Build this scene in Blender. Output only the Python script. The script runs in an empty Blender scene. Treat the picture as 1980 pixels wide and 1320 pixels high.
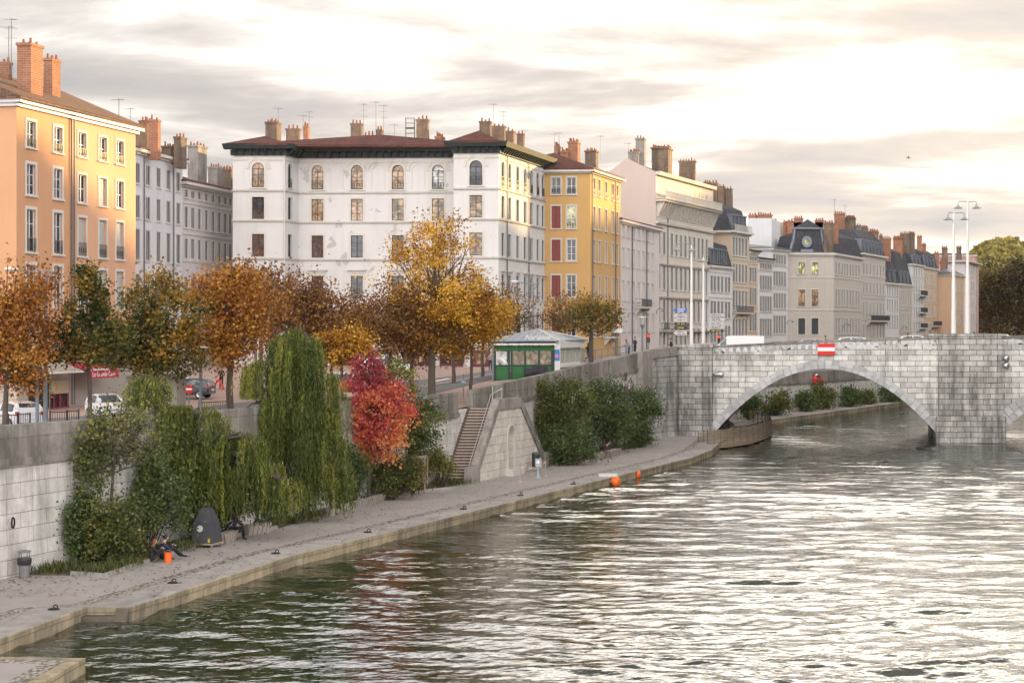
import bpy, math, random
import numpy as np
from mathutils import Vector, Matrix
R = math.radians
random.seed(7); rng = np.random.default_rng(7)
S = bpy.context.scene
COL = S.collection
# ------------------------------------------------------------ camera (pixels below are of the 1980x1320 photograph)
F, H, HY, CX = 3300.0, 10.2, 640.0, 990.0
cam_d = bpy.data.cameras.new('camera'); cam = bpy.data.objects.new('camera', cam_d); COL.objects.link(cam)
cam.location = (0, 0, H); cam.rotation_euler = (R(90), 0, 0)
cam_d.sensor_width = 36; cam_d.lens = F/1980*36; cam_d.shift_y = -(660-HY)/1980*1.0
cam_d.clip_start = 1; cam_d.clip_end = 6000
S.camera = cam
# ------------------------------------------------------------ light
SUN_AZ, SUN_EL = 52.0, 7.0            # clockwise from the view direction (+Y)
S.view_settings.view_transform = 'Standard'; S.view_settings.look = 'None'
S.view_settings.exposure = 1.27; S.view_settings.gamma = 1
sdir = Vector((math.sin(R(SUN_AZ))*math.cos(R(SUN_EL)), math.cos(R(SUN_AZ))*math.cos(R(SUN_EL)), math.sin(R(SUN_EL))))
sl = bpy.data.lights.new('sun', 'SUN'); sl.energy = 5.0; sl.angle = R(0.8); sl.color = (1.0, 0.66, 0.27)
so = bpy.data.objects.new('sun', sl); COL.objects.link(so); so.rotation_euler = sdir.to_track_quat('Z', 'Y').to_euler()
so.location = (60, 60, 80)

class NT:
    def __init__(s, tree):
        s.t = tree; tree.nodes.clear()
    def n(s, typ, **kw):
        nd = s.t.nodes.new(typ); ins = kw.pop('ins', {})
        for k, v in kw.items(): setattr(nd, k, v)
        for k, v in ins.items():
            if isinstance(v, tuple) and len(v) == 2 and hasattr(v[0], 'outputs'): s.t.links.new(v[0].outputs[v[1]], nd.inputs[k])
            elif hasattr(v, 'outputs'): s.t.links.new(v.outputs[0], nd.inputs[k])
            else: nd.inputs[k].default_value = v
        return nd
    def math(s, op, a, b=0.0, clamp=False):
        return s.n('ShaderNodeMath', operation=op, use_clamp=clamp, ins={0: a, 1: b})
    def mix(s, fac, a, b, typ='MIX'):
        m = s.t.nodes.new('ShaderNodeMix'); m.data_type = 'RGBA'; m.blend_type = typ
        for k, v in ((0, fac), (6, a), (7, b)):
            if isinstance(v, tuple) and len(v) == 2 and hasattr(v[0], 'outputs'): s.t.links.new(v[0].outputs[v[1]], m.inputs[k])
            elif hasattr(v, 'outputs'): s.t.links.new(v.outputs[2] if v.bl_idname == 'ShaderNodeMix' else v.outputs[0], m.inputs[k])
            else: m.inputs[k].default_value = v if not (isinstance(v, tuple) and len(v) == 3) else (*v, 1)
        return (m, 2)
    def ramp(s, fac, stops, interp='LINEAR'):
        r = s.n('ShaderNodeValToRGB', ins={0: fac}); e = r.color_ramp.elements; r.color_ramp.interpolation = interp
        while len(e) < len(stops): e.new(0.5)
        for el, (p, c) in zip(e, stops):
            el.position = p; el.color = (*c, 1) if len(c) == 3 else c
        return r
    def noise(s, vec, scale=1.0, detail=4.0, rough=0.55, dist=0.0):
        return s.n('ShaderNodeTexNoise', ins={'Vector': vec, 'Scale': scale, 'Detail': detail, 'Roughness': rough, 'Distortion': dist})
    def mp(s, vec, scale=(1, 1, 1), loc=(0, 0, 0), rot=(0, 0, 0)):
        return s.n('ShaderNodeMapping', ins={'Vector': vec, 'Scale': scale, 'Location': loc, 'Rotation': rot})

# ------------------------------------------------------------ sky: Nishita behind procedural clouds
w = bpy.data.worlds.new('World'); S.world = w; w.use_nodes = True
T = NT(w.node_tree)
sky = T.n('ShaderNodeTexSky', sky_type='NISHITA'); sky.sun_disc = False
sky.sun_elevation = R(SUN_EL); sky.sun_rotation = R(SUN_AZ); sky.dust_density = 2.0
gd = T.n('ShaderNodeTexCoord'); sp = T.n('ShaderNodeSeparateXYZ', ins={0: (gd, 0)})
zc = T.math('MAXIMUM', (sp, 2), 0.0); den = T.math('ADD', zc, 0.11)
cv = T.n('ShaderNodeCombineXYZ', ins={0: T.math('DIVIDE', (sp, 0), den), 1: T.math('DIVIDE', (sp, 1), den), 2: 0.0})
warp = T.mp(cv, (1.0, 1.2, 1), (11.5, 3.3, 0))
n1 = T.noise(warp, 1.05, 8, 0.52, 0.35)
n2 = T.noise(T.mp(cv, (0.6, 1.0, 1), (9.0, 2.0, 0)), 2.4, 7, 0.6, 0.4)
cl = T.math('ADD', T.math('MULTIPLY', n1, 0.72), T.math('MULTIPLY', n2, 0.28))
dt = T.n('ShaderNodeVectorMath', operation='DOT_PRODUCT', ins={0: (gd, 0), 1: (math.sin(R(27))*.985, math.cos(R(27))*.985, .17)})
dsun = T.math('MAXIMUM', (dt, 1), 0.0)
glow = T.math('POWER', dsun, 9.0)
shade = T.ramp(cl, [(0.32, (1.35, 1.25, 1.08)), (0.40, (0.98, 0.915, 0.82)), (0.46, (0.69, 0.65, 0.61)), (0.53, (0.50, 0.465, 0.445)), (0.66, (0.36, 0.365, 0.39))])
warmc = T.mix(glow, (1.0, 1.0, 1.0), (1.08, 1.0, 0.87))
shade2 = T.mix(1.0, shade, warmc, 'MULTIPLY')
thin = T.n('ShaderNodeMapRange', ins={0: cl, 1: 0.38, 2: 0.50, 3: 0.85, 4: 0.32})
lift = T.math('MULTIPLY_ADD', T.math('MULTIPLY', glow, (thin, 0)), 1.0); lift.inputs[2].default_value = 0.53
backm = T.math('POWER', T.math('MAXIMUM', T.math('SUBTRACT', 0.5, (sp, 1)), 0.0), 0.8)  # added fill: unseen sky behind and overhead brightened to light the facades
up = T.math('POWER', zc, 0.8)
lift2 = T.math('MAXIMUM', T.math('ADD', lift, T.math('ADD', T.math('SUBTRACT', T.math('MULTIPLY', T.ramp(T.math('MULTIPLY', zc, 1.0), [(0, (.4,)*3), (.20, (.40,)*3), (.29, (1.0,)*3), (.42, (.75,)*3), (.60, (.12,)*3), (1, (0.1,)*3)]), 2.5), 1.0), T.math('MULTIPLY', backm, 1.35))), 0.2)  # sky band above the view lifted so the water reflects brighter, plus backm fill
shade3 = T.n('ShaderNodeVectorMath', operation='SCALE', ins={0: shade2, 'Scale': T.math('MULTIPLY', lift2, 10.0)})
gap = T.n('ShaderNodeMapRange', ins={0: cl, 1: 0.18, 2: 0.28, 3: 0.75, 4: 1.0})
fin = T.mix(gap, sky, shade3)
cool = T.mix(T.math('MULTIPLY', up, 0.2, True), fin, T.mix(1.0, fin, (0.84, 0.95, 1.2), 'MULTIPLY'))
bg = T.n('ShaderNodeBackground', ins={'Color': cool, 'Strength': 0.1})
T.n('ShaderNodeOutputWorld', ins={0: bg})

# ------------------------------------------------------------ placing by perspective (used only to find real positions)
def X_(px, Y): return (px-CX)/F*Y
def Z_(py, Y): return H-(py-HY)/F*Y
def G_(px, py, Z):                     # point on the level Z seen at a pixel
    Y = F*(H-Z)/(py-HY); return (X_(px, Y), Y)
def P2(px, Y): return Vector((X_(px, Y), Y))
WS = 0.371
def wallx(Y): return -20+WS*(Y-66.7)
def edgex(Y): return -9.6+0.408*(Y-73.6)
def lerp(a, b, t): return a+(b-a)*t
def interp(x, pts):
    if x <= pts[0][0]: return pts[0][1]
    for (a, b), (c, d) in zip(pts, pts[1:]):
        if x <= c: return lerp(b, d, (x-a)/(c-a))
    return pts[-1][1]
def wall2x(Y): return 23.1+0.546*(Y-186)
def quaywallx(Y):
    return wallx(Y) if Y < 160 else (interp(Y, [(160, wallx(160)), (178, wall2x(178))]) if Y < 178 else wall2x(Y))
def groundz(X, Y):
    near = interp(Y, [(98, 5.35), (112, 5.15), (152, 7.95), (176, 7.95), (205, 4.3), (600, 4.3)])
    far = interp(Y, [(80, 4.9), (118, 4.8), (172, 6.6), (240, 6.9), (330, 6.0)])
    u = max(0, min(1, (quaywallx(Y)-X-3)/14)); u = u*u*(3-2*u)
    return lerp(near, far, u)

# ------------------------------------------------------------ materials
MATS = {}
def mat(name, fn):
    if name in MATS: return MATS[name]
    m = bpy.data.materials.new(name); m.use_nodes = True; t = NT(m.node_tree)
    fn(t); MATS[name] = m; return m
def finish(t, color, rough=0.8, bump=None, bs=0.3, bd=0.02, **kw):
    ins = {'Base Color': color if not (isinstance(color, tuple) and len(color) == 3 and not hasattr(color[0], 'outputs')) else (*color, 1), 'Roughness': rough}
    for k, v in kw.items(): ins[k.replace('_', ' ')] = v
    if bump is not None:
        b = t.n('ShaderNodeBump', ins={'Height': bump, 'Strength': bs, 'Distance': bd}); ins['Normal'] = b
    p = t.n('ShaderNodeBsdfPrincipled', ins=ins); t.n('ShaderNodeOutputMaterial', ins={0: p}); return p
def mul(c, k): return tuple(min(1, x*k) for x in c)
def plain(name, col, rough=0.6, metal=0.0, var=0.12, scale=3.0):
    def fn(t):
        tc = t.n('ShaderNodeTexCoord'); nz = t.noise((tc, 3), scale, 4)
        c = t.mix(nz, mul(col, 1-var), mul(col, 1+var)); finish(t, c, rough, Metallic=metal)
    return mat(name, fn)
def plaster(name, col, dirt=(0.30, 0.27, 0.24), amt=0.35, patch=0.0):
    def fn(t):
        tc = t.n('ShaderNodeTexCoord')
        a = t.noise((tc, 3), 0.28, 5, 0.6); b = t.noise(t.mp((tc, 3), (1.4, 1.4, 0.14)), 1.0, 6, 0.65)
        c = t.mix(a, mul(col, 0.86), mul(col, 1.1))
        st = t.n('ShaderNodeMapRange', ins={0: b, 1: 0.5, 2: 0.8, 3: 0.0, 4: amt})
        c = t.mix(st, c, dirt)
        f = t.noise((tc, 3), 9.0, 4); c = t.mix(t.math('MULTIPLY', f, 0.22), c, mul(col, 0.72))
        if patch:
            pz = t.noise((tc, 3), 0.62, 3, 0.5, 0.6); pm = t.ramp(pz, [(0.655, (0, 0, 0)), (0.662, (1, 1, 1))])
            c = t.mix(t.math('MULTIPLY', (pm, 0), patch), c, (0.34, 0.33, 0.33))
        finish(t, c, 0.92, f, 0.35, 0.02)
    return mat(name, fn)
def masonry(name, c1, c2, mortar, bw=0.95, bh=0.42, stain=0.6, ms=0.012, dark=(0.06, 0.055, 0.05), top=None, moss=0.0, sq=1.0, lim=0.46):
    def fn(t):
        tc = t.n('ShaderNodeTexCoord')
        wob = t.noise((tc, 2), 0.8, 2); vec = t.n('ShaderNodeVectorMath', operation='MULTIPLY_ADD', ins={0: (wob, 1), 1: (0.05, 0.04, 0), 2: (tc, 2)})
        br = t.n('ShaderNodeTexBrick', offset=0.47, squash=sq, squash_frequency=3, ins={'Vector': vec, 'Color1': (*c1, 1), 'Color2': (*c2, 1), 'Mortar': (*mortar, 1), 'Scale': 1.0, 'Mortar Size': ms, 'Mortar Smooth': 0.25, 'Bias': -0.15, 'Brick Width': bw, 'Row Height': bh})
        n = t.noise((tc, 3), 1.3, 7, 0.7); c = t.mix(1.0, (br, 0), t.ramp(n, [(0.3, (0.72, 0.71, 0.70)), (0.7, (1.12, 1.12, 1.12))]), 'MULTIPLY')
        s = t.noise(t.mp((tc, 3), (1.1, 1.1, 0.16)), 1.0, 7, 0.72)
        s2 = t.noise((tc, 3), 0.17, 3)
        sm = t.n('ShaderNodeMapRange', ins={0: t.math('ADD', t.math('MULTIPLY', s, 0.6), t.math('MULTIPLY', s2, 0.4)), 1: lim, 2: lim+0.17, 3: 0.0, 4: stain})
        c = t.mix(sm, c, dark)
        if moss:
            mz = t.noise((tc, 3), 1.9, 5, 0.7); mm = t.n('ShaderNodeMapRange', ins={0: mz, 1: 0.56, 2: 0.72, 3: 0.0, 4: moss}); c = t.mix(mm, c, (0.07, 0.08, 0.02))
        hgt = t.math('SUBTRACT', n, t.math('MULTIPLY', (br, 1), 0.9))
        finish(t, c, 0.9, hgt, 0.7, 0.03)
    return mat(name, fn)
def tiles(name, col, row=0.34):
    def fn(t):
        tc = t.n('ShaderNodeTexCoord')
        br = t.n('ShaderNodeTexBrick', offset=0.5, ins={'Vector': (tc, 2), 'Color1': (*mul(col, 1.25), 1), 'Color2': (*mul(col, 0.65), 1), 'Mortar': (*mul(col, 0.35), 1), 'Scale': 1.0, 'Mortar Size': 0.03, 'Brick Width': 0.24, 'Row Height': row})
        n = t.noise((tc, 3), 0.9, 6, 0.7); c = t.mix(1.0, (br, 0), t.ramp(n, [(0.3, (0.6, 0.6, 0.62)), (0.7, (1.25, 1.2, 1.15))]), 'MULTIPLY')
        finish(t, c, 0.85, t.math('SUBTRACT', n, (br, 1)), 0.6, 0.05)
    return mat(name, fn)
def leafmat(name, stops, trans=0.35, rough=0.6):
    def fn(t):
        at = t.n('ShaderNodeAttribute', attribute_name='t'); r = t.ramp((at, 2), stops)
        d = t.n('ShaderNodeBsdfDiffuse', ins={0: r}); tr = t.n('ShaderNodeBsdfTranslucent', ins={0: r})
        g = t.n('ShaderNodeBsdfGlossy', ins={0: (0.5, 0.5, 0.5, 1), 'Roughness': 0.45})
        a = t.n('ShaderNodeMixShader', ins={0: trans, 1: d, 2: tr}); b = t.n('ShaderNodeMixShader', ins={0: 0.05, 1: a, 2: g})
        t.n('ShaderNodeOutputMaterial', ins={0: b})
    return mat(name, fn)
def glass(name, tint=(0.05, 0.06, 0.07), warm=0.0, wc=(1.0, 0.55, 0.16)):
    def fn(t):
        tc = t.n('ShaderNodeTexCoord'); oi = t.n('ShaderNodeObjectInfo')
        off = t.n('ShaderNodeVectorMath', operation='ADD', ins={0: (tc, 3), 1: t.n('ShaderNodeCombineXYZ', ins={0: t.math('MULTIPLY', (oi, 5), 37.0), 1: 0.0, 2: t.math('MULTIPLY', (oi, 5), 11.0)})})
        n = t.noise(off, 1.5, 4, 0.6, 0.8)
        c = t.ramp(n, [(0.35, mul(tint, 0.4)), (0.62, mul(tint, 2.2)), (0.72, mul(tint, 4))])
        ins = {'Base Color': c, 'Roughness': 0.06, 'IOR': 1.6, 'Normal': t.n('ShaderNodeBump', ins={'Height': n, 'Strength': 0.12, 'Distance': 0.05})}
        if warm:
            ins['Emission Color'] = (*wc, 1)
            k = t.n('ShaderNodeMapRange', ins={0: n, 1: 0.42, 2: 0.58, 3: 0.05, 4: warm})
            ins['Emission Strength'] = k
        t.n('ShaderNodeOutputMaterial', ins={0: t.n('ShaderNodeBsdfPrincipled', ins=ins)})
    return mat(name, fn)

# ------------------------------------------------------------ mesh building
class MB:
    def __init__(s, fr=None): s.v = []; s.f = []; s.m = []; s.fr = fr
    def add(s, vs, fs, mi=0):
        n = len(s.v)
        if s.fr: vs = [s.fr(*p) for p in vs]
        s.v += [tuple(p) for p in vs]; s.f += [tuple(i+n for i in f) for f in fs]; s.m += [mi]*len(fs); return s
    def box(s, x0, x1, y0, y1, z0, z1, mi=0):
        return s.add([(x0,y0,z0),(x1,y0,z0),(x1,y1,z0),(x0,y1,z0),(x0,y0,z1),(x1,y0,z1),(x1,y1,z1),(x0,y1,z1)],
                     [(0,3,2,1),(4,5,6,7),(0,1,5,4),(1,2,6,5),(2,3,7,6),(3,0,4,7)], mi)
    def hexa(s, b, t, mi=0):            # bottom 4, top 4
        return s.add(list(b)+list(t), [(0,3,2,1),(4,5,6,7),(0,1,5,4),(1,2,6,5),(2,3,7,6),(3,0,4,7)], mi)
    def prism(s, poly, z0, z1, mi=0):
        n = len(poly); v = [(p[0],p[1],z0) for p in poly]+[(p[0],p[1],z1) for p in poly]
        return s.add(v, [tuple(range(n-1,-1,-1)), tuple(range(n,2*n))]+[(i,(i+1)%n,(i+1)%n+n,i+n) for i in range(n)], mi)
    def beam(s, a, b, w, h=None, mi=0, up=(0,0,1)):
        h = h or w; a = Vector(a); b = Vector(b); d = (b-a).normalized(); u = Vector(up)
        if abs(d.dot(u)) > 0.98: u = Vector((0,1,0))
        x = d.cross(u).normalized(); y = x.cross(d).normalized()
        c = [(-x*w-y*h)/2, (x*w-y*h)/2, (x*w+y*h)/2, (-x*w+y*h)/2]
        return s.hexa([a+k for k in c], [b+k for k in c], mi)
    def tube(s, pts, rad, n=7, mi=0, cap=True):
        pts = [Vector(p) for p in pts]; rad = rad if isinstance(rad, (list, tuple)) else [rad]*len(pts); vs = []; pu = None
        for i, p in enumerate(pts):
            d = (pts[min(i+1, len(pts)-1)]-pts[max(i-1, 0)]).normalized()
            u = pu if pu is not None and abs(d.dot(pu)) < 0.95 else (Vector((1,0,0)) if abs(d.x) < 0.8 else Vector((0,1,0)))
            x = (u-d*d.dot(u)).normalized(); y = d.cross(x); pu = x
            for k in range(n):
                a = 2*math.pi*k/n; vs.append(p+(x*math.cos(a)+y*math.sin(a))*rad[i])
        fs = [(i*n+k, i*n+(k+1)%n, (i+1)*n+(k+1)%n, (i+1)*n+k) for i in range(len(pts)-1) for k in range(n)]
        if cap: fs += [tuple(range(n-1,-1,-1)), tuple((len(pts)-1)*n+k for k in range(n))]
        return s.add(vs, fs, mi)
    def lathe(s, prof, c=(0,0,0), n=16, mi=0, sx=1, sy=1):
        vs = [(c[0]+r*math.cos(2*math.pi*k/n)*sx, c[1]+r*math.sin(2*math.pi*k/n)*sy, c[2]+z) for r, z in prof for k in range(n)]
        fs = [(i*n+k, i*n+(k+1)%n, (i+1)*n+(k+1)%n, (i+1)*n+k) for i in range(len(prof)-1) for k in range(n)]
        fs += [tuple(range(n-1,-1,-1)), tuple((len(prof)-1)*n+k for k in range(n))]
        return s.add(vs, fs, mi)
    def sphere(s, c, r, n=12, mi=0, sz=1.0):
        return s.lathe([(r*math.sin(math.pi*i/n)+1e-4, -r*sz*math.cos(math.pi*i/n)) for i in range(n+1)], c, n*2, mi)
    def build(s, name, mats, parent=None, smooth=False, origin=None, uv=True):
        if not isinstance(mats, (list, tuple)): mats = [mats]
        v = np.array(s.v, dtype=float)
        if parent is not None: o = np.array(WL.get(parent.name, parent.location))
        elif origin is not None: o = np.array(origin, dtype=float)
        else: o = np.array([(v[:,0].min()+v[:,0].max())/2, (v[:,1].min()+v[:,1].max())/2, v[:,2].min()])
        me = bpy.data.meshes.new(name); me.from_pydata((v-o).tolist(), [], s.f)
        for m in mats: me.materials.append(m)
        me.polygons.foreach_set('material_index', s.m)
        if smooth: me.polygons.foreach_set('use_smooth', [True]*len(s.f))
        if uv and len(s.f) < 60000: boxuv(me, o)
        ob = bpy.data.objects.new(name, me); COL.objects.link(ob)
        if parent is not None: ob.parent = parent; WL[ob.name] = tuple(o)
        else: ob.location = tuple(o); WL[ob.name] = tuple(o)
        return ob
WL = {}                                 # world origin of every object that has parts
def boxuv(me, o):
    uvl = me.uv_layers.new(name='uv'); n = len(me.loops)
    vi = np.zeros(n, dtype=np.int32); me.loops.foreach_get('vertex_index', vi)
    co = np.zeros(len(me.vertices)*3); me.vertices.foreach_get('co', co); co = co.reshape(-1, 3)+o
    nr = np.zeros(len(me.polygons)*3); me.polygons.foreach_get('normal', nr); nr = nr.reshape(-1, 3)
    lt = np.zeros(len(me.polygons), dtype=np.int32); me.polygons.foreach_get('loop_total', lt)
    N = np.repeat(nr, lt, axis=0); Pn = co[vi]
    hl = np.hypot(N[:,0], N[:,1]); flat = hl < 0.35; hl[hl < 1e-6] = 1
    tx, ty = -N[:,1]/hl, N[:,0]/hl
    ucx = np.where(flat, Pn[:,0], Pn[:,0]*tx+Pn[:,1]*ty); vcx = np.where(flat, Pn[:,1], Pn[:,2]/np.maximum(np.sqrt(1-np.clip(N[:,2]**2, 0, 0.9)), .3))
    uvl.data.foreach_set('uv', np.stack([ucx, vcx], 1).ravel())
def tag(o, label=None, cat=None, group=None, kind=None):
    if label: o['label'] = label
    if cat: o['category'] = cat
    if group: o['group'] = group
    if kind: o['kind'] = kind
    return o
def thing(name, label, cat, loc, group=None):
    o = bpy.data.objects.new(name, None); COL.objects.link(o); o.location = loc; o.empty_display_size = 0.3
    WL[o.name] = tuple(loc); return tag(o, label, cat, group)
def inst(src, name, parent, wloc, rz=0.0):
    o = bpy.data.objects.new(name, src); COL.objects.link(o)
    pl = WL[parent.name] if parent is not None else (0, 0, 0)
    o.location = [a-b for a, b in zip(wloc, pl)]; o.rotation_euler = (0, 0, rz); o.parent = parent; return o
def copytree(o, loc=None, rz=None, label=None, parent=None, sc=None):
    c = o.copy(); COL.objects.link(c); c.parent = parent
    if loc is not None: c.location = loc
    if rz is not None: c.rotation_euler = (0, 0, rz)
    if sc is not None: c.scale = sc if isinstance(sc, tuple) else (sc,)*3
    if label: c['label'] = label
    for ch in o.children: copytree(ch, parent=c)
    return c
# ============================================================ SETTING
STONE = masonry('quay_stone', (0.66, 0.64, 0.61), (0.55, 0.535, 0.51), (0.22, 0.21, 0.19), 1.7, 0.6, 0.62, 0.011, lim=.495)
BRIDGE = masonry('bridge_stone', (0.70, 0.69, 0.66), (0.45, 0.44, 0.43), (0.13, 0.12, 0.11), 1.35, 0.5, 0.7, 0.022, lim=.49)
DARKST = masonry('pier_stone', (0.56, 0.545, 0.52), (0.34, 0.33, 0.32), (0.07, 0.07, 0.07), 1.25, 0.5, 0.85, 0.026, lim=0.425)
COPE = masonry('coping_stone', (0.33, 0.305, 0.275), (0.27, 0.25, 0.225), (0.15, 0.14, 0.13), 2.4, 3.0, 0.8, 0.012, moss=0.35, lim=0.45)
EDGE = masonry('quay_edge_stone', (0.44, 0.36, 0.24), (0.34, 0.28, 0.18), (0.24, 0.20, 0.13), 1.9, 0.33, 0.75, 0.02, moss=0.7, lim=.43)
def _path(t):
    tc = t.n('ShaderNodeTexCoord'); a = t.noise((tc, 3), 0.35, 6, 0.65); b = t.noise((tc, 3), 14, 5, 0.7)
    c = t.mix(a, (0.24, 0.215, 0.205), (0.46, 0.42, 0.40)); c = t.mix(t.math('MULTIPLY', b, 0.35), c, (0.19, 0.17, 0.16))
    lf = t.noise((tc, 3), 5.0, 2, 0.5); m = t.ramp(lf, [(0.735, (0, 0, 0)), (0.75, (1, 1, 1))]); c = t.mix(t.math('MULTIPLY', (m, 0), 0.6), c, (0.22, 0.10, 0.04))
    finish(t, c, 0.9, b, 0.4, 0.02)
PATH = mat('path_gravel', _path)
def _cob(t):
    tc = t.n('ShaderNodeTexCoord'); v = t.n('ShaderNodeTexVoronoi', ins={'Vector': (tc, 3), 'Scale': 7.0})
    c = t.mix((v, 0), (0.36, 0.33, 0.29), (0.42, 0.39, 0.35)); c = t.mix((t.ramp((v, 0), [(0.3, (0, 0, 0)), (0.65, (1, 1, 1))]), 0), (0.38, 0.35, 0.31), (0.12, 0.11, 0.09))
    finish(t, c, 0.85, t.math('MULTIPLY', (v, 0), -1.0), 0.9, 0.05)
COBBLE = mat('cobblestone', _cob)
SLAB = masonry('edge_slabs', (0.38, 0.36, 0.34), (0.29, 0.275, 0.26), (0.14, 0.13, 0.12), 2.6, 4.0, 0.5, 0.012, lim=0.5)
def _asph(t):
    tc = t.n('ShaderNodeTexCoord'); a = t.noise((tc, 3), 0.25, 5); b = t.noise((tc, 3), 20, 3)
    c = t.mix(a, (0.10, 0.10, 0.105), (0.19, 0.19, 0.195)); finish(t, t.mix(t.math('MULTIPLY', b, .3), c, (.06, .06, .06)), 0.85, b, 0.3, .01)
ASPH = mat('asphalt', _asph)
def _prom(t):
    tc = t.n('ShaderNodeTexCoord'); a = t.noise((tc, 3), 0.6, 5); b = t.noise((tc, 3), 9, 4, .7)
    c = t.mix(a, (0.30, 0.20, 0.165), (0.40, 0.30, 0.26)); m = t.ramp(b, [(0.6, (0, 0, 0)), (0.66, (1, 1, 1))])
    finish(t, t.mix(t.math('MULTIPLY', (m, 0), .5), c, (.30, .15, .06)), 0.9, b, 0.3, .01)
PROM = mat('promenade_paving', _prom)
def _soil(t):
    tc = t.n('ShaderNodeTexCoord'); b = t.noise((tc, 3), 3, 6, .7); finish(t, t.ramp(b, [(.35, (.035, .03, .02)), (.55, (.09, .075, .04)), (.7, (.06, .08, .025))]), 0.95, b, 0.8, .1)
SOIL = mat('soil', _soil)
# ---- water: one displaced sheet
def _water(t):
    tc = t.n('ShaderNodeTexCoord')
    a = t.noise(t.mp((tc, 3), (0.75, 1.25, 1)), 1.45, 3, 0.5, 0.1); b = t.noise(t.mp((tc, 3), (0.8, 1.4, 1)), 3.6, 2, 0.5, 0.1)
    hgt = t.math('ADD', t.math('MULTIPLY', a, 0.054), t.math('MULTIPLY', b, 0.014))
    bm = t.n('ShaderNodeBump', ins={'Height': hgt, 'Strength': 1.0, 'Distance': 1.0})
    p = t.n('ShaderNodeBsdfPrincipled', ins={'Base Color': (0.012, 0.020, 0.009, 1), 'Roughness': 0.015, 'IOR': 2.8, 'Normal': bm})
    t.n('ShaderNodeOutputMaterial', ins={0: p})
WATER = mat('river_water', _water)
def water():
    nr, nc = 900, 640
    py = np.concatenate([np.linspace(1750, 1000, 560), np.linspace(999, 700, 340)]); Y = H*F/(py-HY)
    r = np.linspace(-0.42, 0.55, nc); XX = Y[:, None]*r[None, :]; YY = np.repeat(Y[:, None], nc, 1); ZZ = np.zeros_like(XX)
    dy = np.abs(np.gradient(Y))[:, None]
    q = np.random.default_rng(3)
    wx = XX+0.8*np.sin(YY*0.21+XX*0.13)+0.5*np.sin(XX*0.37+1.3); wy = YY+0.9*np.sin(XX*0.17+0.6)+0.5*np.sin(YY*0.33+XX*.21)
    patch = 0.85+0.28*np.sin(XX*0.11+YY*0.043+1.0)*np.sin(YY*0.09-XX*0.05)+0.2*np.sin(XX*.31-YY*.12)
    for i in range(80):
        lam = 0.36*(4.2/0.36)**(q.random()**1.35); k = 2*math.pi/lam
        th = q.normal(0, 0.42)+0.12; amp = 0.0028*lam**0.95; ph = q.random()*6.28
        att = np.clip((lam/np.maximum(dy, 1e-3)-2.2)/2.0, 0, 1)
        ZZ += att*amp*np.sin(k*(wx*math.sin(th)+wy*math.cos(th))+ph)
    ZZ *= patch
    n = nr*nc; v = np.stack([XX, YY, ZZ], -1).reshape(-1, 3)
    big = np.array([(-900, -60, -.25), (2500, -60, -.25), (2500, 2600, -.25), (-900, 2600, -.25)])
    v = np.concatenate([v, big])
    i = np.arange(nr-1)[:, None]*nc+np.arange(nc-1)[None, :]
    f = np.stack([i, i+1, i+nc+1, i+nc], -1).reshape(-1, 4)
    f = np.concatenate([f, [[n, n+1, n+2, n+3]]])
    me = bpy.data.meshes.new('water'); me.vertices.add(len(v)); me.vertices.foreach_set('co', v.ravel())
    me.loops.add(f.size); me.loops.foreach_set('vertex_index', f.ravel().astype(np.int32))
    me.polygons.add(len(f)); me.polygons.foreach_set('loop_start', np.arange(0, f.size, 4, dtype=np.int32))
    me.update(calc_edges=True); me.polygons.foreach_set('use_smooth', np.ones(len(f), bool)); me.materials.append(WATER)
    o = bpy.data.objects.new('water', me); COL.objects.link(o); tag(o, kind='structure')
water()
def struct(mb, name, m, **k): return tag(mb.build(name, m, **k), kind='structure')
# ---- lower quay
QZ = 0.5
edge = [(-27, 20), (-19.4, 44), (-16.2, 53.8), (-15.0, 60.0), (-13.45, 60.0), (-9.6, 73.6), (-3.6, 88.2), (5.2, 110), (13.6, 130.6), (16.4, 140), (19.5, 156), (23, 172), (27.6, 186), (52.7, 232), (90, 300), (140, 400)]
def edge_at(Y): return interp(Y, [(b, a) for a, b in edge if (a, b) != (-15.0, 60.0)])
def strip(mb, fa, fb, ys, z, mi=0):
    for y0, y1 in zip(ys, ys[1:]):
        mb.add([(fa(y0), y0, z), (fb(y0), y0, z), (fb(y1), y1, z), (fa(y1), y1, z)], [(0, 1, 2, 3)], mi)
m = MB()
pts = edge
for (a, b) in zip(pts, pts[1:]):
    m.add([(quaywallx(a[1])-0.5, a[1], QZ), (a[0], a[1], QZ), (b[0], b[1], QZ), (quaywallx(b[1])-0.5, b[1], QZ)], [(0, 1, 2, 3)])
struct(m, 'quay_path', PATH)
m = MB()
def eoff(i, d):
    x, y = edge[i]; return x-d, y
for i in range(len(edge)-1):
    a, b = edge[i], edge[i+1]
    d0 = 1.7; 
    a2, b2 = eoff(i, d0), eoff(i+1, d0)
    if i == 3: m.add([(-15.0-1.7, 60.0, QZ+.008), (-13.45-1.7, 60.0, QZ+.008), (-13.45, 60.0, QZ+.008), (-13.45, 60.6, QZ+.008), (-16.0, 60.6, QZ+.008)], [(0, 2, 3, 4)]); continue
    m.add([(a2[0], a2[1], QZ+.006), (a[0], a[1], QZ+.006), (b[0], b[1], QZ+.006), (b2[0], b2[1], QZ+.006)], [(0, 1, 2, 3)])
struct(m, 'kerb_slabs', SLAB)
m = MB()
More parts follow.
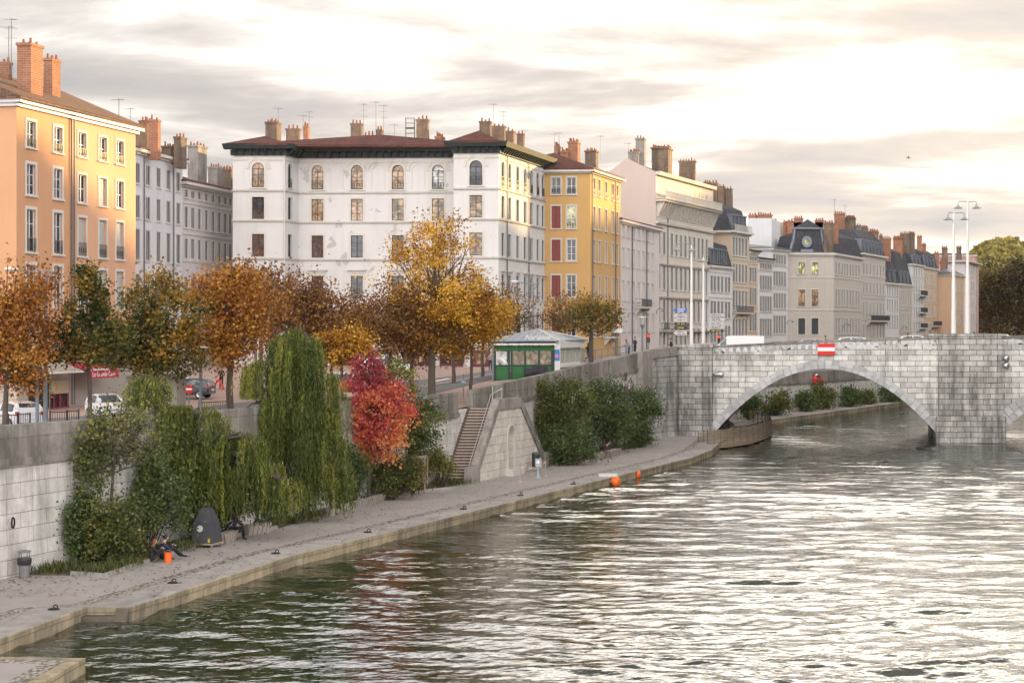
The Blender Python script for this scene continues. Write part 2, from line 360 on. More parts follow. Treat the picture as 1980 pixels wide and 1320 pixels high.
for i in range(len(edge)-3):
    if i == 3: continue
    a, b = edge[i], edge[i+1]
    m.add([(a[0]-2.35, a[1], QZ+.004), (a[0]-1.72, a[1], QZ+.004), (b[0]-1.72, b[1], QZ+.004), (b[0]-2.35, b[1], QZ+.004)], [(0, 1, 2, 3)])
struct(m, 'cobble_strip', COBBLE)
m = MB()
for (a, b) in zip(edge, edge[1:]):
    m.add([(a[0], a[1], -1), (b[0], b[1], -1), (b[0]+.02, b[1], 0.22), (a[0]+.02, a[1], 0.22)], [(0, 1, 2, 3)])
    m.add([(a[0]+.02, a[1], 0.22), (b[0]+.02, b[1], 0.22), (b[0]+.05, b[1], QZ-.02), (a[0]+.05, a[1], QZ-.02)], [(0, 1, 2, 3)])
    m.add([(a[0]+.05, a[1], QZ-.02), (b[0]+.05, b[1], QZ-.02), (b[0], b[1], QZ+.006), (a[0], a[1], QZ+.006)], [(0, 1, 2, 3)])
struct(m, 'quay_edge', EDGE)
st = MB(); st.box(-15.1, -13.9, 59.6, 59.99, -0.6, 0.24); st.box(-15.1, -13.9, 59.2, 59.6, -0.6, 0.06); st.hexa([(-13.9, 59.1, -.6), (-13.46, 59.1, -.6), (-13.46, 59.99, -.6), (-13.9, 59.99, -.6)], [(-13.9, 59.5, .1), (-13.46, 59.5, .1), (-13.46, 59.99, .47), (-13.9, 59.99, .47)])
tag(st.build('landing_steps', plain('dark_step_stone', (.09, .075, .055), .6, var=.4)), 'worn stone steps cut into the quay edge going down to the water', 'steps')  # one dark brown stone with random tone over the whole notch
j = MB(); j.prism([(-12.75, 51.0), (-15.95, 51.3), (-18.5, 40.0), (-13.6, 40.0)], -1.0, 0.44)
je = thing('landing_stage', 'low stone landing in the bottom corner of the photo with a cobbled border', 'jetty', (-15, 48, 0))
j.build('base', EDGE, je)
MB().prism([(-13.25, 50.55), (-15.6, 50.8), (-18.0, 40.2), (-14.1, 40.2)], 0.43, 0.446).build('paving', PATH, je)
MB().prism([(-13.25, 50.55), (-14.1, 40.2), (-14.6, 40.2), (-13.85, 50.1), (-15.9, 50.35), (-15.85, 50.85)], 0.44, 0.452).build('cobble_border', COBBLE, je)
# planting beds with their kerbs
def bedline(*px): return [G_(x, y, QZ) for x, y in px]
bed1 = bedline((138, 1112), (203, 1116), (345, 1068), (420, 1044), (535, 1022), (640, 990))
bed2 = bedline((640, 990), (750, 962), (830, 950), (888, 944))
def bed(pl, y0, y1, nm):
    poly = [(wallx(y0), y0)]+list(pl)+[(wallx(y1), y1)]
    struct(MB().prism(poly, 0.3, 0.56), nm, SOIL)
bed(bed1, 68.0, 91.4, 'planting_soil'); 
bed(list(bed2), 91.6, 105.2, 'planting_soil')
m = MB()
for a, b in zip(bed1[:-1], bed1[1:-1]): m.beam((a[0], a[1], .57), (b[0], b[1], .57), .16, .2)
for a, b in zip(bed2[1:], bed2[2:]): m.beam((a[0], a[1], .57), (b[0], b[1], .57), .16, .2)
struct(m, 'bed_kerb', SLAB)
bed3 = bedline((1085, 898), (1150, 886), (1262, 852))
struct(MB().prism([(wallx(131), 131)]+bed3+[(wallx(152), 152)], 0.3, 0.57), 'planting_soil', SOIL)
# ---- upper street level
gx, gy = [], []
ys = list(np.arange(20, 260, 4.0))+[280, 320, 360, 420, 500, 700, 1000, 1600]
us = [.2, 1, 2, 4, 6, 8, 10, 13, 17, 22, 28, 36, 50, 80, 140, 300, 700]
m = MB()
vs = [(quaywallx(y)-u, y, groundz(quaywallx(y)-u, y)) for y in ys for u in us]; nu = len(us)
m.add(vs, [(i*nu+k+1, i*nu+k, (i+1)*nu+k, (i+1)*nu+k+1) for i in range(len(ys)-1) for k in range(nu-1)])
struct(m, 'promenade', PROM)
m = MB()                               # carriageway, a sheet above the promenade
ru = [7, 10, 13, 17, 21, 24]
def rfac(y): return interp(y, [(100, .95), (175, .72)])
vs = [(quaywallx(y)-u*rfac(y), y, groundz(quaywallx(y)-u*rfac(y), y)+.03) for y in ys for u in ru]; nr_ = len(ru)
m.add(vs, [(i*nr_+k+1, i*nr_+k, (i+1)*nr_+k, (i+1)*nr_+k+1) for i in range(len(ys)-1) for k in range(nr_-1)])
struct(m, 'road', ASPH)
WHITEP = plain('road_paint', (0.7, 0.7, 0.68), 0.7)
m = MB()
for y in np.arange(100, 168, 5.0):
    for u in (12.5, 16.0):
        x0, x1 = quaywallx(y)-u, quaywallx(y+2.6)-u
        m.add([(x0-.09, y, groundz(x0, y)+.045), (x0+.09, y, groundz(x0, y)+.045), (x1+.09, y+2.6, groundz(x1, y+2.6)+.045), (x1-.09, y+2.6, groundz(x1, y+2.6)+.045)], [(0, 1, 2, 3)])
for k in range(9):
    y = 150+k*.1; x0 = quaywallx(152)-9.5-k*1.15
    m.add([(x0, 148, groundz(x0, 148)+.05), (x0+.55, 148, groundz(x0, 148)+.05), (x0+1.8, 152, groundz(x0, 152)+.06), (x0+1.25, 152, groundz(x0, 152)+.06)], [(0, 1, 2, 3)])
struct(m, 'road_markings', WHITEP)
# ---- quay wall
def wallseg(name, y0, y1, tops, label, parap=1.3, mt=STONE, n=14, fn=quaywallx, copemat=COPE, tk=0.45):
    t = thing(name, label, 'wall', (fn(y0), y0, QZ))
    f = MB(); p = MB(); s = MB(); ysg = np.linspace(y0, y1, n)
    for a, b in zip(ysg, ysg[1:]):
        za, zb = interp(a, tops), interp(b, tops); xa, xb = fn(a), fn(b)
        f.hexa([(xa-.9, a, -.5), (xa, a, -.5), (xb, b, -.5), (xb-.9, b, -.5)], [(xa-.9, a, za-parap-.3), (xa-.12, a, za-parap-.3), (xb-.12, b, zb-parap-.3), (xb-.9, b, zb-parap-.3)])
        s.hexa([(xa-1, a, za-parap-.3), (xa+.1, a, za-parap-.3), (xb+.1, b, zb-parap-.3), (xb-1, b, zb-parap-.3)], [(xa-1, a, za-parap), (xa+.12, a, za-parap), (xb+.12, b, zb-parap), (xb-1, b, zb-parap)])
        p.hexa([(xa-tk, a, za-parap), (xa, a, za-parap), (xb, b, zb-parap), (xb-tk, b, zb-parap)], [(xa-tk, a, za), (xa, a, za), (xb, b, zb), (xb-tk, b, zb)])
    f.build('masonry', mt, t); s.build('string_course', copemat, t); p.build('parapet', copemat, t); return t
wallseg('quay_wall', 30, 111.2, [(30, 6.45), (66.7, 6.5), (105, 6.2), (111, 6.2)], 'long stone quay wall behind the willows with grey parapet, left of the staircase')
wr = wallseg('quay_wall', 113.6, 150.4, [(113, 6.22), (150.6, 8.25)], 'stone quay wall whose grey parapet ramps up from the staircase to the bridge')
q = MB(); 
for (a, b, c, d, z) in ((wallx(150.4)-.5, wallx(150.4)+.45, 150.4, 154.0, 8.4),): q.prism([(a, c), (b, c), (b+1.2, d), (a+1.2, d)], -.5, z)
tag(q.build('wall_buttress', COPE), 'dark narrow stone buttress where the ramped parapet meets the taller wall', 'buttress')
wallseg('quay_wall', 154.0, 158.5, [(154, 8.5), (158.5, 8.78)], 'tall stained block wall between the dark buttress and the bridge abutment', 0.5, masonry('stained_wall', (.5, .49, .47), (.36, .35, .34), (.1, .1, .1), 1.1, .5, .85, .02, lim=.44), 3, fn=lambda Y: lerp(wallx(154), 15.6, (Y-154)/4.5))
wallseg('far_quay_wall', 178, 400, [(178, 5.6), (205, 5.2), (260, 5.0), (400, 5.0)], 'pale quay wall seen through the bridge arch', 1.1, STONE, 20, copemat=COPE)
# wall under the street between bridge and far wall
m = MB(); m.prism([(wallx(158.5)-1, 158.6), (wallx(158.5), 158.6), (wall2x(178), 178), (wall2x(178)-1, 178)], -.5, 4.6); tag(m.build('bridge_abutment_wall', STONE), 'pale stone wall running under the bridge behind the wooden walkway', 'wall')

# ============================================================ BRIDGE
BO = (18.63, 158.5)
def bf(u, v, z): return (BO[0]+u+0.19*v, BO[1]-0.06*u+v, z)
BW = 17.0
def ztop(u): return interp(u, [(-3.2, 8.76), (0, 8.86), (10, 9.35), (20.7, 9.66), (26, 9.75), (60, 9.9), (100, 9.0)])
br = thing('stone_bridge', 'grey stone arch bridge carrying a road over the river', 'bridge', (*bf(10, 0, 0)[:2], 0))
def arch(u, a, b, zs, zc): 
    c = (a+b)/2; h = (b-a)/2; return zs+(zc-zs)*(1-((u-c)/h)**2)
def spandrel(a, b, zs, zc, ring, n=44):
    sp_ = MB(bf); spb = MB(bf); rg = MB(bf); sf = MB(bf)
    us_ = [a+(b-a)*(0.5-0.5*math.cos(math.pi*i/n)) for i in range(n+1)]
    def z(u): return arch(u, a, b, zs, zc)
    def zr(u): return z(u)
    for u0, u1 in zip(us_, us_[1:]):
        for v in (0, BW):
            (sp_ if v == 0 else spb).add([(u0, v, z(u0)), (u1, v, z(u1)), (u1, v, ztop(u1)-1.02), (u0, v, ztop(u0)-1.02)], [(0, 1, 2, 3) if v == 0 else (3, 2, 1, 0)])
        sf.add([(u0, 0, z(u0)), (u0, BW, z(u0)), (u1, BW, z(u1)), (u1, 0, z(u1))], [(0, 1, 2, 3)])
    # voussoirs
    L = [0]; fine = np.linspace(a, b, 400); zz = np.array([z(u) for u in fine]); s_ = np.concatenate([[0], np.cumsum(np.hypot(np.diff(fine), np.diff(zz)))])
    nv = int(s_[-1]/0.62)
    for k in range(nv):
        s0, s1 = s_[-1]*k/nv+.028, s_[-1]*(k+1)/nv-.028
        P = []
        for s in (s0, s1):
            u = float(np.interp(s, s_, fine)); e = 1e-3*(b-a); dz = (z(u+e)-z(u-e))/(2*e); nn = Vector((-dz, 1)).normalized(); P.append((u, z(u), nn))
        (u0, z0, n0), (u1, z1, n1) = P
        for (q0, q1, pr) in ((-.02, ring*.42, .14), (ring*.44, ring, .09)):
            c = [(u0+n0[0]*q0, z0+n0[1]*q0), (u1+n1[0]*q0, z1+n1[1]*q0), (u1+n1[0]*q1, z1+n1[1]*q1), (u0+n0[0]*q1, z0+n0[1]*q1)]
            rg.hexa([(p[0], .1, p[1]) for p in c], [(p[0], -pr, p[1]) for p in c])
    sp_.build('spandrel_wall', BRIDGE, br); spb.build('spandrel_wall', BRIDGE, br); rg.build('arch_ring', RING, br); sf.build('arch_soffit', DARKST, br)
def _ring(t):
    tc = t.n('ShaderNodeTexCoord'); a = t.noise((tc, 3), 1.1, 6, .7); g = t.n('ShaderNodeNewGeometry')
    c = t.mix(a, (.30, .305, .31), (.66, .66, .665)); c = t.mix(1.0, c, t.ramp((g, 8), [(0, (.72, .72, .73)), (1, (1.1, 1.1, 1.1))]), 'MULTIPLY')
    finish(t, c, .9, a, .5, .03)
RING = mat('ring_stone', _ring)
spandrel(0, 20.65, 0.6, 6.75, 0.75)
spandrel(26.4, 58, 1.1, 7.9, 1.35, 60)
spandrel(62, 90, 1.1, 7.0, 1.0, 40)
def pedestal(u0, u1, pr, top, nm='pier', mt=DARKST, foot=0.0):
    b = MB(bf); b.box(u0, u1, -pr, BW+pr, -1, top-.25); b.box(u0-.12, u1+.12, -pr-.12, 0.6, top-.25, top)
    b.box(u0-.12, u1+.12, BW-.6, BW+pr+.12, top-.25, top)
    if foot: b.box(u0-foot, u1+foot, -pr-.5, -pr-.001, -1, 2.4); b.box(u0+1.4, u0+2.0, -pr-.14, -pr-.002, 2.4, top-1.9); b.box(u1-1.5, u1-.5, -pr-.12, -pr-.002, 5.5, top-.3)
    return b.build(nm, mt, br)
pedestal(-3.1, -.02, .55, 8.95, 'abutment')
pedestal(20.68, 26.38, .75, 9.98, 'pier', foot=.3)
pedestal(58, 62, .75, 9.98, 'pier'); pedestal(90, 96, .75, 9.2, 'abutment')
# parapet with pointed openings
def parapet(u0, u1, v, pitch=0.66, zt=None):
    p = MB(bf); cop = MB(bf); n = int((u1-u0)/pitch); d = (u1-u0)/n; th = .34; zt = zt or ztop
    for k in range(n):
        a = u0+k*d; b = a+d; c = (a+b)/2; z = zt(c); zb = z-1.0; w_ = .2
        p.box(a, b, v, v+th, zb-.02, zb+.22)                                       # plinth
        p.box(a, c-w_, v, v+th, zb+.2, z-.13); p.box(c+w_, b, v, v+th, zb+.2, z-.13)
        for sg in (-1, 1):                                                         # pointed head
            p.add([(c+sg*w_, v, zb+.55), (c, v, zb+.78), (c, v, z-.13), (c+sg*w_, v, z-.13), (c+sg*w_, v+th, zb+.55), (c, v+th, zb+.78), (c, v+th, z-.13), (c+sg*w_, v+th, z-.13)],
                  [(0, 1, 2, 3), (7, 6, 5, 4), (0, 4, 5, 1)])
        cop.hexa([(a, v-.16, zt(a)-.13), (b, v-.16, zt(b)-.13), (b, v+th+.06, zt(b)-.13), (a, v+th+.06, zt(a)-.13)], [(a, v-.16, zt(a)), (b, v-.16, zt(b)), (b, v+th+.06, zt(b)), (a, v+th+.06, zt(a))])
        p.box(c+w_+.02, b+c-a-w_-.02-d*.0 if False else c+w_+.22, v-.1, v-.002, zb-.25, zb+.3)
    p.build('parapet', BRIDGE, br); cop.build('coping', COPE, br)
for a, b in ((0, 20.65), (26.4, 57.9), (62.1, 89.9)):
    parapet(a, b, -.02); parapet(a, b, BW-.26)
dk = MB(bf)
for a, b in zip(range(-3, 96, 3), range(0, 99, 3)):
    za, zb = ztop(a)-1.32, ztop(b)-1.32
    dk.hexa([(a, .2, za-.4), (b, .2, zb-.4), (b, BW-.2, zb-.4), (a, BW-.2, za-.4)], [(a, .2, za), (b, .2, zb), (b, BW-.2, zb), (a, BW-.2, za)])
dk.build('roadway', ASPH, br)
# restricted-passage board
def bpt(px): return (X_(px, 157.9)-BO[0])
u0, u1 = bpt(1581), bpt(1614); zt_, zb_ = Z_(664, 157.9), Z_(686, 157.9); hh = (zt_-zb_)/3
sg = thing('waterway_sign', 'red board with a white bar fixed to the bridge parapet above the arch', 'sign', bf(u0, -.2, zb_))
RED = plain('sign_red', (0.62, 0.012, 0.01), .45, var=.05); WHT = plain('sign_white', (.75, .73, .7), .5, var=.04)
for k, (nm, mt_) in enumerate((('red_band', RED), ('white_bar', WHT), ('red_band', RED))):
    MB(bf).box(u0, u1, -.26, -.2, zb_+hh*k, zb_+hh*(k+1)).build(nm, mt_, sg)
# ============================================================ BUILDINGS
TRIM = plaster('stone_trim', (0.56, 0.54, 0.50), amt=.5); DGREEN = plain('dark_green_paint', (0.014, 0.026, 0.027), .6); WFR = plain('white_window_paint', (.62, .62, .64), .5, var=.05)
DFR = plain('dark_window_paint', (.04, .06, .07), .5); IRON = plain('black_iron', (.03, .032, .035), .5); GLS = glass('window_glass', (.025, .03, .04)); GLW = glass('warm_glow_glass', warm=0.20, wc=(1.0, .50, .14))  # GLW: emission put into the panes in place of a reflected sunset glow
GLY = glass('pale_glow_glass', (.2, .2, .1), warm=.2, wc=(.95, .8, .4)); GLP = glass('pale_curtain_glass', (.34, .34, .34)); SHUT = plain('grey_slats', (.42, .40, .38), .6); REDP = plain('red_shutter', (.20, .035, .03), .6)  # GLY: pale yellow panes with a weak emission
ZINC = plain('zinc', (.17, .19, .23), .5, .3); SLATE = tiles('slate', (.07, .075, .095), .2); TILE = tiles('red_roof_tiles', (.13, .045, .035)); TILEB = tiles('brown_roof_tiles', (.16, .085, .055))
BRK = masonry('orange_brick', (.36, .135, .065), (.27, .10, .05), (.34, .26, .2), .5, .16, .35, .02)
BRKD = masonry('sooty_brick', (.30, .17, .10), (.16, .11, .08), (.24, .19, .15), .45, .17, .8, .03, lim=.42)
BRKG = masonry('grey_rendered_chimney', (.30, .28, .26), (.26, .24, .22), (.25, .23, .21), 1.5, .6, .7, .01, lim=.44)
POT = plain('clay_pot', (.22, .07, .035), .8); PIPE = plain('drain_pipe', (.10, .10, .11), .5)
TANP = plaster('plain_tan', (.5, .45, .38))
def _gld(t): finish(t, t.mix(t.noise((t.n('ShaderNodeTexCoord'), 3), 2.0, 3), (.03, .035, .045), (.09, .09, .095)), .35, Specular_IOR_Level=.25)
GLD = mat('dark_far_glass', _gld); FRG = plain('grey_window_paint', (.36, .36, .37), .6, var=.05)
WC = {}
def win_kit(kind, w, h, arch=False, glassm=None, frm=None, rail=False, trim=0.16, hood=False, simple=False):
    key = (kind, round(w, 2), round(h, 2), arch, (glassm or GLS).name, (frm or WFR).name, rail, trim, hood, simple)
    if key in WC: return WC[key]
    hw = w/2; tm = MB(); fm = MB(); gm = MB()
    hr = h-hw if arch else h
    if trim:
        tm.box(-hw-trim, -hw, -.05, .02, -.02, hr); tm.box(hw, hw+trim, -.05, .02, -.02, hr)
        if arch:
            n = 10
            for k in range(n):
                a0, a1 = math.pi*k/n, math.pi*(k+1)/n; r0, r1 = hw, hw+trim*1.3
                c = [(r0*math.cos(a0), hr+r0*math.sin(a0)), (r1*math.cos(a0), hr+r1*math.sin(a0)), (r1*math.cos(a1), hr+r1*math.sin(a1)), (r0*math.cos(a1), hr+r0*math.sin(a1))]
                tm.hexa([(x, -.06, z) for x, z in c], [(x, .02, z) for x, z in c])
        else: tm.box(-hw-trim, hw+trim, -.053, .02, h, h+trim*1.2)
        if hood: tm.box(-hw-trim*1.8, hw+trim*1.8, -.3, .02, h+trim*2.6, h+trim*3.6); tm.box(-hw-trim, hw+trim, -.1, .02, h+trim*1.2, h+trim*2.6)
    tm.box(-hw-max(trim, .08)-.05, hw+max(trim, .08)+.05, -.14, .1, -.14, -.02)
    t = .055
    yb = .13 if not simple else .02
    if kind == 'shut':
        n = int(h/.11)
        for k in range(n): z = k*h/n; gm.hexa([(-hw, yb, z), (hw, yb, z), (hw, yb+.03, z+.02), (-hw, yb+.03, z+.02)], [(-hw, yb+.03, z+h/n*.92), (hw, yb+.03, z+h/n*.92), (hw, yb+.05, z+h/n*.9), (-hw, yb+.05, z+h/n*.9)])
        gm.box(-hw, hw, yb+.06, yb+.08, 0, h)
    elif kind == 'panel':
        for sg in (-1, 1): gm.box(min(0, sg*hw)+.01, max(0, sg*hw)-.01, .05, .1, 0, h); gm.box(min(0, sg*hw)+.07, max(0, sg*hw)-.07, .035, .049, .1, h-.1)
    else:
        def g(x0, x1, y0, y1, z0, z1): fm.box(x0, x1, y0, y1, z0, z1)
        g(-hw, -hw+t, yb, yb+.08, 0, hr); g(hw-t, hw, yb, yb+.08, 0, hr); g(-hw+t, hw-t, yb, yb+.08, 0, t*1.4)
        if arch:
            g(-hw+t, hw-t, yb, yb+.07, hr-t/2, hr+t/2)
            n = 8
            for k in range(n):
                a0, a1 = math.pi*k/n, math.pi*(k+1)/n; r0, r1 = hw-t, hw
                c = [(r0*math.cos(a0), hr+r0*math.sin(a0)), (r1*math.cos(a0), hr+r1*math.sin(a0)), (r1*math.cos(a1), hr+r1*math.sin(a1)), (r0*math.cos(a1), hr+r0*math.sin(a1))]
                fm.hexa([(x, yb, z) for x, z in c], [(x, yb+.08, z) for x, z in c])
            for a in (45, 90, 135): fm.beam((0, yb+.04, hr), ((hw-t)*math.cos(R(a)), yb+.04, hr+(hw-t)*math.sin(R(a))), .03, .03)
            gm.add([(0, yb+.05, hr)]+[(hw*.98*math.cos(math.pi*k/10), yb+.05, hr+hw*.98*math.sin(math.pi*k/10)) for k in range(11)], [(0, k+2, k+1) for k in range(10)])
        else: g(-hw+t, hw-t, yb, yb+.08, h-t, h)
        g(-t*.7, t*.7, yb-.01, yb+.07, t, hr-t*.5)
        if not simple:
            nb = 3 if h > 2 else 2
            for k in range(1, nb): z = hr*k/nb; g(-hw+t, -t*.7, yb+.01, yb+.05, z-.02, z+.02); g(t*.7, hw-t, yb+.01, yb+.05, z-.02, z+.02)
        gm.box(-hw+t*.5, hw-t*.5, yb+.045, yb+.055, t, hr-t*.4)
    rl = None
    if rail:
        rl = MB(); rh = .95 if h > 2.2 else .6
        rl.box(-hw, hw, -.07, -.04, rh-.03, rh); rl.box(-hw, hw, -.07, -.04, .06, .09); n = max(4, int(w/.13))
        for k in range(n+1): x = -hw+w*k/n; rl.box(x-.009, x+.009, -.065, -.045, .09, rh-.03)
        for k in range(0, n, 2): x = -hw+w*(k+.5)/n; rl.box(x-.03, x+.03, -.06, -.05, .25, .6)
    def mk(mb, mt, nm):
        if not mb.v: return None
        me = bpy.data.meshes.new(nm); me.from_pydata(mb.v, [], mb.f); me.materials.append(mt); boxuv(me, np.zeros(3)); return me
    mt_ = glassm or {'shut': SHUT, 'panel': REDP}.get(kind, GLS)
    if simple and glassm is None and kind == 'std': mt_ = GLD
    if simple:
        me = bpy.data.meshes.new('window'); V, Fc, mi = [], [], []
        for k, mb in enumerate((tm, fm, gm)):
            n0 = len(V); V += mb.v; Fc += [tuple(i+n0 for i in f) for f in mb.f]; mi += [k]*len(mb.f)
        me.from_pydata(V, [], Fc); [me.materials.append(x) for x in (TRIM, frm or FRG, mt_)]; me.polygons.foreach_set('material_index', mi)
        kit = (me, None, None, None)
    else: kit = (mk(tm, TRIM, 'window'), mk(fm, frm or WFR, 'frame'), mk(gm, mt_, {'shut': 'shutter', 'panel': 'shutter'}.get(kind, 'pane')), mk(rl, IRON, 'railing') if rl else None)
    WC[key] = kit; return kit
def put_window(root, kit, wloc, rz):
    o = inst(kit[0], 'window', root, wloc, rz); WL[o.name] = wloc
    for me in kit[1:]:
        if me is not None:
            c = bpy.data.objects.new(me.name.split('.')[0], me); COL.objects.link(c); c.parent = o
    return o
def col_s(A, B, px):                    # where along A->B a pixel column falls
    r = (px-CX)/F; d = B-A; return (r*A.y-A.x)/(d.x-r*d.y)*d.length
def wpx(A, B, px, wp):
    return abs(col_s(A, B, px+wp/2)-col_s(A, B, px-wp/2))
def facade(root, wall, A, B, z0, z1, wins, depth=.22, mi=0, simple=False):
    """wins: list of dict(s, z, w, h, **kit)"""
    d = (B-A); L = d.length; d = d/L; nx, ny = d.y, -d.x; rz = math.atan2(d.y, d.x)
    def P(s, t, z): return (A.x+d.x*s+nx*t, A.y+d.y*s+ny*t, z)
    ops = [q for q in wins if not q.get('blind') and q['s']-q['w']/2 > .02 and q['s']+q['w']/2 < L-.02 and q['z'] > z0 and q['z']+q['h'] < z1-.05]
    xs = sorted({0.0, L, *[round(q['s']-q['w']/2, 4) for q in ops], *[round(q['s']+q['w']/2, 4) for q in ops]})
    zs = sorted({z0, z1, *[round(q['z'], 4) for q in ops], *[round(q['z']+q['h'], 4) for q in ops]})
    rc = [(q['s']-q['w']/2, q['s']+q['w']/2, q['z'], q['z']+q['h']) for q in ops]
    for x0, x1 in zip(xs, xs[1:]):
        run = None; xm = (x0+x1)/2
        hs = [r for r in rc if r[0]-.001 < xm < r[1]+.001]
        for za, zb in zip(zs, zs[1:]):
            zm = (za+zb)/2; hole = any(r[2] < zm < r[3] for r in hs)
            if hole:
                if run is not None: wall.add([P(x0, 0, run), P(x1, 0, run), P(x1, 0, za), P(x0, 0, za)], [(0, 1, 2, 3)], mi); run = None
            elif run is None: run = za
        if run is not None: wall.add([P(x0, 0, run), P(x1, 0, run), P(x1, 0, z1), P(x0, 0, z1)], [(0, 1, 2, 3)], mi)
    for q, (a, b, za, zb) in zip(ops, rc):
        D = -depth*(.45 if simple else 1); r = (b-a)/2; c = (a+b)/2
        zt = zb-r if q.get('arch') else zb
        wall.add([P(a, 0, za), P(b, 0, za), P(b, D, za), P(a, D, za)], [(0, 3, 2, 1)], mi)
        wall.add([P(a, 0, za), P(a, D, za), P(a, D, zt), P(a, 0, zt)], [(0, 3, 2, 1)], mi); wall.add([P(b, 0, za), P(b, D, za), P(b, D, zt), P(b, 0, zt)], [(0, 1, 2, 3)], mi)
        wall.add([P(a, D-.02, za), P(b, D-.02, za), P(b, D-.02, zb), P(a, D-.02, zb)], [(0, 1, 2, 3)], mi)
        if q.get('arch'):
            arc = [(c+r*math.cos(math.pi*k/12), zt+r*math.sin(math.pi*k/12)) for k in range(13)]
            for k in range(12):
                (xa, ya), (xb, yb) = arc[k], arc[k+1]; cor = (b, zb) if k < 6 else (a, zb)
                wall.add([P(cor[0], 0, cor[1]), P(xa, 0, ya), P(xb, 0, yb)], [(0, 2, 1)], mi)
                wall.add([P(xa, 0, ya), P(xb, 0, yb), P(xb, D, yb), P(xa, D, ya)], [(0, 1, 2, 3)], mi)
            wall.add([P(b, 0, zb), P(c, 0, zb), P(a, 0, zb)], [(0, 1, 2)], mi) if False else None
        else: wall.add([P(a, 0, zb), P(b, 0, zb), P(b, D, zb), P(a, D, zb)], [(0, 1, 2, 3)], mi)
        kit = win_kit(q.get('kind', 'std'), b-a, zb-za, bool(q.get('arch')), q.get('glass'), q.get('frame'), q.get('rail', False), q.get('trim', .16), q.get('hood', False), simple)
        put_window(root, kit, P(c, 0, za), rz)
    return P, rz
def band(mb, P, L, z, h, pr, s0=-.02, mi=0, e=None):
    e = pr if e is None else e
    a, b = s0-e, L+e
    mb.hexa([P(a, -.05, z), P(a, pr, z), P(b, pr, z), P(b, -.05, z)], [P(a, -.05, z+h), P(a, pr, z+h), P(b, pr, z+h), P(b, -.05, z+h)], mi)
def Pf(A, B):
    d = (B-A); L = d.length; d = d/L; nx, ny = d.y, -d.x
    return (lambda s, t, z: (A.x+d.x*s+nx*t, A.y+d.y*s+ny*t, z)), L
CHM = {'o': BRK, 'd': BRKD, 'g': BRKG}
def chimney(roof, x0, x1, x2, yt, yb, Y, k='d', dirv=(.3, 1), pots=True, deep=None):
    zt, zb = Z_(yt, Y), Z_(yb, Y)-1.0; a = X_(x0, Y); b = X_(x1, Y); dv = Vector(dirv)
    if x2 is not None and x2 > x1:
        r = (x2-CX)/F; den_ = dv.x-r*dv.y; L = (r*Y-b)/den_ if abs(den_) > .01 else 1.2; L = max(.5, min(L, 3.5))
    else: L = deep or 1.1
    fp = [(a, Y), (b, Y), (b+dv.x*L, Y+dv.y*L), (a+dv.x*L, Y+dv.y*L)]; c = MB(); ph = .35 if pots else 0
    cx, cy = sum(p[0] for p in fp)/4, sum(p[1] for p in fp)/4
    def sc(k_): return [(cx+(p[0]-cx)*k_, cy+(p[1]-cy)*k_) for p in fp]
    c.prism(fp, zb, zt-ph-.2); c.prism(sc(1.12), zt-ph-.2, zt-ph)
    if pots:
        n = max(2, int((b-a)/.34)); m_ = max(1, int(L/.5))
        for i in range(n):
            for q in range(m_):
                u, v = (i+.5)/n, (q+.5)/m_; x = a+(b-a)*u+dv.x*L*v; y = Y+dv.y*L*v; hh = ph*(.6+.8*random.random()); r_ = .1
                c.lathe([(r_, 0), (r_*.8, hh)], (x, y, zt-ph), 6, 1)
    c.build('chimney', [CHM[k], POT], roof)
def hip(mb, foot, z, over, rise, ridge_in=.5, mi=0, thick=.18):
    c = Vector((sum(p[0] for p in foot)/4, sum(p[1] for p in foot)/4)); P = [Vector(p) for p in foot]
    def off(p): dd = (p-c); return p+dd.normalized()*over*1.4
    E = [off(p) for p in P]; n0 = (E[0]+E[1])/2; n1 = (E[3]+E[2])/2; ax = (n1-n0)
    hw = (E[1]-E[0]).length/2; inn = min(ridge_in*ax.length, hw)/ax.length
    r0 = n0+ax*inn; r1 = n1-ax*inn
    v = [(*e, z) for e in E]+[(*r0, z+rise), (*r1, z+rise)]
    mb.add(v, [(0, 1, 4), (1, 2, 5, 4), (2, 3, 5), (3, 0, 4, 5)], mi)
    mb.prism([(e.x, e.y) for e in E], z-thick, z-.004, mi)
def mansard(root, rf, foot, z, h1, setb, h2, wins, matl, simple=True, dside=True):
    """steep slate lower roof; flat-pitched cap; dormers along side 1-2"""
    P = [Vector(p) for p in foot]; c = sum(P, Vector((0, 0)))/4
    def inn(p, s): return p-(p-c).normalized()*s*1.41
    A = P; B = [inn(p, setb) for p in P]; C = [inn(p, setb*3) for p in P]
    v = [(*p, z) for p in A]+[(*p, z+h1) for p in B]+[(*p, z+h1+h2) for p in C]
    rf.add(v, [(i, (i+1) % 4, (i+1) % 4+4, i+4) for i in range(4)]+[(i+4, (i+1) % 4+4, (i+1) % 4+8, i+8) for i in range(4)]+[(8, 9, 10, 11)])
    return A, B
def dormers(root, A, B, z, h, ss, w=1.0, lab='dormer', frm=None):
    P, L = Pf(A, B); rz = math.atan2((B-A).y, (B-A).x)
    for s in ss:
        m_ = MB(); f = lambda x, t, zz, s=s: P(s+x, t, zz)
        m_.fr = f
        m_.box(-w/2-.12, -w/2+.1, -1.6, -.05, z, z+h); m_.box(w/2-.1, w/2+.12, -1.6, -.05, z, z+h); m_.box(-w/2-.25, w/2+.25, -1.7, .02, z+h, z+h+.2)
        m_.box(-w/2+.1, w/2-.1, -1.6, -.12, z+.05, z+h-.02, 1); m_.box(-.04, .04, -.12, -.08, z+.05, z+h, 0)
        m_.build(lab, [frm or ZINC, GLS], root)
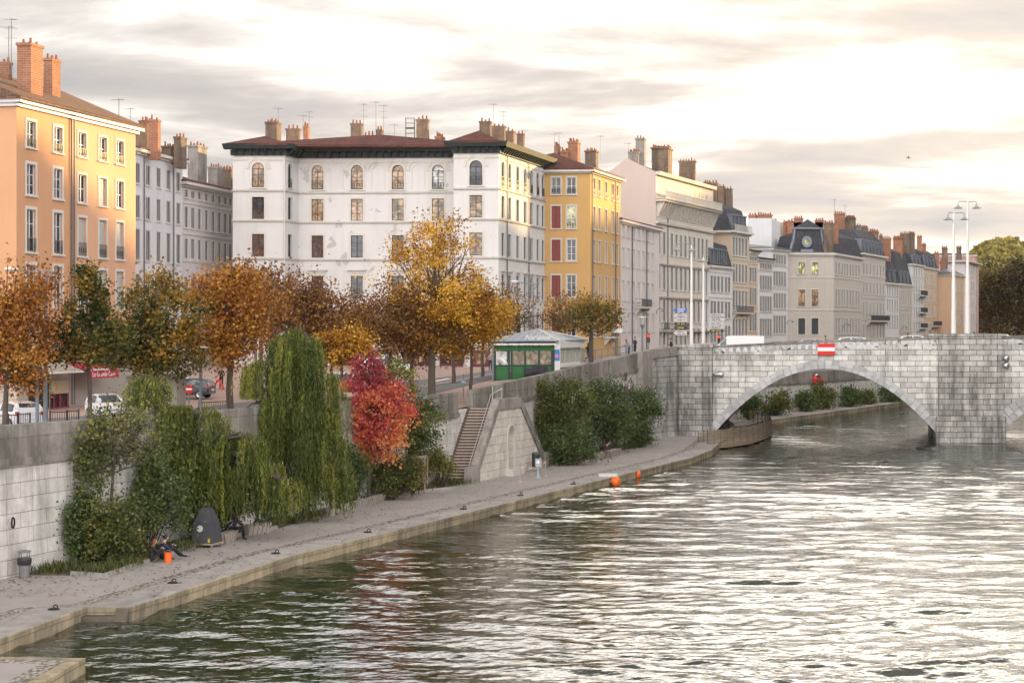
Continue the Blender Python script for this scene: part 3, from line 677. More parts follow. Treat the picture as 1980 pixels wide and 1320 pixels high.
def grid_wins(A, B, cols, rows, zoff=None, **kw):
    """cols: pixel columns; rows: (z, h) ; kw default kit"""
    out = []; w_ = kw.pop('w')
    for ci, c in enumerate(cols):
        s = col_s(A, B, c)
        for ri, r in enumerate(rows):
            q = dict(s=s, z=r[0], h=r[1], w=w_); q.update(kw)
            if len(r) > 2: q.update(r[2])
            if (ci, ri) in OV: q.update(OV[(ci, ri)])
            out.append(q)
    return out
OV = {}
def rowz(px_rows, Y): return [(Z_(b, Y), (b-a)/F*Y)+((x[0],) if x else ()) for a, b, *x in px_rows]
def drain(root, A, B, px, z0, z1, r=.06):
    P, L = Pf(A, B); s = col_s(A, B, px); MB().tube([P(s, .12, z0), P(s, .12, z1)], r, 8).build('drain_pipe', PIPE, root)
def foot3(P0, P1, P2_): return [P0, P1, P2_, P0+(P2_-P1)]
def antenna(root, px, yt, yb, Y, n=3):
    x = X_(px, Y); m_ = MB(); z1, z0 = Z_(yt, Y), Z_(yb, Y)-.6; m_.tube([(x, Y, z0), (x, Y, z1)], .028, 5)
    for k in range(n):
        z = z1-.12-k*(z1-z0)*.16; m_.beam((x-.45, Y-.1, z), (x+.45, Y+.1, z), .02)
    m_.beam((x-.6, Y, z1-.1), (x+.35, Y, z1-.1), .025); m_.build('antenna', PIPE, root)

def building(name, label, P0, P1, P2_, ztop_, mt, w0=None, w1=None, zb=3.0, simple=False, bands=(), bandm=None, cornice=.35, roof='hip', rise=2.2, roofm=None, back=None, zb1=None, cmt=None, over=.5, hcor=.45):
    A, B, C = P0, P1, P2_; ft = foot3(A, B, C); root = thing(name, label, 'building', (B.x, B.y, zb)); wl = MB()
    if w0 is not None: facade(root, wl, A, B, zb, ztop_, w0, simple=simple)
    facade(root, wl, B, C, zb, ztop_, w1 or [], simple=simple)
    q = ft
    for i, j in ((2, 3), (3, 0))+(((0, 1),) if w0 is None else ()):
        wl.add([(*q[i], zb), (*q[j], zb), (*q[j], ztop_), (*q[i], ztop_)], [(0, 1, 2, 3)])
    wall = wl.build('wall', mt, root)
    bm = MB()
    for (a, b) in ((A, B), (B, C)):
        P, L = Pf(a, b)
        for z in bands: band(bm, P, L, z, .16, .10); 
        if cornice: band(bm, P, L, ztop_-hcor, hcor*.45, cornice*.45); band(bm, P, L, ztop_-hcor*.55, hcor*.55+.03, cornice+.015)
    if bm.v: bm.build('cornice', cmt or bandm or TRIM, root)
    rf = MB()
    if roof == 'hip': hip(rf, [(p.x, p.y) for p in ft], ztop_+.22, over, rise)
    elif roof == 'flat': rf.prism([(p.x, p.y) for p in ft], ztop_+.03, ztop_+.2)
    elif roof == 'gable':                # ridge parallel to the street
        m0 = (ft[0]*.52+ft[1]*.48); m1 = (ft[3]*.52+ft[2]*.48)
        v = [(*ft[0], ztop_+.04), (*ft[1], ztop_+.04), (*ft[2], ztop_+.04), (*ft[3], ztop_+.04), (*m0, ztop_+rise), (*m1, ztop_+rise)]
        rf.add(v, [(1, 2, 5, 4), (3, 0, 4, 5)])
        g = MB(); g.add([v[0], v[1], v[4]], [(0, 1, 2)]); g.add([v[2], v[3], v[5]], [(0, 1, 2)]); g.build('gable_wall', mt, root)
    if rf.v: root_roof = rf.build('roof', roofm or TILE, root)
    else: root_roof = None
    return root, root_roof, ft, wall
# ============================================================ THE ROW OF BUILDINGS
# --- orange building, left
ORA = plaster('orange_plaster', (.52, .285, .16), (.36, .22, .13), .3); ORA2 = plaster('apricot_plaster', (.58, .33, .21), (.42, .27, .17), .3)
def Yo(px): return 118*1802/(1900-px)
A = Vector((-52, Yo(32)+2.5)); B = P2(32, Yo(32)); C = P2(137, Yo(137)); D = P2(262, Yo(262)); zt = Z_(205, Yo(32))
rows_o = rowz([(235, 285, dict(rail=True, kind='std')), (318, 377, dict(rail=False)), (405, 487, dict(rail=True)), (512, 592, dict(rail=False)), (622, 690, {})], Yo(60))
zt = Z_(191, Yo(32))
w1 = grid_wins(B, C, [60, 112], rows_o, w=1.12, trim=.17)
r0, rf0, ft, wl = building('apartment_building', 'tall orange plastered building at the left edge with pale window surrounds and brown tiled roof', A, B, C, zt, ORA, zb=4.0, w0=[], w1=w1, cornice=.5, cmt=WFR, roofm=TILEB, rise=4.6, roof='none', hcor=.5)
rf = MB(); P3 = ft[3]
def ridge(p, q, k=.42): return p*(1-k)+q*k
back = Vector((-.96, .28))*13
e = lambda p: p+Vector((.75, -.1))
RZ = zt+3.1
rA = Vector((-52, B.y+9)); rB = B+back*.5+Vector((0, 3)); rC = C+back*.5; rD = D+back*.5
rf.add([(A.x, A.y-.7, zt+.1), (*(B+Vector((.5, -.8))), zt+.1), (*e(C), zt+.1), (*rC, RZ), (*rB, RZ), (*rA, RZ), (*(C+back), zt+.1), (*(B+back), zt+.1), (-52, A.y+14, zt+.1)],
       [(1, 2, 3, 4), (0, 1, 4, 5), (4, 3, 6, 7), (5, 4, 7, 8)])
rf.add([(A.x, A.y-.7, zt-.08), (*(B+Vector((.5, -.8))), zt-.08), (*e(C), zt-.08), (*e(C), zt+.08), (*(B+Vector((.5, -.8))), zt+.08), (A.x, A.y-.7, zt+.08)], [(0, 1, 4, 5), (1, 2, 3, 4)])
rfo = rf.build('roof', TILEB, r0)
for x in (7, 136): drain(r0, B, C, x, 5, zt-.3) if x > 32 else None
P_, L_ = Pf(A, B); MB().tube([P_(L_-2.1, .12, 5), P_(L_-2.1, .12, zt-.3)], .09, 8).build('drain_pipe', PIPE, r0)
chimney(rfo, 33, 60, 83, 73, 168, 118, 'o', (.29, 1)); chimney(rfo, 84, 101, 117, 103, 172, 124, 'o', (.29, 1)); chimney(rfo, 0, 16, 23, 110, 143, 122, 'o', (.29, 1))
antenna(rfo, 22, 35, 130, 120, 3); antenna(rfo, 17, 50, 130, 120, 1)
# apricot half
rows_o2 = rowz([(257, 303, dict(rail=True)), (338, 392, {}), (421, 495, dict(rail=True)), (520, 598, {}), (640, 700, {})], Yo(158))
w1 = grid_wins(C, D, [158, 198, 231], rows_o2, w=1.12, trim=.15)
for q_ in (4, 6, 7, 8, 12): w1[q_]['kind'] = 'shut'
w1[4]['kind'] = 'std'; w1[6]['kind'] = 'shut'; w1[2]['kind'] = 'shut'; w1[13]['kind'] = 'shut'
r1, rf1, ft, wl = building('apartment_building', 'apricot plastered building with slatted blinds, its top corner lit by the sun', C+back, C+Vector((.02, .04)), D, zt-.02, ORA2, zb=4.0, w0=None, w1=w1, cornice=.5, cmt=WFR, roof='none', hcor=.5)
rf = MB(); rf.add([(*e(C), zt+.08), (*(D+Vector((.75, .6))), zt+.08), (*(D+back*.5+Vector((0, .6))), RZ), (*rC, RZ), (*(D+back), zt+.08), (*(C+back), zt+.08)], [(0, 1, 2, 3), (3, 2, 4, 5), (1, 4, 2)])
rf.add([(*e(C), zt-.08), (*(D+Vector((.75, .6))), zt-.08), (*(D+Vector((.75, .6))), zt+.06), (*e(C), zt+.06), (*(D+back), zt-.08), (*(D+back), zt+.06)], [(0, 1, 2, 3), (1, 4, 5, 2)])
rf1 = rf.build('roof', TILEB, r1); drain(r1, C, D, 141, 5, zt-.3)
antenna(rf1, 230, 190, 222, 128, 1)
# --- pale grey building behind (B1)
GREYP = plaster('pale_grey_plaster', (.56, .56, .60), (.35, .34, .34), .4); GREYP2 = plaster('grey_plaster', (.50, .48, .50), (.3, .29, .28), .45)
A = P2(236, 158); B = P2(240, 157.5); C = P2(353, 171)
def wcol(*z): return [x/3.142 for x in z]
w1 = grid_wins(B, C, wcol(835, 898, 962, 1022, 1082), rowz([(311, 350), (374, 418), (440, 500), (528, 585)], 158), w=.95, trim=.1)
zt = Z_(283, 157.5)
r, rf, ft, wl = building('apartment_building', 'pale grey narrow building right of the apricot one with many brick chimneys on top', B+Vector((-12, 3)), B, C, zt, GREYP, simple=True, w1=w1, rise=1.0, roofm=TILEB, cornice=.55, cmt=TRIM)
for c in ((261, 284, None, 235, 283, 164, 'd'), (269, 286, None, 226, 260, 169, 'd'), (286, 305, 311, 224, 288, 162, 'o'), (312, 331, None, 275, 297, 168, 'd'), (336, 349, 361, 257, 305, 167, 'd')): chimney(rf, *c)
drain(r, B, C, 277, 6, zt-.4); drain(r, B, C, 334, 6, zt-.4); antenna(rf, 252, 208, 240, 166, 1)
A = P2(354, 171.2); C = P2(452, 184); zt = Z_(352, 171)
w1 = grid_wins(A, C, wcol(1130, 1170, 1210, 1252, 1293, 1330, 1366, 1398), rowz([(367, 382), (400, 440), (461, 500), (536, 575), (600, 640)], 172), w=.85, trim=.08)
r, rf, ft, wl = building('apartment_building', 'grey lower building in shade just left of the white arched one, with red tiled roof', A+Vector((-12, 3)), A, C, zt, GREYP2, simple=True, w1=w1, rise=1.8, roofm=TILE, cornice=.7, bands=(Z_(392, 171), Z_(452, 171), Z_(505, 171)))
for c in ((363, 383, 400, 274, 350, 178, 'g'), (402, 420, None, 316, 358, 184, 'g'), (422, 447, None, 321, 364, 189, 'd')): chimney(rf, *c)
# --- the big white building
WHT_P = plaster('white_plaster', (.58, .575, .57), (.38, .36, .33), .35, patch=.0); WHT_W = plaster('white_plaster_patched', (.58, .575, .57), (.38, .36, .33), .35, patch=.7)
FL = P2(450, 174.4); FM = P2(551, 174.4); RM = P2(577, 177.4); RE = P2(877, 176.6); RWs = P2(877, 172.2); RC = P2(964, 172.0); SE = P2(1055, 188.4)
zt = Z_(281, 174); zb = 5.5
root = thing('apartment_building', 'large white building with arched top windows, projecting end wings and a dark green bracketed cornice', 'building', (RC.x, RC.y, zb))
wl = MB()
Yr = 177.0
rz_ = [(Z_(366, Yr), 2.5), (Z_(426.6, Yr), 2.25), (Z_(498, Yr), 2.3), (Z_(577, Yr), 2.35), (Z_(650, Yr), 2.6)]
def wrows(front=True, glow=None):
    return [(rz_[0][0], rz_[0][1], dict(arch=True, rail=True)), (rz_[1][0], rz_[1][1], {}), (rz_[2][0], rz_[2][1], {}), (rz_[3][0], rz_[3][1], dict(hood=True)), (rz_[4][0], rz_[4][1], {})]
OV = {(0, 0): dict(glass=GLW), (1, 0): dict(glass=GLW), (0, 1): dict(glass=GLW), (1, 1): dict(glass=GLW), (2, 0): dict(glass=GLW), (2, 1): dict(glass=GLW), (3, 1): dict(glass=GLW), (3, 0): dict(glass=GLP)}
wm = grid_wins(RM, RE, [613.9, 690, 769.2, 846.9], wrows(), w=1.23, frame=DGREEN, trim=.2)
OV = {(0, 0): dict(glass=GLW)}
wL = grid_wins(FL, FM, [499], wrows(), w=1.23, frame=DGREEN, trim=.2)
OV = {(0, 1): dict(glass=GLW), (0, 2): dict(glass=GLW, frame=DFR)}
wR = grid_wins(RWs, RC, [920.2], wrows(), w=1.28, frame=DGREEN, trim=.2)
OV = {}
wT = grid_wins(FM, RM, [560], wrows(), w=.9, frame=DGREEN, trim=.12)
wS = grid_wins(RC, SE, [972, 984.8, 1000.5, 1015, 1027, 1039.5, 1049.5], wrows(), w=.95, frame=DGREEN, trim=.12)
for a, b, ww, mi in ((FL, FM, wL, 0), (FM, RM, wT, 0), (RM, RE, wm, 1), (RWs, RC, wR, 0), (RC, SE, wS, 0), (RE, RWs, [], 0)): facade(root, wl, a, b, zb, zt, ww, mi=mi)
back_l = FL+Vector((5, 18)); wl.add([(*SE, zb), (*back_l, zb), (*back_l, zt), (*SE, zt)], [(0, 1, 2, 3)]); wl.add([(*back_l, zb), (*FL, zb), (*FL, zt), (*back_l, zt)], [(0, 1, 2, 3)])
wl.build('wall', [WHT_P, WHT_W], root)
bm = MB(); cn = MB()
for a, b in ((FL, FM), (FM, RM), (RM, RE), (RWs, RC), (RC, SE)):
    P, L = Pf(a, b)
    for zz in (Z_(371, Yr), Z_(428.5, Yr), Z_(500.5, Yr)): bm.hexa([P(-.1, 0, zz-.16), P(-.1, .16, zz-.16), P(L+.1, .16, zz-.16), P(L+.1, 0, zz-.16)], [P(-.1, 0, zz), P(-.1, .22, zz), P(L+.1, .22, zz), P(L+.1, 0, zz)])
    bm.hexa([P(-.05, 0, zt-1.5), P(-.05, .08, zt-1.5), P(L+.05, .08, zt-1.5), P(L+.05, 0, zt-1.5)], [P(-.05, 0, zt-1.35), P(-.05, .1, zt-1.35), P(L+.05, .1, zt-1.35), P(L+.05, 0, zt-1.35)])
    c0 = -.2 if a in (FL, RWs, RC) else .0; 
    cn.hexa([P(c0, 0, zt-1.0), P(c0, .25, zt-1.0), P(L+.2, .25, zt-1.0), P(L+.2, 0, zt-1.0)], [P(c0, 0, zt-.45), P(c0, .3, zt-.45), P(L+.2, .3, zt-.45), P(L+.2, 0, zt-.45)])
    cn.hexa([P(c0-.6, 0, zt-.4), P(c0-.6, .95, zt-.4), P(L+.8, .95, zt-.4), P(L+.8, 0, zt-.4)], [P(c0-.75, 0, zt+.1), P(c0-.75, 1.15, zt+.1), P(L+.95, 1.15, zt+.1), P(L+.95, 0, zt+.1)])
    n = max(2, int(L/.75))
    for k in range(n):
        s = (k+.5)*L/n; cn.hexa([P(s-.12, .25, zt-.95), P(s-.12, .35, zt-.95), P(s+.12, .35, zt-.95), P(s+.12, .25, zt-.95)], [P(s-.12, .25, zt-.4), P(s-.12, .85, zt-.4), P(s+.12, .85, zt-.4), P(s+.12, .25, zt-.4)])
P, L = Pf(RM, RE)                       # blind arches and impost course
for px in (651.2, 731.3, 808.7):
    s = col_s(RM, RE, px); r_ = .62; zh = rz_[0][0]+2.5-.62
    n = 12
    for rr, tt, ww_ in ((.62, .03, .1), (1.02, .07, .24)):
        for k in range(n):
            a0, a1 = math.pi*k/n, math.pi*(k+1)/n
            c_ = [(s+rr*math.cos(a0), zh+rr*math.sin(a0)), (s+(rr+ww_)*math.cos(a0), zh+(rr+ww_)*math.sin(a0)), (s+(rr+ww_)*math.cos(a1), zh+(rr+ww_)*math.sin(a1)), (s+rr*math.cos(a1), zh+rr*math.sin(a1))]
            bm.hexa([P(x, 0, z) for x, z in c_], [P(x, tt, z) for x, z in c_])
    for sg in (-1, 1): bm.hexa([P(s+sg*.67-.05, 0, rz_[0][0]), P(s+sg*.67+.05, 0, rz_[0][0]), P(s+sg*.67+.05, .03, rz_[0][0]), P(s+sg*.67-.05, .03, rz_[0][0])], [P(s+sg*.67-.05, 0, zh), P(s+sg*.67+.05, 0, zh), P(s+sg*.67+.05, .03, zh), P(s+sg*.67-.05, .03, zh)])
for px in (613.9, 690, 769.2, 846.9, 499, 920.2):
    a, b = (RM, RE) if 577 < px < 877 else ((FL, FM) if px < 577 else (RWs, RC)); Pq, _ = Pf(a, b); s = col_s(a, b, px); zh = rz_[0][0]+2.5-.615
    for k in range(12):
        a0, a1 = math.pi*k/12, math.pi*(k+1)/12; c_ = [(s+r_*math.cos(t_), zh+r_*math.sin(t_)) for r_, t_ in ((1.02, a0), (1.26, a0), (1.26, a1), (1.02, a1))]
        bm.hexa([Pq(x, 0, z) for x, z in c_], [Pq(x, .08, z) for x, z in c_])
bm.build('cornice_bands', TRIM, root); cn.build('cornice', DGREEN, root)
rf = MB()
hip(rf, [(FL.x, FL.y), (RC.x, RC.y+3.5), (SE.x-.4, SE.y), tuple(back_l)], zt+.12, .4, 1.5, .25)
hip(rf, [(FL.x, FL.y), (FM.x, FM.y), (FM.x+2, FM.y+11), (FL.x+2, FL.y+11)], zt+.13, .9, 1.1, .4)
hip(rf, [(RWs.x, RWs.y), (RC.x, RC.y), (SE.x, SE.y), (SE.x-8, SE.y+2)], zt+.14, .85, 1.3, .3)
roofw = rf.build('roof', TILE, root)
for c in ((513, 535, None, 229, 268, 180, 'd'), (553, 577, 581, 242, 280, 178.5, 'd'), (586, 595, 598, 237, 276, 178.2, 'o'), (678, 698, 701, 232, 270, 181, 'd'), (702, 722, 724, 255, 271, 180, 'o'), (727, 738, 741, 244, 273, 179.5, 'd'), (805, 827, 830, 224, 273, 179, 'd'), (841, 853, None, 257, 271, 179, 'o'),
          (927, 948, 951, 228, 264, 181, 'd'), (951, 975, 978, 237, 276, 184, 'd'), (977, 993, 997, 247, 284, 186, 'd'), (999, 1012, 1014, 252, 292, 188, 'd')): chimney(roofw, *c)
for a_ in ((538, 208, 262, 180, 1), (586, 222, 240, 179, 1), (598, 215, 260, 179, 2), (703, 200, 262, 181, 3), (727, 196, 262, 179.6, 1), (742, 203, 262, 181, 3), (763, 240, 266, 181, 1), (954, 200, 240, 182, 1), (973, 215, 245, 184, 2), (1015, 250, 260, 188, 1)): antenna(roofw, *a_)
sc_ = MB(); xs_ = [X_(784, 178), X_(801, 178)]
for x in xs_:
    for yy in (178, 179): sc_.tube([(x, yy, Z_(272, 178)), (x, yy, Z_(227, 178))], .03, 5)
for z in (268, 257, 247, 237, 228):
    for yy in (178, 179): sc_.beam((xs_[0], yy, Z_(z, 178)), (xs_[1], yy, Z_(z, 178)), .04)
for z in (247,): sc_.box(xs_[0], xs_[1], 178, 179, Z_(z, 178), Z_(z, 178)+.05)
sc_.build('roof_scaffold', PIPE, roofw)
drain(root, RC, SE, 979, 7, zt-1); drain(root, RC, SE, 1021, 7, zt-1)
P, L = Pf(FL, FM); MB().tube([P(L-.05, .1, 7), P(L-.05, .1, zt-1)], .07, 8).build('drain_pipe', WHT_P, root)
# --- yellow building
YEL = plaster('yellow_plaster', (.53, .325, .13), (.36, .24, .11), .3)
A = P2(1046, 188.6)+Vector((-6, .1)); B = P2(1141.5, 187.5); C = P2(1200, 199.5); zt = Z_(329, 187.5)
rws = rowz([(343, 375, dict(rail=True)), (398, 441, {}), (463, 504, {}), (532, 574, {}), (606, 650, {})], 187.5)
w0 = grid_wins(A, B, [1075.3, 1104.8], rws, w=.98, trim=.14)
for i in (1, 2, 3, 4): w0[i]['kind'] = 'panel'
w0[6]['glass'] = GLY; w0[6]['rail'] = True
w1 = grid_wins(B, C, [1148.8, 1158.6, 1171.7, 1184.7, 1193.2], rws, w=.85, trim=.1)
r, rf, ft, wl = building('apartment_building', 'yellow building with dark red closed shutters on its front', A, B, C, zt, YEL, w0=w0, w1=w1, rise=2.3, roofm=TILE, cornice=.5, hcor=.35, bands=())
chimney(rf, 1083, 1097, None, 286, 316, 194, 'o'); chimney(rf, 1098, 1117, 1122, 268, 320, 195, 'o'); chimney(rf, 1072, 1079, None, 276, 310, 194, 'o'); chimney(rf, 1131, 1152, 1157, 285, 332, 198, 'd')
drain(r, B, C, 1144.5, 7, zt); drain(r, B, C, 1189, 7, zt); antenna(rf, 1072, 258, 290, 194, 1); antenna(rf, 1081, 256, 290, 194, 1); antenna(rf, 1161, 262, 300, 198, 1)
P, L = Pf(B, C); s_ = col_s(B, C, 1175)
def balcony(root, P, s0, s1, z, dep=.9, rail=IRON):
    b = MB(); b.hexa([P(s0, 0, z-.16), P(s0, dep, z-.16), P(s1, dep, z-.16), P(s1, 0, z-.16)], [P(s0, 0, z), P(s0, dep, z), P(s1, dep, z), P(s1, 0, z)])
    for zz in (.1, .95):
        for p, q in ((P(s0, 0, z+zz), P(s0, dep, z+zz)), (P(s0, dep, z+zz), P(s1, dep, z+zz)), (P(s1, dep, z+zz), P(s1, 0, z+zz))): b.beam(p, q, .04, .04, 1)
    n = int((s1-s0)/.16)
    for k in range(n+1): s = s0+(s1-s0)*k/n; b.beam(P(s, dep, z+.1), P(s, dep, z+.95), .03, .03, 1, up=(0, 1, 0))
    for s in (s0+.3, s1-.3): b.hexa([P(s-.12, 0, z-.9), P(s-.12, .1, z-.9), P(s+.12, .1, z-.9), P(s+.12, 0, z-.9)], [P(s-.12, 0, z-.16), P(s-.12, dep-.1, z-.16), P(s+.12, dep-.1, z-.16), P(s+.12, 0, z-.16)])
    b.build('balcony', [TRIM, rail], root)
balcony(r, P, s_-1.6, s_+1.6, rws[4][0]-.1)
# --- low pinkish building with two drain pipes
PNK = plaster('pale_pink_plaster', (.60, .54, .54), (.4, .36, .34), .3)
A = P2(1199.3, 199.7); C = P2(1275, 218.9); zt = Z_(425, 199.7)
w1 = grid_wins(A, C, [1205, 1214.8, 1225, 1234.7, 1244, 1253, 1262], rowz([(432, 455), (478, 513), (542, 580), (604, 640)], 199.7), w=.92, trim=.1, frame=WFR, glass=GLP)
r, rf, ft, wl = building('apartment_building', 'low pale pink building between the yellow one and the tall gabled one', A+Vector((-12, 3)), A, C, zt, PNK, w1=w1, rise=1.2, roofm=TILE, cornice=.45, cmt=PNK)
drain(r, A, C, 1221, 7, zt-.2, .07); drain(r, A, C, 1249, 7, zt-.2, .07); P, L = Pf(A, C); s_ = col_s(A, C, 1237); balcony(r, P, s_-2.6, s_+2.6, Z_(594, 210)); 
# --- tall building with pink gable and grand cornice
CRM = plaster('cream_stone', (.56, .52, .47), (.3, .28, .25), .5); PGB = plaster('pink_gable_plaster', (.50, .42, .38), (.38, .31, .29), .25)
B = P2(1268, 219); C = P2(1379, 243); back2 = Vector((-13.5, 3.6)); zt = Z_(332, 219)
fr = lambda y: Z_(y, 219)
w1 = grid_wins(B, C, [1274, 1284, 1299, 1307.6, 1316.6, 1325, 1333.5, 1342, 1350.5, 1358, 1366], [(fr(373), 1.5, dict(trim=0)), (fr(490), 2.9, dict(rail=True)), (fr(558), 3.0, {}), (fr(622), 2.9, {}), (fr(668), 2.2, {})], w=1.0, trim=.16)
root = thing('apartment_building', 'tall building with a plain pink gable wall, rooftop terrace rail and huge bracketed cornice', 'building', (B.x, B.y, 4))
wl = MB(); facade(root, wl, B, C, 4, zt, w1, simple=True); wl.add([(*C, 4), (*(C+back2), 4), (*(C+back2), zt), (*C, zt)], [(0, 1, 2, 3)]); wl.build('wall', CRM, root)
A_ = B+back2; gp = [(A_.x-1, A_.y, 4), (B.x, B.y, 4), (B.x, B.y, zt), (X_(1236, 220), B.y+.9, Z_(318, 220)), (X_(1213, 220.6), B.y+1.6, Z_(306, 220.6)), (X_(1180, 221.6), A_.y-1, Z_(330, 221.6)), (A_.x-1, A_.y, Z_(346, 222.6))]
ex = Vector((.3, 1)).normalized()*27
g = MB(); g.add(gp+[(p[0]+ex.x*.02, p[1]+ex.y*.02, p[2]) for p in gp], [(0, 1, 2, 3, 4, 5, 6)]); g.build('gable_wall', PGB, root)
rf = MB(); e3 = [(p[0]+ex.x, p[1]+ex.y, p[2]) for p in gp]; n = 7
for i in (2, 3, 4, 5): rf.add([gp[i], gp[i+1], e3[i+1], e3[i]], [(0, 3, 2, 1)])
rfD = rf.build('roof', TILE, root)
P, L = Pf(B, C); bm = MB(); zc_ = fr(384)
for s0, z, h, pr in ((0, fr(389), .35, 1.25), (0, fr(385.5), .12, 1.45), (0, fr(508)-.2, .2, .25), (0, fr(574)-.1, .2, .3), (0, fr(432), .25, .3), (0, fr(338), .45, .5), (0, fr(640)-.1, .2, .6)):
    bm.hexa([P(-.05, 0, z), P(-.05, pr, z), P(L+.05, pr, z), P(L+.05, 0, z)], [P(-.05, 0, z+h), P(-.05, pr+.1, z+h), P(L+.05, pr+.1, z+h), P(L+.05, 0, z+h)])
n = 26
for k in range(n):
    s = (k+.5)*L/n; z1_ = fr(389); z0_ = fr(418)
    bm.hexa([P(s-.14, 0, z0_), P(s-.14, .2, z0_), P(s+.14, .2, z0_), P(s+.14, 0, z0_)], [P(s-.14, 0, z1_), P(s-.14, 1.05, z1_), P(s+.14, 1.05, z1_), P(s+.14, 0, z1_)])
bm.build('cornice', CRM, root)
bl = MB(); zt0 = fr(383.5)
for zz in (.08, 1.0): bl.beam(P(0, 1.35, zt0+zz), P(L, 1.35, zt0+zz), .12, .12)
for k in range(90): s = (k+.5)*L/90; bl.beam(P(s, 1.35, zt0+.1), P(s, 1.35, zt0+1), .07, .07, up=(0, 1, 0))
bl.build('balustrade', CRM, root)
for c in ((1215, 1234, None, 288, 312, 223, 'g'), (1229, 1246, 1249, 262, 325, 224, 'g'), (1260, 1292, 1300, 280, 340, 228, 'd'), (1313, 1344, 1346, 306, 356, 235, 'd')): chimney(rfD, *c)
drain(root, B, C, 1290, 7, fr(395)); antenna(rfD, 1215, 276, 300, 224, 1); s_ = col_s(B, C, 1275)
for sp0, sp1 in ((1276, 1287), (1296, 1330)): balcony(root, P, col_s(B, C, sp0), col_s(B, C, sp1), fr(638), .6)
LBLUE = plaster('white_plaster_far', (.60, .60, .62), (.36, .35, .34), .35); BEI = plaster('beige_plaster', (.52, .42, .31), (.34, .27, .2), .3); STG = plaster('warm_stone', (.46, .42, .38), (.27, .25, .22), .45)
PIT = plaster('peach_plaster', (.56, .40, .28), (.36, .27, .2), .3); PNR = plaster('rose_plaster', (.50, .26, .24), (.35, .2, .18), .25)
def std(name, label, xa, Ya, xb, Yb, eave, mt, cols, rows, back=(-12, 3), roof='hip', rise=1.2, roofm=TILE, mans=None, w=.95, front=None, simple=True, rail=False, bands=(), corn=.35, kw=None, zb=3.0, A=None, drm=None):
    B = P2(xa, Ya); C = P2(xb, Yb); A = A or B+Vector(back); zt = Z_(eave, Ya)
    w1 = grid_wins(B, C, cols, rowz(rows, Ya), w=w, trim=.12, **(kw or {})); w0 = None
    if front: w0 = grid_wins(A, B, front[0], rowz(rows if len(front) < 3 else front[2], Ya), w=front[1], trim=.14, **(kw or {}))
    r, rf, ft, wl = building(name, label, A, B, C, zt, mt, w0=w0, w1=w1, simple=simple, rise=rise, roofm=roofm, cornice=corn, roof='none' if mans else roof, bands=[Z_(b, Ya) for b in bands], zb=zb)
    if mans:
        m_ = MB(); h1 = (eave-mans[0])/F*Ya; mansard(r, m_, [tuple(p) for p in ft], zt+.02, h1, mans[1], mans[2], None, None); rf = m_.build('roof', drm or SLATE, r)
        if mans[3]: dormers(rf, B, C, zt+.1, min(h1*.8, 2.2), [col_s(B, C, c) for c in mans[3]], w=1.0)
    return r, rf, B, C
# --- mansarded house below the tall one
r, rf, B, C = std('townhouse', 'small white house with a slate mansard and dormers, tucked beside the tall gabled building', 1373, 240.2, 1416, 249, 513, LBLUE, [1376, 1382, 1389, 1396, 1403.5, 1409.5], [(533, 563), (582, 615), (630, 662)], mans=(470, .7, .5, [1377.5, 1385.5, 1394, 1403]), w=1.0, bands=(526, 575))
r, rf, B, C = std('apartment_building', 'beige building with a bare side wall and slate attic behind a stone terrace', 1414, 249.5, 1449, 257, 446, BEI, [1418.5, 1424, 1430, 1436, 1442.5], [(457, 493, dict(rail=True)), (509, 545), (561, 600), (616, 655)], back=(-13, 3), mans=(402, .9, 1.0, [1419, 1426, 1433, 1441]), bands=(501, 553), corn=.6)
for c in ((1360, 1374, None, 348, 392, 258, 'd'), (1375, 1387, None, 349, 398, 258, 'd'), (1388, 1401, 1403, 355, 400, 258, 'd'), (1403, 1415, 1417, 360, 402, 258, 'd')): chimney(rf, *c)
P, L = Pf(B, C); balcony(r, P, .3, L-.3, Z_(446, 249.5), .5, TRIM); balcony(r, P, .3, L-.3, Z_(604, 249.5), .8)
std('townhouse', 'narrow yellowish house between the beige building and the white terrace', 1448, 257.2, 1465, 260.5, 486, PIT, [1451.5, 1455.5, 1460], [(495, 504), (516, 545), (556, 590), (604, 640)], bands=(510,))
std('townhouse', 'white house with a dark flat roofline right of the narrow yellowish one', 1464, 260.6, 1493, 267, 500, LBLUE, [1471, 1475.8, 1480.6, 1485.3, 1490], [(508, 519), (532, 560), (572, 602), (616, 650)], roof='hip', roofm=SLATE, rise=.8, bands=(524,))
r, rf, B, C = std('apartment_building', 'white terrace house next to the domed stone building', 1492.5, 267.2, 1524, 274.5, 480, LBLUE, [1497, 1502, 1507, 1512, 1517.5], [(491, 509), (524, 552), (566, 596), (610, 645)], roofm=ZINC, rise=.8, bands=(514, 558))
ob = thing('apartment_building', 'plain white block with brick chimneys rising behind the terrace', 'building', (X_(1445, 282), 282, 6))
b_ = MB(); b_.prism([tuple(P2(1446, 282)), tuple(P2(1492, 282)), (X_(1492, 282)+3, 292), (X_(1446, 282)+3, 292)], 6, Z_(422, 282)); wl = b_.build('wall', LBLUE, ob)
chimney(wl, 1447, 1462, None, 412, 424, 283, 'o'); chimney(wl, 1464, 1491, None, 411, 424, 283, 'o')
ob = thing('apartment_building', 'beige party wall with brick chimney stacks behind the domed building', 'building', (X_(1495, 300), 300, 6))
b_ = MB(); b_.prism([tuple(P2(1494, 300)), tuple(P2(1600, 300)), (X_(1600, 300)+3, 310), (X_(1494, 300)+3, 310)], 6, Z_(430, 300)); wl = b_.build('wall', plaster('party_wall', (.42, .38, .33)), ob)
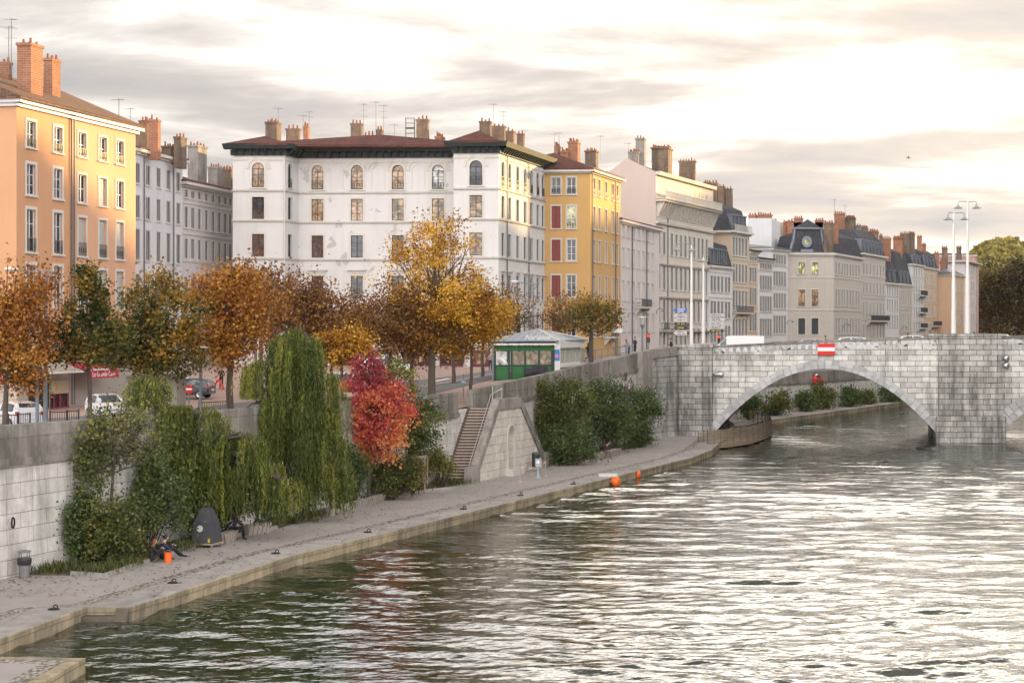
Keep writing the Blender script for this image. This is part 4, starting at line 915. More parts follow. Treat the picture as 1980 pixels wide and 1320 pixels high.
for c in ((1494, 1501, None, 424, 452, 298, 'o'), (1514, 1521, None, 426, 470, 298, 'o'), (1522, 1533, None, 423, 478, 297, 'o'), (1535, 1551, None, 418, 434, 300, 'o'), (1576, 1592, None, 422, 436, 300, 'o')): chimney(wl, *c)
# --- stone building with domed slate pavilion
A = P2(1523, 275.5); B = P2(1612, 276.5); C = P2(1667, 295); zt = Z_(490, 276.5)
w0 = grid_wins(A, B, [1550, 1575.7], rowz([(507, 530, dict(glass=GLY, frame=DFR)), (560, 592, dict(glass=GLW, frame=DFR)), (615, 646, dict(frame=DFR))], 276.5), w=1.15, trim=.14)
w1 = grid_wins(B, C, [1616.5, 1622, 1628, 1633, 1638, 1644, 1649, 1655, 1660.5], rowz([(506, 530), (558, 590), (614, 645)], 276.5), w=1.0, trim=.14)
r, _, ft, wl = building('apartment_building', 'grey stone corner building with a domed slate pavilion roof and round window', A, B, C, zt, STG, w0=w0, w1=w1, simple=True, cornice=.4, roof='flat', roofm=ZINC, bands=(Z_(537, 276), Z_(600, 276)))
rf = MB(); dome = [A+Vector((.5, .3)), B+Vector((-1.3, .3)), B+Vector((-.2, 6)), A+Vector((1.2, 6))]; c_ = sum(dome, Vector((0, 0)))/4; prof = [(1.0, 0), (.93, .7), (.84, 1.8), (.79, 3.0), (.76, 3.9)]
lv = []
for s, h in prof: lv += [(*(c_+(p-c_)*s), zt+.2+h) for p in dome]
rf.add(lv, [(k*4+i, k*4+(i+1) % 4, k*4+4+(i+1) % 4, k*4+4+i) for k in range(4) for i in range(4)])
tp = [(*(c_+(p-c_)*.80), zt+4.1) for p in dome]; rf.add(tp+[(*(c_), zt+5.7)], [(0, 1, 4), (1, 2, 4), (2, 3, 4), (3, 0, 4)])
rfJ = rf.build('roof', SLATE, r)
tr = MB()
for a, b in ((0, 1), (1, 2), (2, 3), (3, 0)): tr.beam(tp[a], tp[b], .3, .3)
for i in range(4):
    for k in range(4): tr.beam(lv[k*4+i], lv[k*4+4+i], .25, .25)
tr.build('zinc_ridge', ZINC, rfJ)
ov = MB(); cx_ = X_(1561.5, 275.2); cz_ = Z_(467, 275)
ov.fr = lambda x, y, z: (cx_+x, 275.9+y, cz_+z)
n = 20
for k in range(n):
    a0, a1 = 2*math.pi*k/n, 2*math.pi*(k+1)/n; c = [(r_*math.cos(t_)*.85, r_*math.sin(t_)) for r_, t_ in ((.48, a0), (.95, a0), (.95, a1), (.48, a1))]; ov.hexa([(x, -.2, z) for x, z in c], [(x, .6, z) for x, z in c])
ov.box(-1.0, 1.0, -.2, .8, -1.75, -1.2); ov.build('round_window', ZINC, rfJ)
g_ = MB(ov.fr); g_.add([(.47*math.cos(2*math.pi*k/20)*.85, -.05, .47*math.sin(2*math.pi*k/20)) for k in range(20)], [tuple(range(20))]); g_.build('pane', GLY, rfJ)
m2 = MB(); q4 = [B+Vector((.4, 6.5)), B+Vector((.6, 6.2)), C, C+Vector((-9, 2))]; q4[0] = q4[1]+Vector((-9, 2)); mansard(r, m2, q4, zt+.15, 3.0, .9, .8, None, None); m2.build('roof', SLATE, r)
chimney(rfJ, 1593, 1610, 1612, 427, 492, 276.6, 'd'); chimney(rfJ, 1612, 1620, None, 427, 460, 283, 'o')
# --- beyond
r, rf, B, C = std('apartment_building', 'warm stone building with a dormered slate attic right of the domed one', 1666, 295.2, 1712, 312, 489, STG, [1670, 1676, 1682.5, 1689.5, 1696.5, 1702.5, 1708], [(508, 529), (544, 567), (583, 613), (626, 655)], back=(-13, 3), mans=(458, .8, 1.5, [1668, 1674.5, 1681, 1687.5, 1694, 1700.5, 1707]), bands=(533, 575, 618), corn=.5)
for c in ((1613, 1633, None, 409, 452, 303, 'o'), (1634, 1651, 1655, 416, 462, 304, 'd'), (1655, 1665, None, 432, 462, 306, 'g'), (1666, 1677, 1679, 436, 462, 308, 'd'), (1680, 1697, 1699, 443, 468, 310, 'o')): chimney(rf, *c)
P, L = Pf(B, C); balcony(r, P, 3, L-1, Z_(620, 300), 1.0)
antenna(rf, 1613, 385, 412, 303, 2); antenna(rf, 1634, 397, 420, 304, 1)
r, rf, B, C = std('townhouse', 'narrow white house with a curved slate dormer roof', 1712, 312.2, 1738, 322.5, 546, LBLUE, [1716, 1720.5, 1725.5, 1730.5, 1735], [(552, 570), (578, 600), (608, 632)], mans=(503, 1.0, .6, [1722, 1731]), bands=(573,))
for c in ((1700, 1706, None, 452, 475, 318, 'd'), (1707, 1722, None, 457, 495, 320, 'o'), (1727, 1744, 1747, 456, 492, 330, 'o')): chimney(rf, *c)
r, rf, B, C = std('townhouse', 'narrow stone house with tall arcaded windows and steep slate roof', 1738, 322.7, 1764, 334.5, 548, STG, [1742, 1746.5, 1751.5, 1756.5, 1760.5], [(560, 590), (606, 640)], mans=(486, 1.3, .8, [1743, 1750, 1757]), bands=(554, 598))
for c in ((1740, 1757, None, 448, 490, 336, 'd'), (1757, 1767, 1769, 447, 485, 338, 'd')): chimney(rf, *c)
r, rf, B, C = std('apartment_building', 'white building with dark iron balconies on three floors', 1764, 334.7, 1786, 345.5, 510, LBLUE, [1767.5, 1772, 1777, 1782], [(518, 533), (540, 558), (566, 586), (594, 612), (622, 640)], mans=(490, .7, .5, [1767, 1773, 1780]), bands=(536, 562))
P, L = Pf(B, C); [balcony(r, P, 4, L-.5, Z_(y_, 340), .9) for y_ in (571, 604, 634)]
chimney(rf, 1773, 1782, None, 453, 500, 348, 'o'); chimney(rf, 1783, 1790, None, 468, 500, 350, 'o')
r, rf, B, C = std('apartment_building', 'pinkish stone building with a row of attic dormers beside the orange corner house', 1786, 345.7, 1813, 359, 516, PIT, [1789, 1793.5, 1798, 1803, 1808], [(528, 548), (560, 580), (592, 612), (624, 645)], mans=(488, .7, .8, [1789, 1795, 1801, 1807]), bands=(554, 586))
P, L = Pf(B, C); balcony(r, P, 5, L-.5, Z_(630, 350), 1.0)
r, rf, B, C = std('apartment_building', 'peach corner building behind the two tall lamp masts', 1838, 358, 1865, 373, 529, PIT, [1842, 1847.5, 1853, 1859], [(546, 562), (574, 596), (606, 628)], roofm=ZINC, rise=.8, front=([1835.0], 1.1), A=P2(1812, 360))
for c in ((1806, 1815, None, 485, 530, 362, 'o'), (1818, 1828, None, 500, 532, 364, 'o'), (1821, 1831, 1836, 476, 528, 367, 'd'), (1849, 1859, None, 474, 500, 380, 'd')): chimney(rf, *c)
r, rf, B, C = std('apartment_building', 'tall rose coloured wall rising behind the peach corner building', 1886, 386, 1890, 388, 493, PNR, [], [], back=(-12.5, .8), roofm=TILE, rise=.3)
chimney(rf, 1783, 1790, None, 470, 500, 380, 'o')
std('apartment_building', 'last building of the row, flat roofed, beside the dark trees', 1866, 372, 1892, 390, 504, PNK, [1869, 1873.5, 1878, 1882.5, 1887.5], [(512, 526), (542, 558), (574, 590), (606, 622)], roof='flat', roofm=ZINC, corn=.9, bands=(534, 566))
# --- hill and the high right bank outside the picture that throws the evening shade
def _hill(t):
    tc = t.n('ShaderNodeTexCoord'); a = t.noise((tc, 3), .05, 6, .7); b = t.noise((tc, 3), .4, 5, .7)
    c = t.ramp(a, [(.35, (.05, .06, .02)), (.5, (.11, .10, .03)), (.65, (.17, .11, .03))]); finish(t, c, .95, b, 1.0, 3.0)
HILLM = mat('autumn_woodland', _hill)
def hillmesh(name, x0, x1, y0, y1, fn, nx=90, ny=60):
    vs = []; 
    for j in range(ny+1):
        for i in range(nx+1):
            x = lerp(x0, x1, i/nx); y = lerp(y0, y1, j/ny); vs.append((x, y, fn(x, y)))
    f = [(j*(nx+1)+i, j*(nx+1)+i+1, (j+1)*(nx+1)+i+1, (j+1)*(nx+1)+i) for j in range(ny) for i in range(nx)]
    m_ = MB(); m_.add(vs, f); return struct(m_, name, HILLM, smooth=True)
def bumps(x, y): return 1.6*math.sin(x*.21+1.2*math.sin(y*.13))+1.3*math.sin(y*.27+x*.11)+.8*math.sin(x*.53-y*.4)
def far_h(x, y):
    px = CX+F*x/y; top = interp(px, [(1700, 560), (1860, 505), (1890, 482), (1925, 466), (1955, 470), (1990, 478), (2060, 470), (2300, 455)])
    zt_ = Z_(top, y); k = math.exp(-((y-930)/170.0)**2); return -2+(zt_+2)*k+bumps(x, y)*.8*k
hillmesh('hill', 170, 620, 640, 1500, far_h, 110, 70)
def ridge_h(x, y):                       # wooded slope along the right bank
    xs = interp(y, [(60, 62), (200, 112), (240, 128), (340, 176), (500, 250), (820, 425)]); d = x-xs
    top = interp(y, [(60, 45), (225, 49), (240, 48), (262, 42.5), (290, 44), (307, 46), (345, 50), (420, 62), (500, 78), (820, 120)])
    k = max(0, min(1, (d+26)/26)); k = k*k*(3-2*k); return -1+(top+1)*k+bumps(x, y)*.75*k
hm = MB(); ny, nx = 170, 26; vs = []
for j in range(ny+1):
    y = 60+760*j/ny; xs = interp(y, [(60, 62), (200, 112), (240, 128), (340, 176), (500, 250), (820, 425)])
    for i in range(nx+1):
        x = xs-26+4*i if i < nx else xs+300; vs.append((x, y, ridge_h(x, y) if i < nx else 30))
hm.add(vs, [(j*(nx+1)+i, j*(nx+1)+i+1, (j+1)*(nx+1)+i+1, (j+1)*(nx+1)+i) for j in range(ny) for i in range(nx)]); struct(hm, 'hill', HILLM, smooth=True)
# ============================================================ VEGETATION
BARK = plain('bark', (.085, .068, .055), .95, var=.35, scale=6); TWIG = plain('twigs', (.07, .05, .04), .95, var=.3)
def quads(name, mt, C, U, V, t, parent):
    """C centres, U/V half axes (n,3): rhombic leaves"""
    if WL[parent.name][2] < 1 and C[:, 1].max() < 158:
        wx = -20+WS*(C[:, 1]-66.7)+.12; bad = (C[:, 0] < wx) & (C[:, 2] < 6.75); C = C.copy(); C[bad, 0] = wx[bad]+np.abs(wx[bad]-C[bad, 0])*.35
    n = len(C); v = np.stack([C-V, C+U*.9-V*.1, C+V, C-U*.9-V*.1], 1).reshape(-1, 3); o = np.array(WL[parent.name]); v = v-o
    me = bpy.data.meshes.new(name); me.vertices.add(4*n); me.vertices.foreach_set('co', v.ravel())
    me.loops.add(4*n); me.loops.foreach_set('vertex_index', np.arange(4*n, dtype=np.int32)); me.polygons.add(n); me.polygons.foreach_set('loop_start', np.arange(0, 4*n, 4, dtype=np.int32))
    me.update(calc_edges=True); me.materials.append(mt)
    a = me.attributes.new('t', 'FLOAT', 'POINT'); a.data.foreach_set('value', np.repeat(np.clip(t, 0, 1), 4).astype(np.float32))
    ob = bpy.data.objects.new(name, me); COL.objects.link(ob); ob.parent = parent; return ob
def unit(a): return a/np.maximum(np.linalg.norm(a, axis=1, keepdims=True), 1e-9)
def randleaf(C, size, q, droop=0.0):
    n = len(C); d = unit(q.normal(size=(n, 3))+np.array([0, 0, -droop])); e = unit(np.cross(d, q.normal(size=(n, 3)))); s = size*(.45+1.1*q.random(n))[:, None]
    return e*s*.42, d*s*.5
def clumps_in(ell, n, q):
    """clump centres, biased outward, in a union of ellipsoids [(cx,cy,cz,rx,ry,rz,w)]"""
    w_ = np.array([e[6] for e in ell], float); w_ /= w_.sum(); idx = q.choice(len(ell), n, p=w_); E = np.array(ell)[idx]
    d = unit(q.normal(size=(n, 3))); r = (.25+.75*q.random(n)**.55)[:, None]
    return E[:, :3]+d*r*E[:, 3:6], idx
def tree(name, label, cat, px, Y, gz, crown, nl, leaf, mt, tr=.16, ncl=70, sg=.30, seed=1, group=None, toff=0, tvar=.5, fork=.5, limbs=16, bark=None, droop=0.0, topt=0.0):
    nl = int(nl*1.12) if nl > 3000 else nl; q = np.random.default_rng(seed); X = X_(px, Y); root = thing(name, label, cat, (X, Y, gz), group)
    s = Y/F; ell = []
    for (cx, cy, rx, ry, *w_) in crown: ell.append((X_(cx, Y), Y+q.normal()*.3, Z_(cy, Y), rx*s*1.2, min(rx, ry*1.2)*s*1.05, ry*s*1.12, w_[0] if w_ else rx*ry))
    ncl = int(ncl*1.3); K, idx = clumps_in(ell, ncl, q); E = np.array(ell)
    zc = np.average(E[:, 2], weights=E[:, 6]); zlo = (E[:, 2]-E[:, 5]).min()
    fz = gz+(zlo-gz)*1.0+(zc-zlo)*.12; top = E[np.argmax(E[:, 2]+E[:, 5])]
    tb = MB(); ttop = np.array([top[0], top[1], top[2]+top[5]*.55]); pts = [(X, Y, gz-.1), (X+.03, Y, gz+.5), (X+.05*q.normal(), Y, (gz+fz)/2), (lerp(X, ttop[0], .15), Y, fz), tuple(np.array([X, Y, fz])*.5+ttop*.5), tuple(ttop)]
    tb.tube(pts, [tr*1.35, tr*1.08, tr, tr*.85, tr*.45, .03], 8)
    order = q.permutation(ncl)
    for k in order[:limbs]:
        c = K[k]; h = q.random(); a = np.array([lerp(X, ttop[0], .2*h), Y, fz+(ttop[2]-fz)*h*.55]); 
        if c[2] < a[2]: a[2] = max(fz, c[2]-.3)
        m_ = a*.45+c*.55+np.array([0, 0, -.25])+q.normal(size=3)*.15; tb.tube([a, m_, c], [tr*.42, tr*.26, .02], 5, cap=False)
        near = np.argsort(np.linalg.norm(K-c, axis=1))[1:4]
        for j in near: tb.tube([m_, (m_+K[j])/2+q.normal(size=3)*.12, K[j]], [tr*.2, tr*.12, .012], 4, cap=False)
    tb.build('trunk', bark or BARK, root, uv=False)
    rr = np.mean(E[:, 3]); sig = rr*sg*.86
    wc_ = .15+q.random(ncl)**1.6; cs = q.choice(ncl, nl, p=wc_/wc_.sum()); C = K[cs]+q.normal(size=(nl, 3))*np.array([sig, sig, sig*.8])*(.5+q.random(nl)[:, None])
    tv = (q.random(ncl)-.5)[cs]*tvar*1.5+(q.random(nl)-.5)*.42+.47+toff+topt*(C[:, 2]-zc)/max(E[:, 5].max(), .1)
    U, V = randleaf(C, leaf, q, droop); quads('crown', mt, C, U, V, tv, root); return root
ORG = leafmat('orange_leaves', [(0, (0.0841, 0.0353, 0.0117)), (.35, (0.281, 0.101, 0.0194)), (.65, (0.448, 0.19, 0.029)), (1, (0.542, 0.322, 0.0581))])
BRN = leafmat('brown_leaves', [(0, (0.0605, 0.0307, 0.0141)), (.4, (0.164, 0.0742, 0.0282)), (.7, (0.259, 0.114, 0.0352)), (1, (0.363, 0.202, 0.044))])
YLW = leafmat('yellow_leaves', [(0, (0.149, 0.0632, 0.0117)), (.35, (0.381, 0.168, 0.0194)), (.65, (0.635, 0.348, 0.0339)), (1, (0.741, 0.484, 0.0581))])
GRO = leafmat('green_orange_leaves', [(0, (.03, .045, .012)), (.4, (.085, .095, .02)), (.62, (.19, .13, .025)), (1, (.42, .22, .03))])
OLV = leafmat('olive_leaves', [(0, (0.041, 0.0614, 0.0185)), (.5, (0.122, 0.138, 0.0384)), (1, (0.328, 0.293, 0.0768))])
GRN = leafmat('dark_green_leaves', [(0, (0.0267, 0.0597, 0.0205)), (.5, (0.0802, 0.128, 0.0427)), (.85, (0.178, 0.222, 0.0682)), (1, (0.304, 0.29, 0.0853))])
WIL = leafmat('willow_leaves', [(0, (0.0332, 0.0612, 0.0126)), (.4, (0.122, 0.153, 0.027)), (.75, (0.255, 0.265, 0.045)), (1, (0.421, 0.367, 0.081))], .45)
REDL = leafmat('red_leaves', [(0, (0.183, 0.0354, 0.0496)), (.35, (0.482, 0.059, 0.0869)), (.6, (0.712, 0.176, 0.0992)), (1, (0.803, 0.393, 0.149))], .45)
GRS = leafmat('grass_blades', [(0, (0.03, 0.042, 0.012)), (.5, (0.066, 0.09, 0.021)), (1, (0.168, 0.15, 0.048))])
def gnd(px, Y): return groundz(X_(px, Y), Y)
# trees of the promenade, left to right
tree('autumn_tree', 'bright orange tree at the left edge of the photo beside the white car', 'tree', 8, 81, 5.3, [(25, 640, 88, 90), (60, 610, 60, 70), (-30, 620, 80, 95), (40, 560, 60, 45), (20, 700, 80, 45)], 13000, .15, ORG, .13, 90, seed=2, sg=.26)
tree('autumn_tree', 'green pointed tree with narrow top in front of the apricot building', 'tree', 172, 84, 5.3, [(165, 655, 68, 50), (172, 680, 70, 28), (170, 600, 42, 50), (168, 545, 20, 32), (120, 670, 28, 30), (215, 665, 35, 40)], 11000, .15, GRO, .11, 90, seed=3, sg=.2, toff=-.1)
tree('autumn_tree', 'broad green and russet tree left of the flat concrete shelter', 'tree', 298, 90, 5.3, [(300, 640, 78, 70), (292, 685, 82, 38), (260, 610, 40, 60), (300, 555, 32, 45), (350, 610, 40, 55), (300, 690, 80, 35)], 15000, .16, GRO, .15, 100, seed=4, sg=.22, toff=.07)
tree('autumn_tree', 'golden orange tree with forked grey trunk left of the big willow', 'tree', 445, 94, 5.2, [(440, 620, 78, 70), (435, 665, 80, 38), (400, 590, 50, 60), (480, 590, 60, 60), (450, 560, 50, 35)], 12000, .16, ORG, .19, 90, seed=5, sg=.24, toff=.1)
tree('autumn_tree', 'thin russet tree whose top stands before the left wing of the white building', 'tree', 505, 118, gnd(505, 118), [(500, 560, 62, 45), (540, 590, 55, 60), (470, 590, 45, 45)], 6500, .19, BRN, .14, 80, seed=6, sg=.26)
tree('autumn_tree', 'wide rusty brown tree rising behind the big willow', 'tree', 600, 104, 5.2, [(590, 620, 85, 70), (640, 660, 70, 40), (560, 590, 50, 50), (640, 620, 70, 65), (610, 575, 50, 35)], 15000, .15, BRN, .17, 110, seed=7, sg=.24, toff=.06)
tree('autumn_tree', 'small yellow tree with forked trunk between the big willow and the red maple', 'tree', 661, 101, 5.2, [(655, 665, 42, 30), (690, 665, 35, 25), (630, 680, 30, 22)], 4200, .15, YLW, .09, 40, seed=8, sg=.3, toff=-.05)
tree('autumn_tree', 'yellowish tree close behind the first one, next to the cream van', 'tree', 640, 107, 5.2, [(640, 640, 45, 40), (610, 660, 35, 30)], 4200, .15, YLW, .1, 40, seed=9, sg=.3, toff=-.12)
tree('autumn_tree', 'rusty brown tree above the red maple', 'tree', 755, 112, gnd(755, 112), [(750, 620, 65, 60), (710, 620, 45, 55), (790, 640, 50, 45)], 10500, .15, BRN, .14, 90, seed=10, sg=.24, toff=.08)
tree('autumn_tree', 'brown tree with leaning limbs right of the red maple', 'tree', 796, 118, gnd(796, 118), [(800, 630, 60, 50), (840, 650, 50, 35)], 6500, .15, BRN, .15, 70, seed=11, sg=.25, toff=.12)
tree('autumn_tree', 'tallest tree of the promenade, golden yellow with bare upper twigs', 'tree', 834, 113, 5.15, [(840, 570, 105, 90), (835, 480, 80, 58), (850, 630, 100, 48), (880, 590, 70, 75), (790, 590, 55, 70), (845, 450, 40, 36), (910, 600, 50, 50)], 19000, .15, YLW, .24, 170, seed=12, sg=.16, toff=-.05, tvar=.7, limbs=40)
tree('autumn_tree', 'slim orange tree directly left of the green kiosk', 'tree', 908, 116, 5.3, [(905, 635, 52, 45), (935, 610, 45, 50), (880, 660, 40, 22)], 7500, .15, YLW, .11, 60, seed=13, sg=.27, toff=-.08)
tree('autumn_tree', 'orange tree on the pavement edge behind the tallest one', 'tree', 877, 134, gnd(877, 134), [(880, 620, 48, 60), (850, 650, 35, 35)], 5000, .17, ORG, .14, 50, seed=14, sg=.28)
tree('autumn_tree', 'thin trunked tree in front of the maroon shop fronts', 'tree', 933, 146, gnd(933, 146), [(945, 600, 45, 55), (960, 630, 35, 30)], 4200, .18, GRO, .14, 50, seed=15, sg=.28, toff=.3)
tree('autumn_tree', 'almost bare reddish tree before the sunlit side of the white building', 'tree', 1005, 150, gnd(1005, 150), [(1000, 590, 42, 42), (975, 610, 35, 35), (1030, 610, 20, 30)], 1700, .15, BRN, .12, 70, seed=16, sg=.2, limbs=34)
tree('autumn_tree', 'sparse olive brown tree behind the kiosk roof', 'tree', 1093, 158, gnd(1093, 158), [(1095, 600, 38, 38), (1080, 620, 28, 25)], 2300, .16, BRN, .12, 60, seed=17, sg=.22, limbs=30)
tree('autumn_tree', 'yellow green tree standing right of the kiosk in front of the yellow building', 'tree', 1143, 146, gnd(1143, 146), [(1145, 610, 50, 36), (1140, 590, 40, 25), (1175, 615, 25, 25), (1110, 615, 28, 25)], 4300, .16, GRO, .17, 80, seed=18, sg=.2, toff=.12, limbs=30)
DKB = leafmat('dusky_brown_leaves', [(0, (.025, .022, .012)), (.5, (.07, .05, .022)), (.8, (.12, .085, .025)), (1, (.20, .13, .03))])
for i, (px, Y, cr, lb) in enumerate([(1925, 415, [(1925, 590, 42, 75), (1915, 560, 26, 50)], 'dark autumn tree right beside the last building of the row'), (1968, 425, [(1970, 590, 45, 80), (1960, 545, 28, 30)], 'dark autumn tree at the right edge of the photo'), (2030, 420, [(2030, 580, 50, 85)], 'dark autumn tree just past the right edge'), (1905, 470, [(1900, 600, 30, 60)], 'low dark tree filling the gap behind the others')]):
    tree('roadside_tree', lb, 'tree', px, Y, 4, cr, 9000, .5, DKB, .45, 90, seed=30+i, sg=.24, group='dark trees beyond the row of buildings')
# red maple and the young tree in its guard
tree('maple', 'scarlet red maple on the lower quay beside the big willow', 'tree', 712, 97.2, .55, [(708, 785, 66, 52), (708, 735, 48, 36), (676, 835, 40, 42), (748, 830, 46, 36), (715, 868, 60, 24), (775, 800, 26, 24), (722, 702, 22, 14), (672, 790, 26, 32), (755, 765, 30, 30)], 15500, .15, REDL, .1, 130, seed=19, sg=.24, limbs=34, topt=-.18, toff=.12)
tree('young_tree', 'small dark green round headed tree held by wooden stakes', 'tree', 812, 103.6, .55, [(815, 815, 34, 48), (800, 850, 30, 32), (825, 790, 20, 25)], 6500, .12, GRN, .05, 50, seed=20, sg=.28)
tree('young_tree', 'thin olive leaved young tree half hidden behind the red maple', 'tree', 770, 101.2, .55, [(775, 740, 38, 50), (785, 830, 32, 50), (750, 700, 25, 25)], 3300, .13, OLV, .06, 60, seed=21, sg=.25)
tree('young_tree', 'small branching olive tree before the left end of the quay wall', 'tree', 215, 72.3, .55, [(200, 860, 62, 50), (240, 800, 50, 38), (165, 880, 40, 40), (290, 850, 45, 50)], 4600, .12, OLV, .07, 90, seed=22, sg=.24, limbs=36)
def bush(label, px, Y, blobs, nl, leaf, mt, seed, gz=.55, group=None, toff=0, sg=.3, name='bush', ncl=60, droop=0):
    q = np.random.default_rng(seed); X = X_(px, Y); root = thing(name, label, 'bush', (X, Y, gz), group); s = Y/F
    ell = [(X_(cx, Y), Y+q.normal()*.2, Z_(cy, Y), rx*s, rx*s*.8, ry*s, rx*ry) for cx, cy, rx, ry in blobs]; K, _ = clumps_in(ell, ncl, q); E = np.array(ell); K[:, 2] = np.maximum(K[:, 2], gz+.15)
    m_ = MB()
    for k in K[:: max(1, ncl//26)]:
        b = (X+(k[0]-X)*.25, Y+(k[1]-Y)*.25, gz-.05); m_.tube([b, (lerp(b[0], k[0], .6), lerp(b[1], k[1], .6), lerp(gz, k[2], .45)), tuple(k)], [.035, .025, .008], 5, cap=False)
    m_.build('stems', TWIG, root, uv=False); sig = np.mean(E[:, 3])*sg
    cs = q.choice(len(K), nl); C = K[cs]+q.normal(size=(nl, 3))*sig*(.4+q.random(nl)[:, None]); C[:, 2] = np.abs(C[:, 2]-gz-.05)+gz+.05
    tv = (q.random(len(K))-.5)[cs]*.45+(q.random(nl)-.5)*.4+.45+toff; U, V = randleaf(C, leaf, q, droop); quads('foliage', mt, C, U, V, tv, root); return root
bush('tall dark shrub against the wall at the far left end of the bed', 115, 71.5, [(110, 1010, 50, 60), (95, 1050, 35, 40)], 7000, .12, GRN, 40)
bush('broad grey green shrub at the bed front left of the seated pair', 215, 71.8, [(205, 1000, 75, 70), (235, 1050, 55, 45), (160, 1055, 40, 35)], 15000, .115, OLV, 41, toff=-.02, sg=.24)
bush('leafy green shrub in the middle of the bed under the small branching tree', 285, 76, [(290, 930, 70, 60), (320, 990, 55, 50), (235, 930, 50, 45)], 10500, .12, GRN, 42, toff=.12, sg=.24)
bush('dark undergrowth behind the recycling container', 400, 80.5, [(400, 960, 70, 55), (350, 990, 50, 50), (460, 975, 60, 45)], 8500, .12, GRN, 43, toff=-.1)
bush('dark grey green shrub between the big willow and the red maple', 680, 94.5, [(680, 920, 38, 45), (660, 890, 25, 35)], 6500, .12, GRN, 44, toff=.05)
bush('low green and brown shrub under the red maple', 745, 98.3, [(740, 925, 42, 34), (780, 915, 35, 34)], 6500, .12, OLV, 45, toff=-.05)
bush('small russet shrub among the wooden stakes', 795, 101.5, [(795, 915, 26, 30)], 2600, .11, ORG, 46, toff=-.28)
bush('light green and reddish shrub at the foot of the staircase', 850, 105.6, [(852, 905, 28, 28), (845, 885, 18, 20)], 3800, .11, OLV, 47, toff=.22)
bush('tall russet tipped shrub directly right of the staircase', 1082, 125.5, [(1085, 810, 58, 70), (1105, 765, 45, 48), (1060, 840, 36, 52), (1065, 780, 34, 42)], 17000, .15, OLV, 48, toff=-.02, sg=.24)
bush('round dark green bush in front of the tall russet tipped shrub', 1108, 123.5, [(1108, 862, 46, 36), (1085, 855, 34, 34)], 9500, .13, GRN, 49, toff=.03)
bush('dense green shrub behind the stone bench', 1168, 136.5, [(1170, 790, 42, 52), (1152, 825, 30, 30), (1197, 820, 32, 44)], 13000, .15, GRN, 50, toff=.06)
bush('bluish green shrub reaching to the dark buttress', 1234, 142.5, [(1236, 800, 38, 52), (1228, 838, 36, 30), (1256, 790, 22, 34)], 11000, .15, GRN, 51, toff=0)
tree('young_tree', 'leafless sapling against the quay wall above the bluish shrub', 'tree', 1208, 141, .55, [(1208, 750, 16, 30)], 60, .1, BRN, .05, 50, seed=52, sg=.1, limbs=34, bark=TWIG)
for i, (px, Y, bl, lb) in enumerate([(1447, 188, [(1447, 785, 18, 22)], 'shrub nearest the wooden walkway beyond the arch'), (1495, 196, [(1492, 782, 28, 19), (1512, 777, 15, 20)], 'wide low shrub second from the walkway, beyond the arch'), (1557, 206, [(1557, 777, 18, 20)], 'rounded shrub in the middle of the arch view'), (1592, 211, [(1592, 768, 22, 26)], 'largest shrub seen through the arch'), (1643, 219, [(1643, 767, 19, 20)], 'shrub right of the largest one, beyond the arch'), (1676, 226, [(1676, 769, 14, 15)], 'smallest shrub beyond the arch'), (1725, 233, [(1725, 760, 26, 21)], 'shrub partly cut off by the right leg of the arch')]):
    bush(lb, px, Y, bl, 3600, .2, OLV if i % 2 else GRN, 60+i, gz=.55, group='shrubs along the far quay wall', toff=.05)
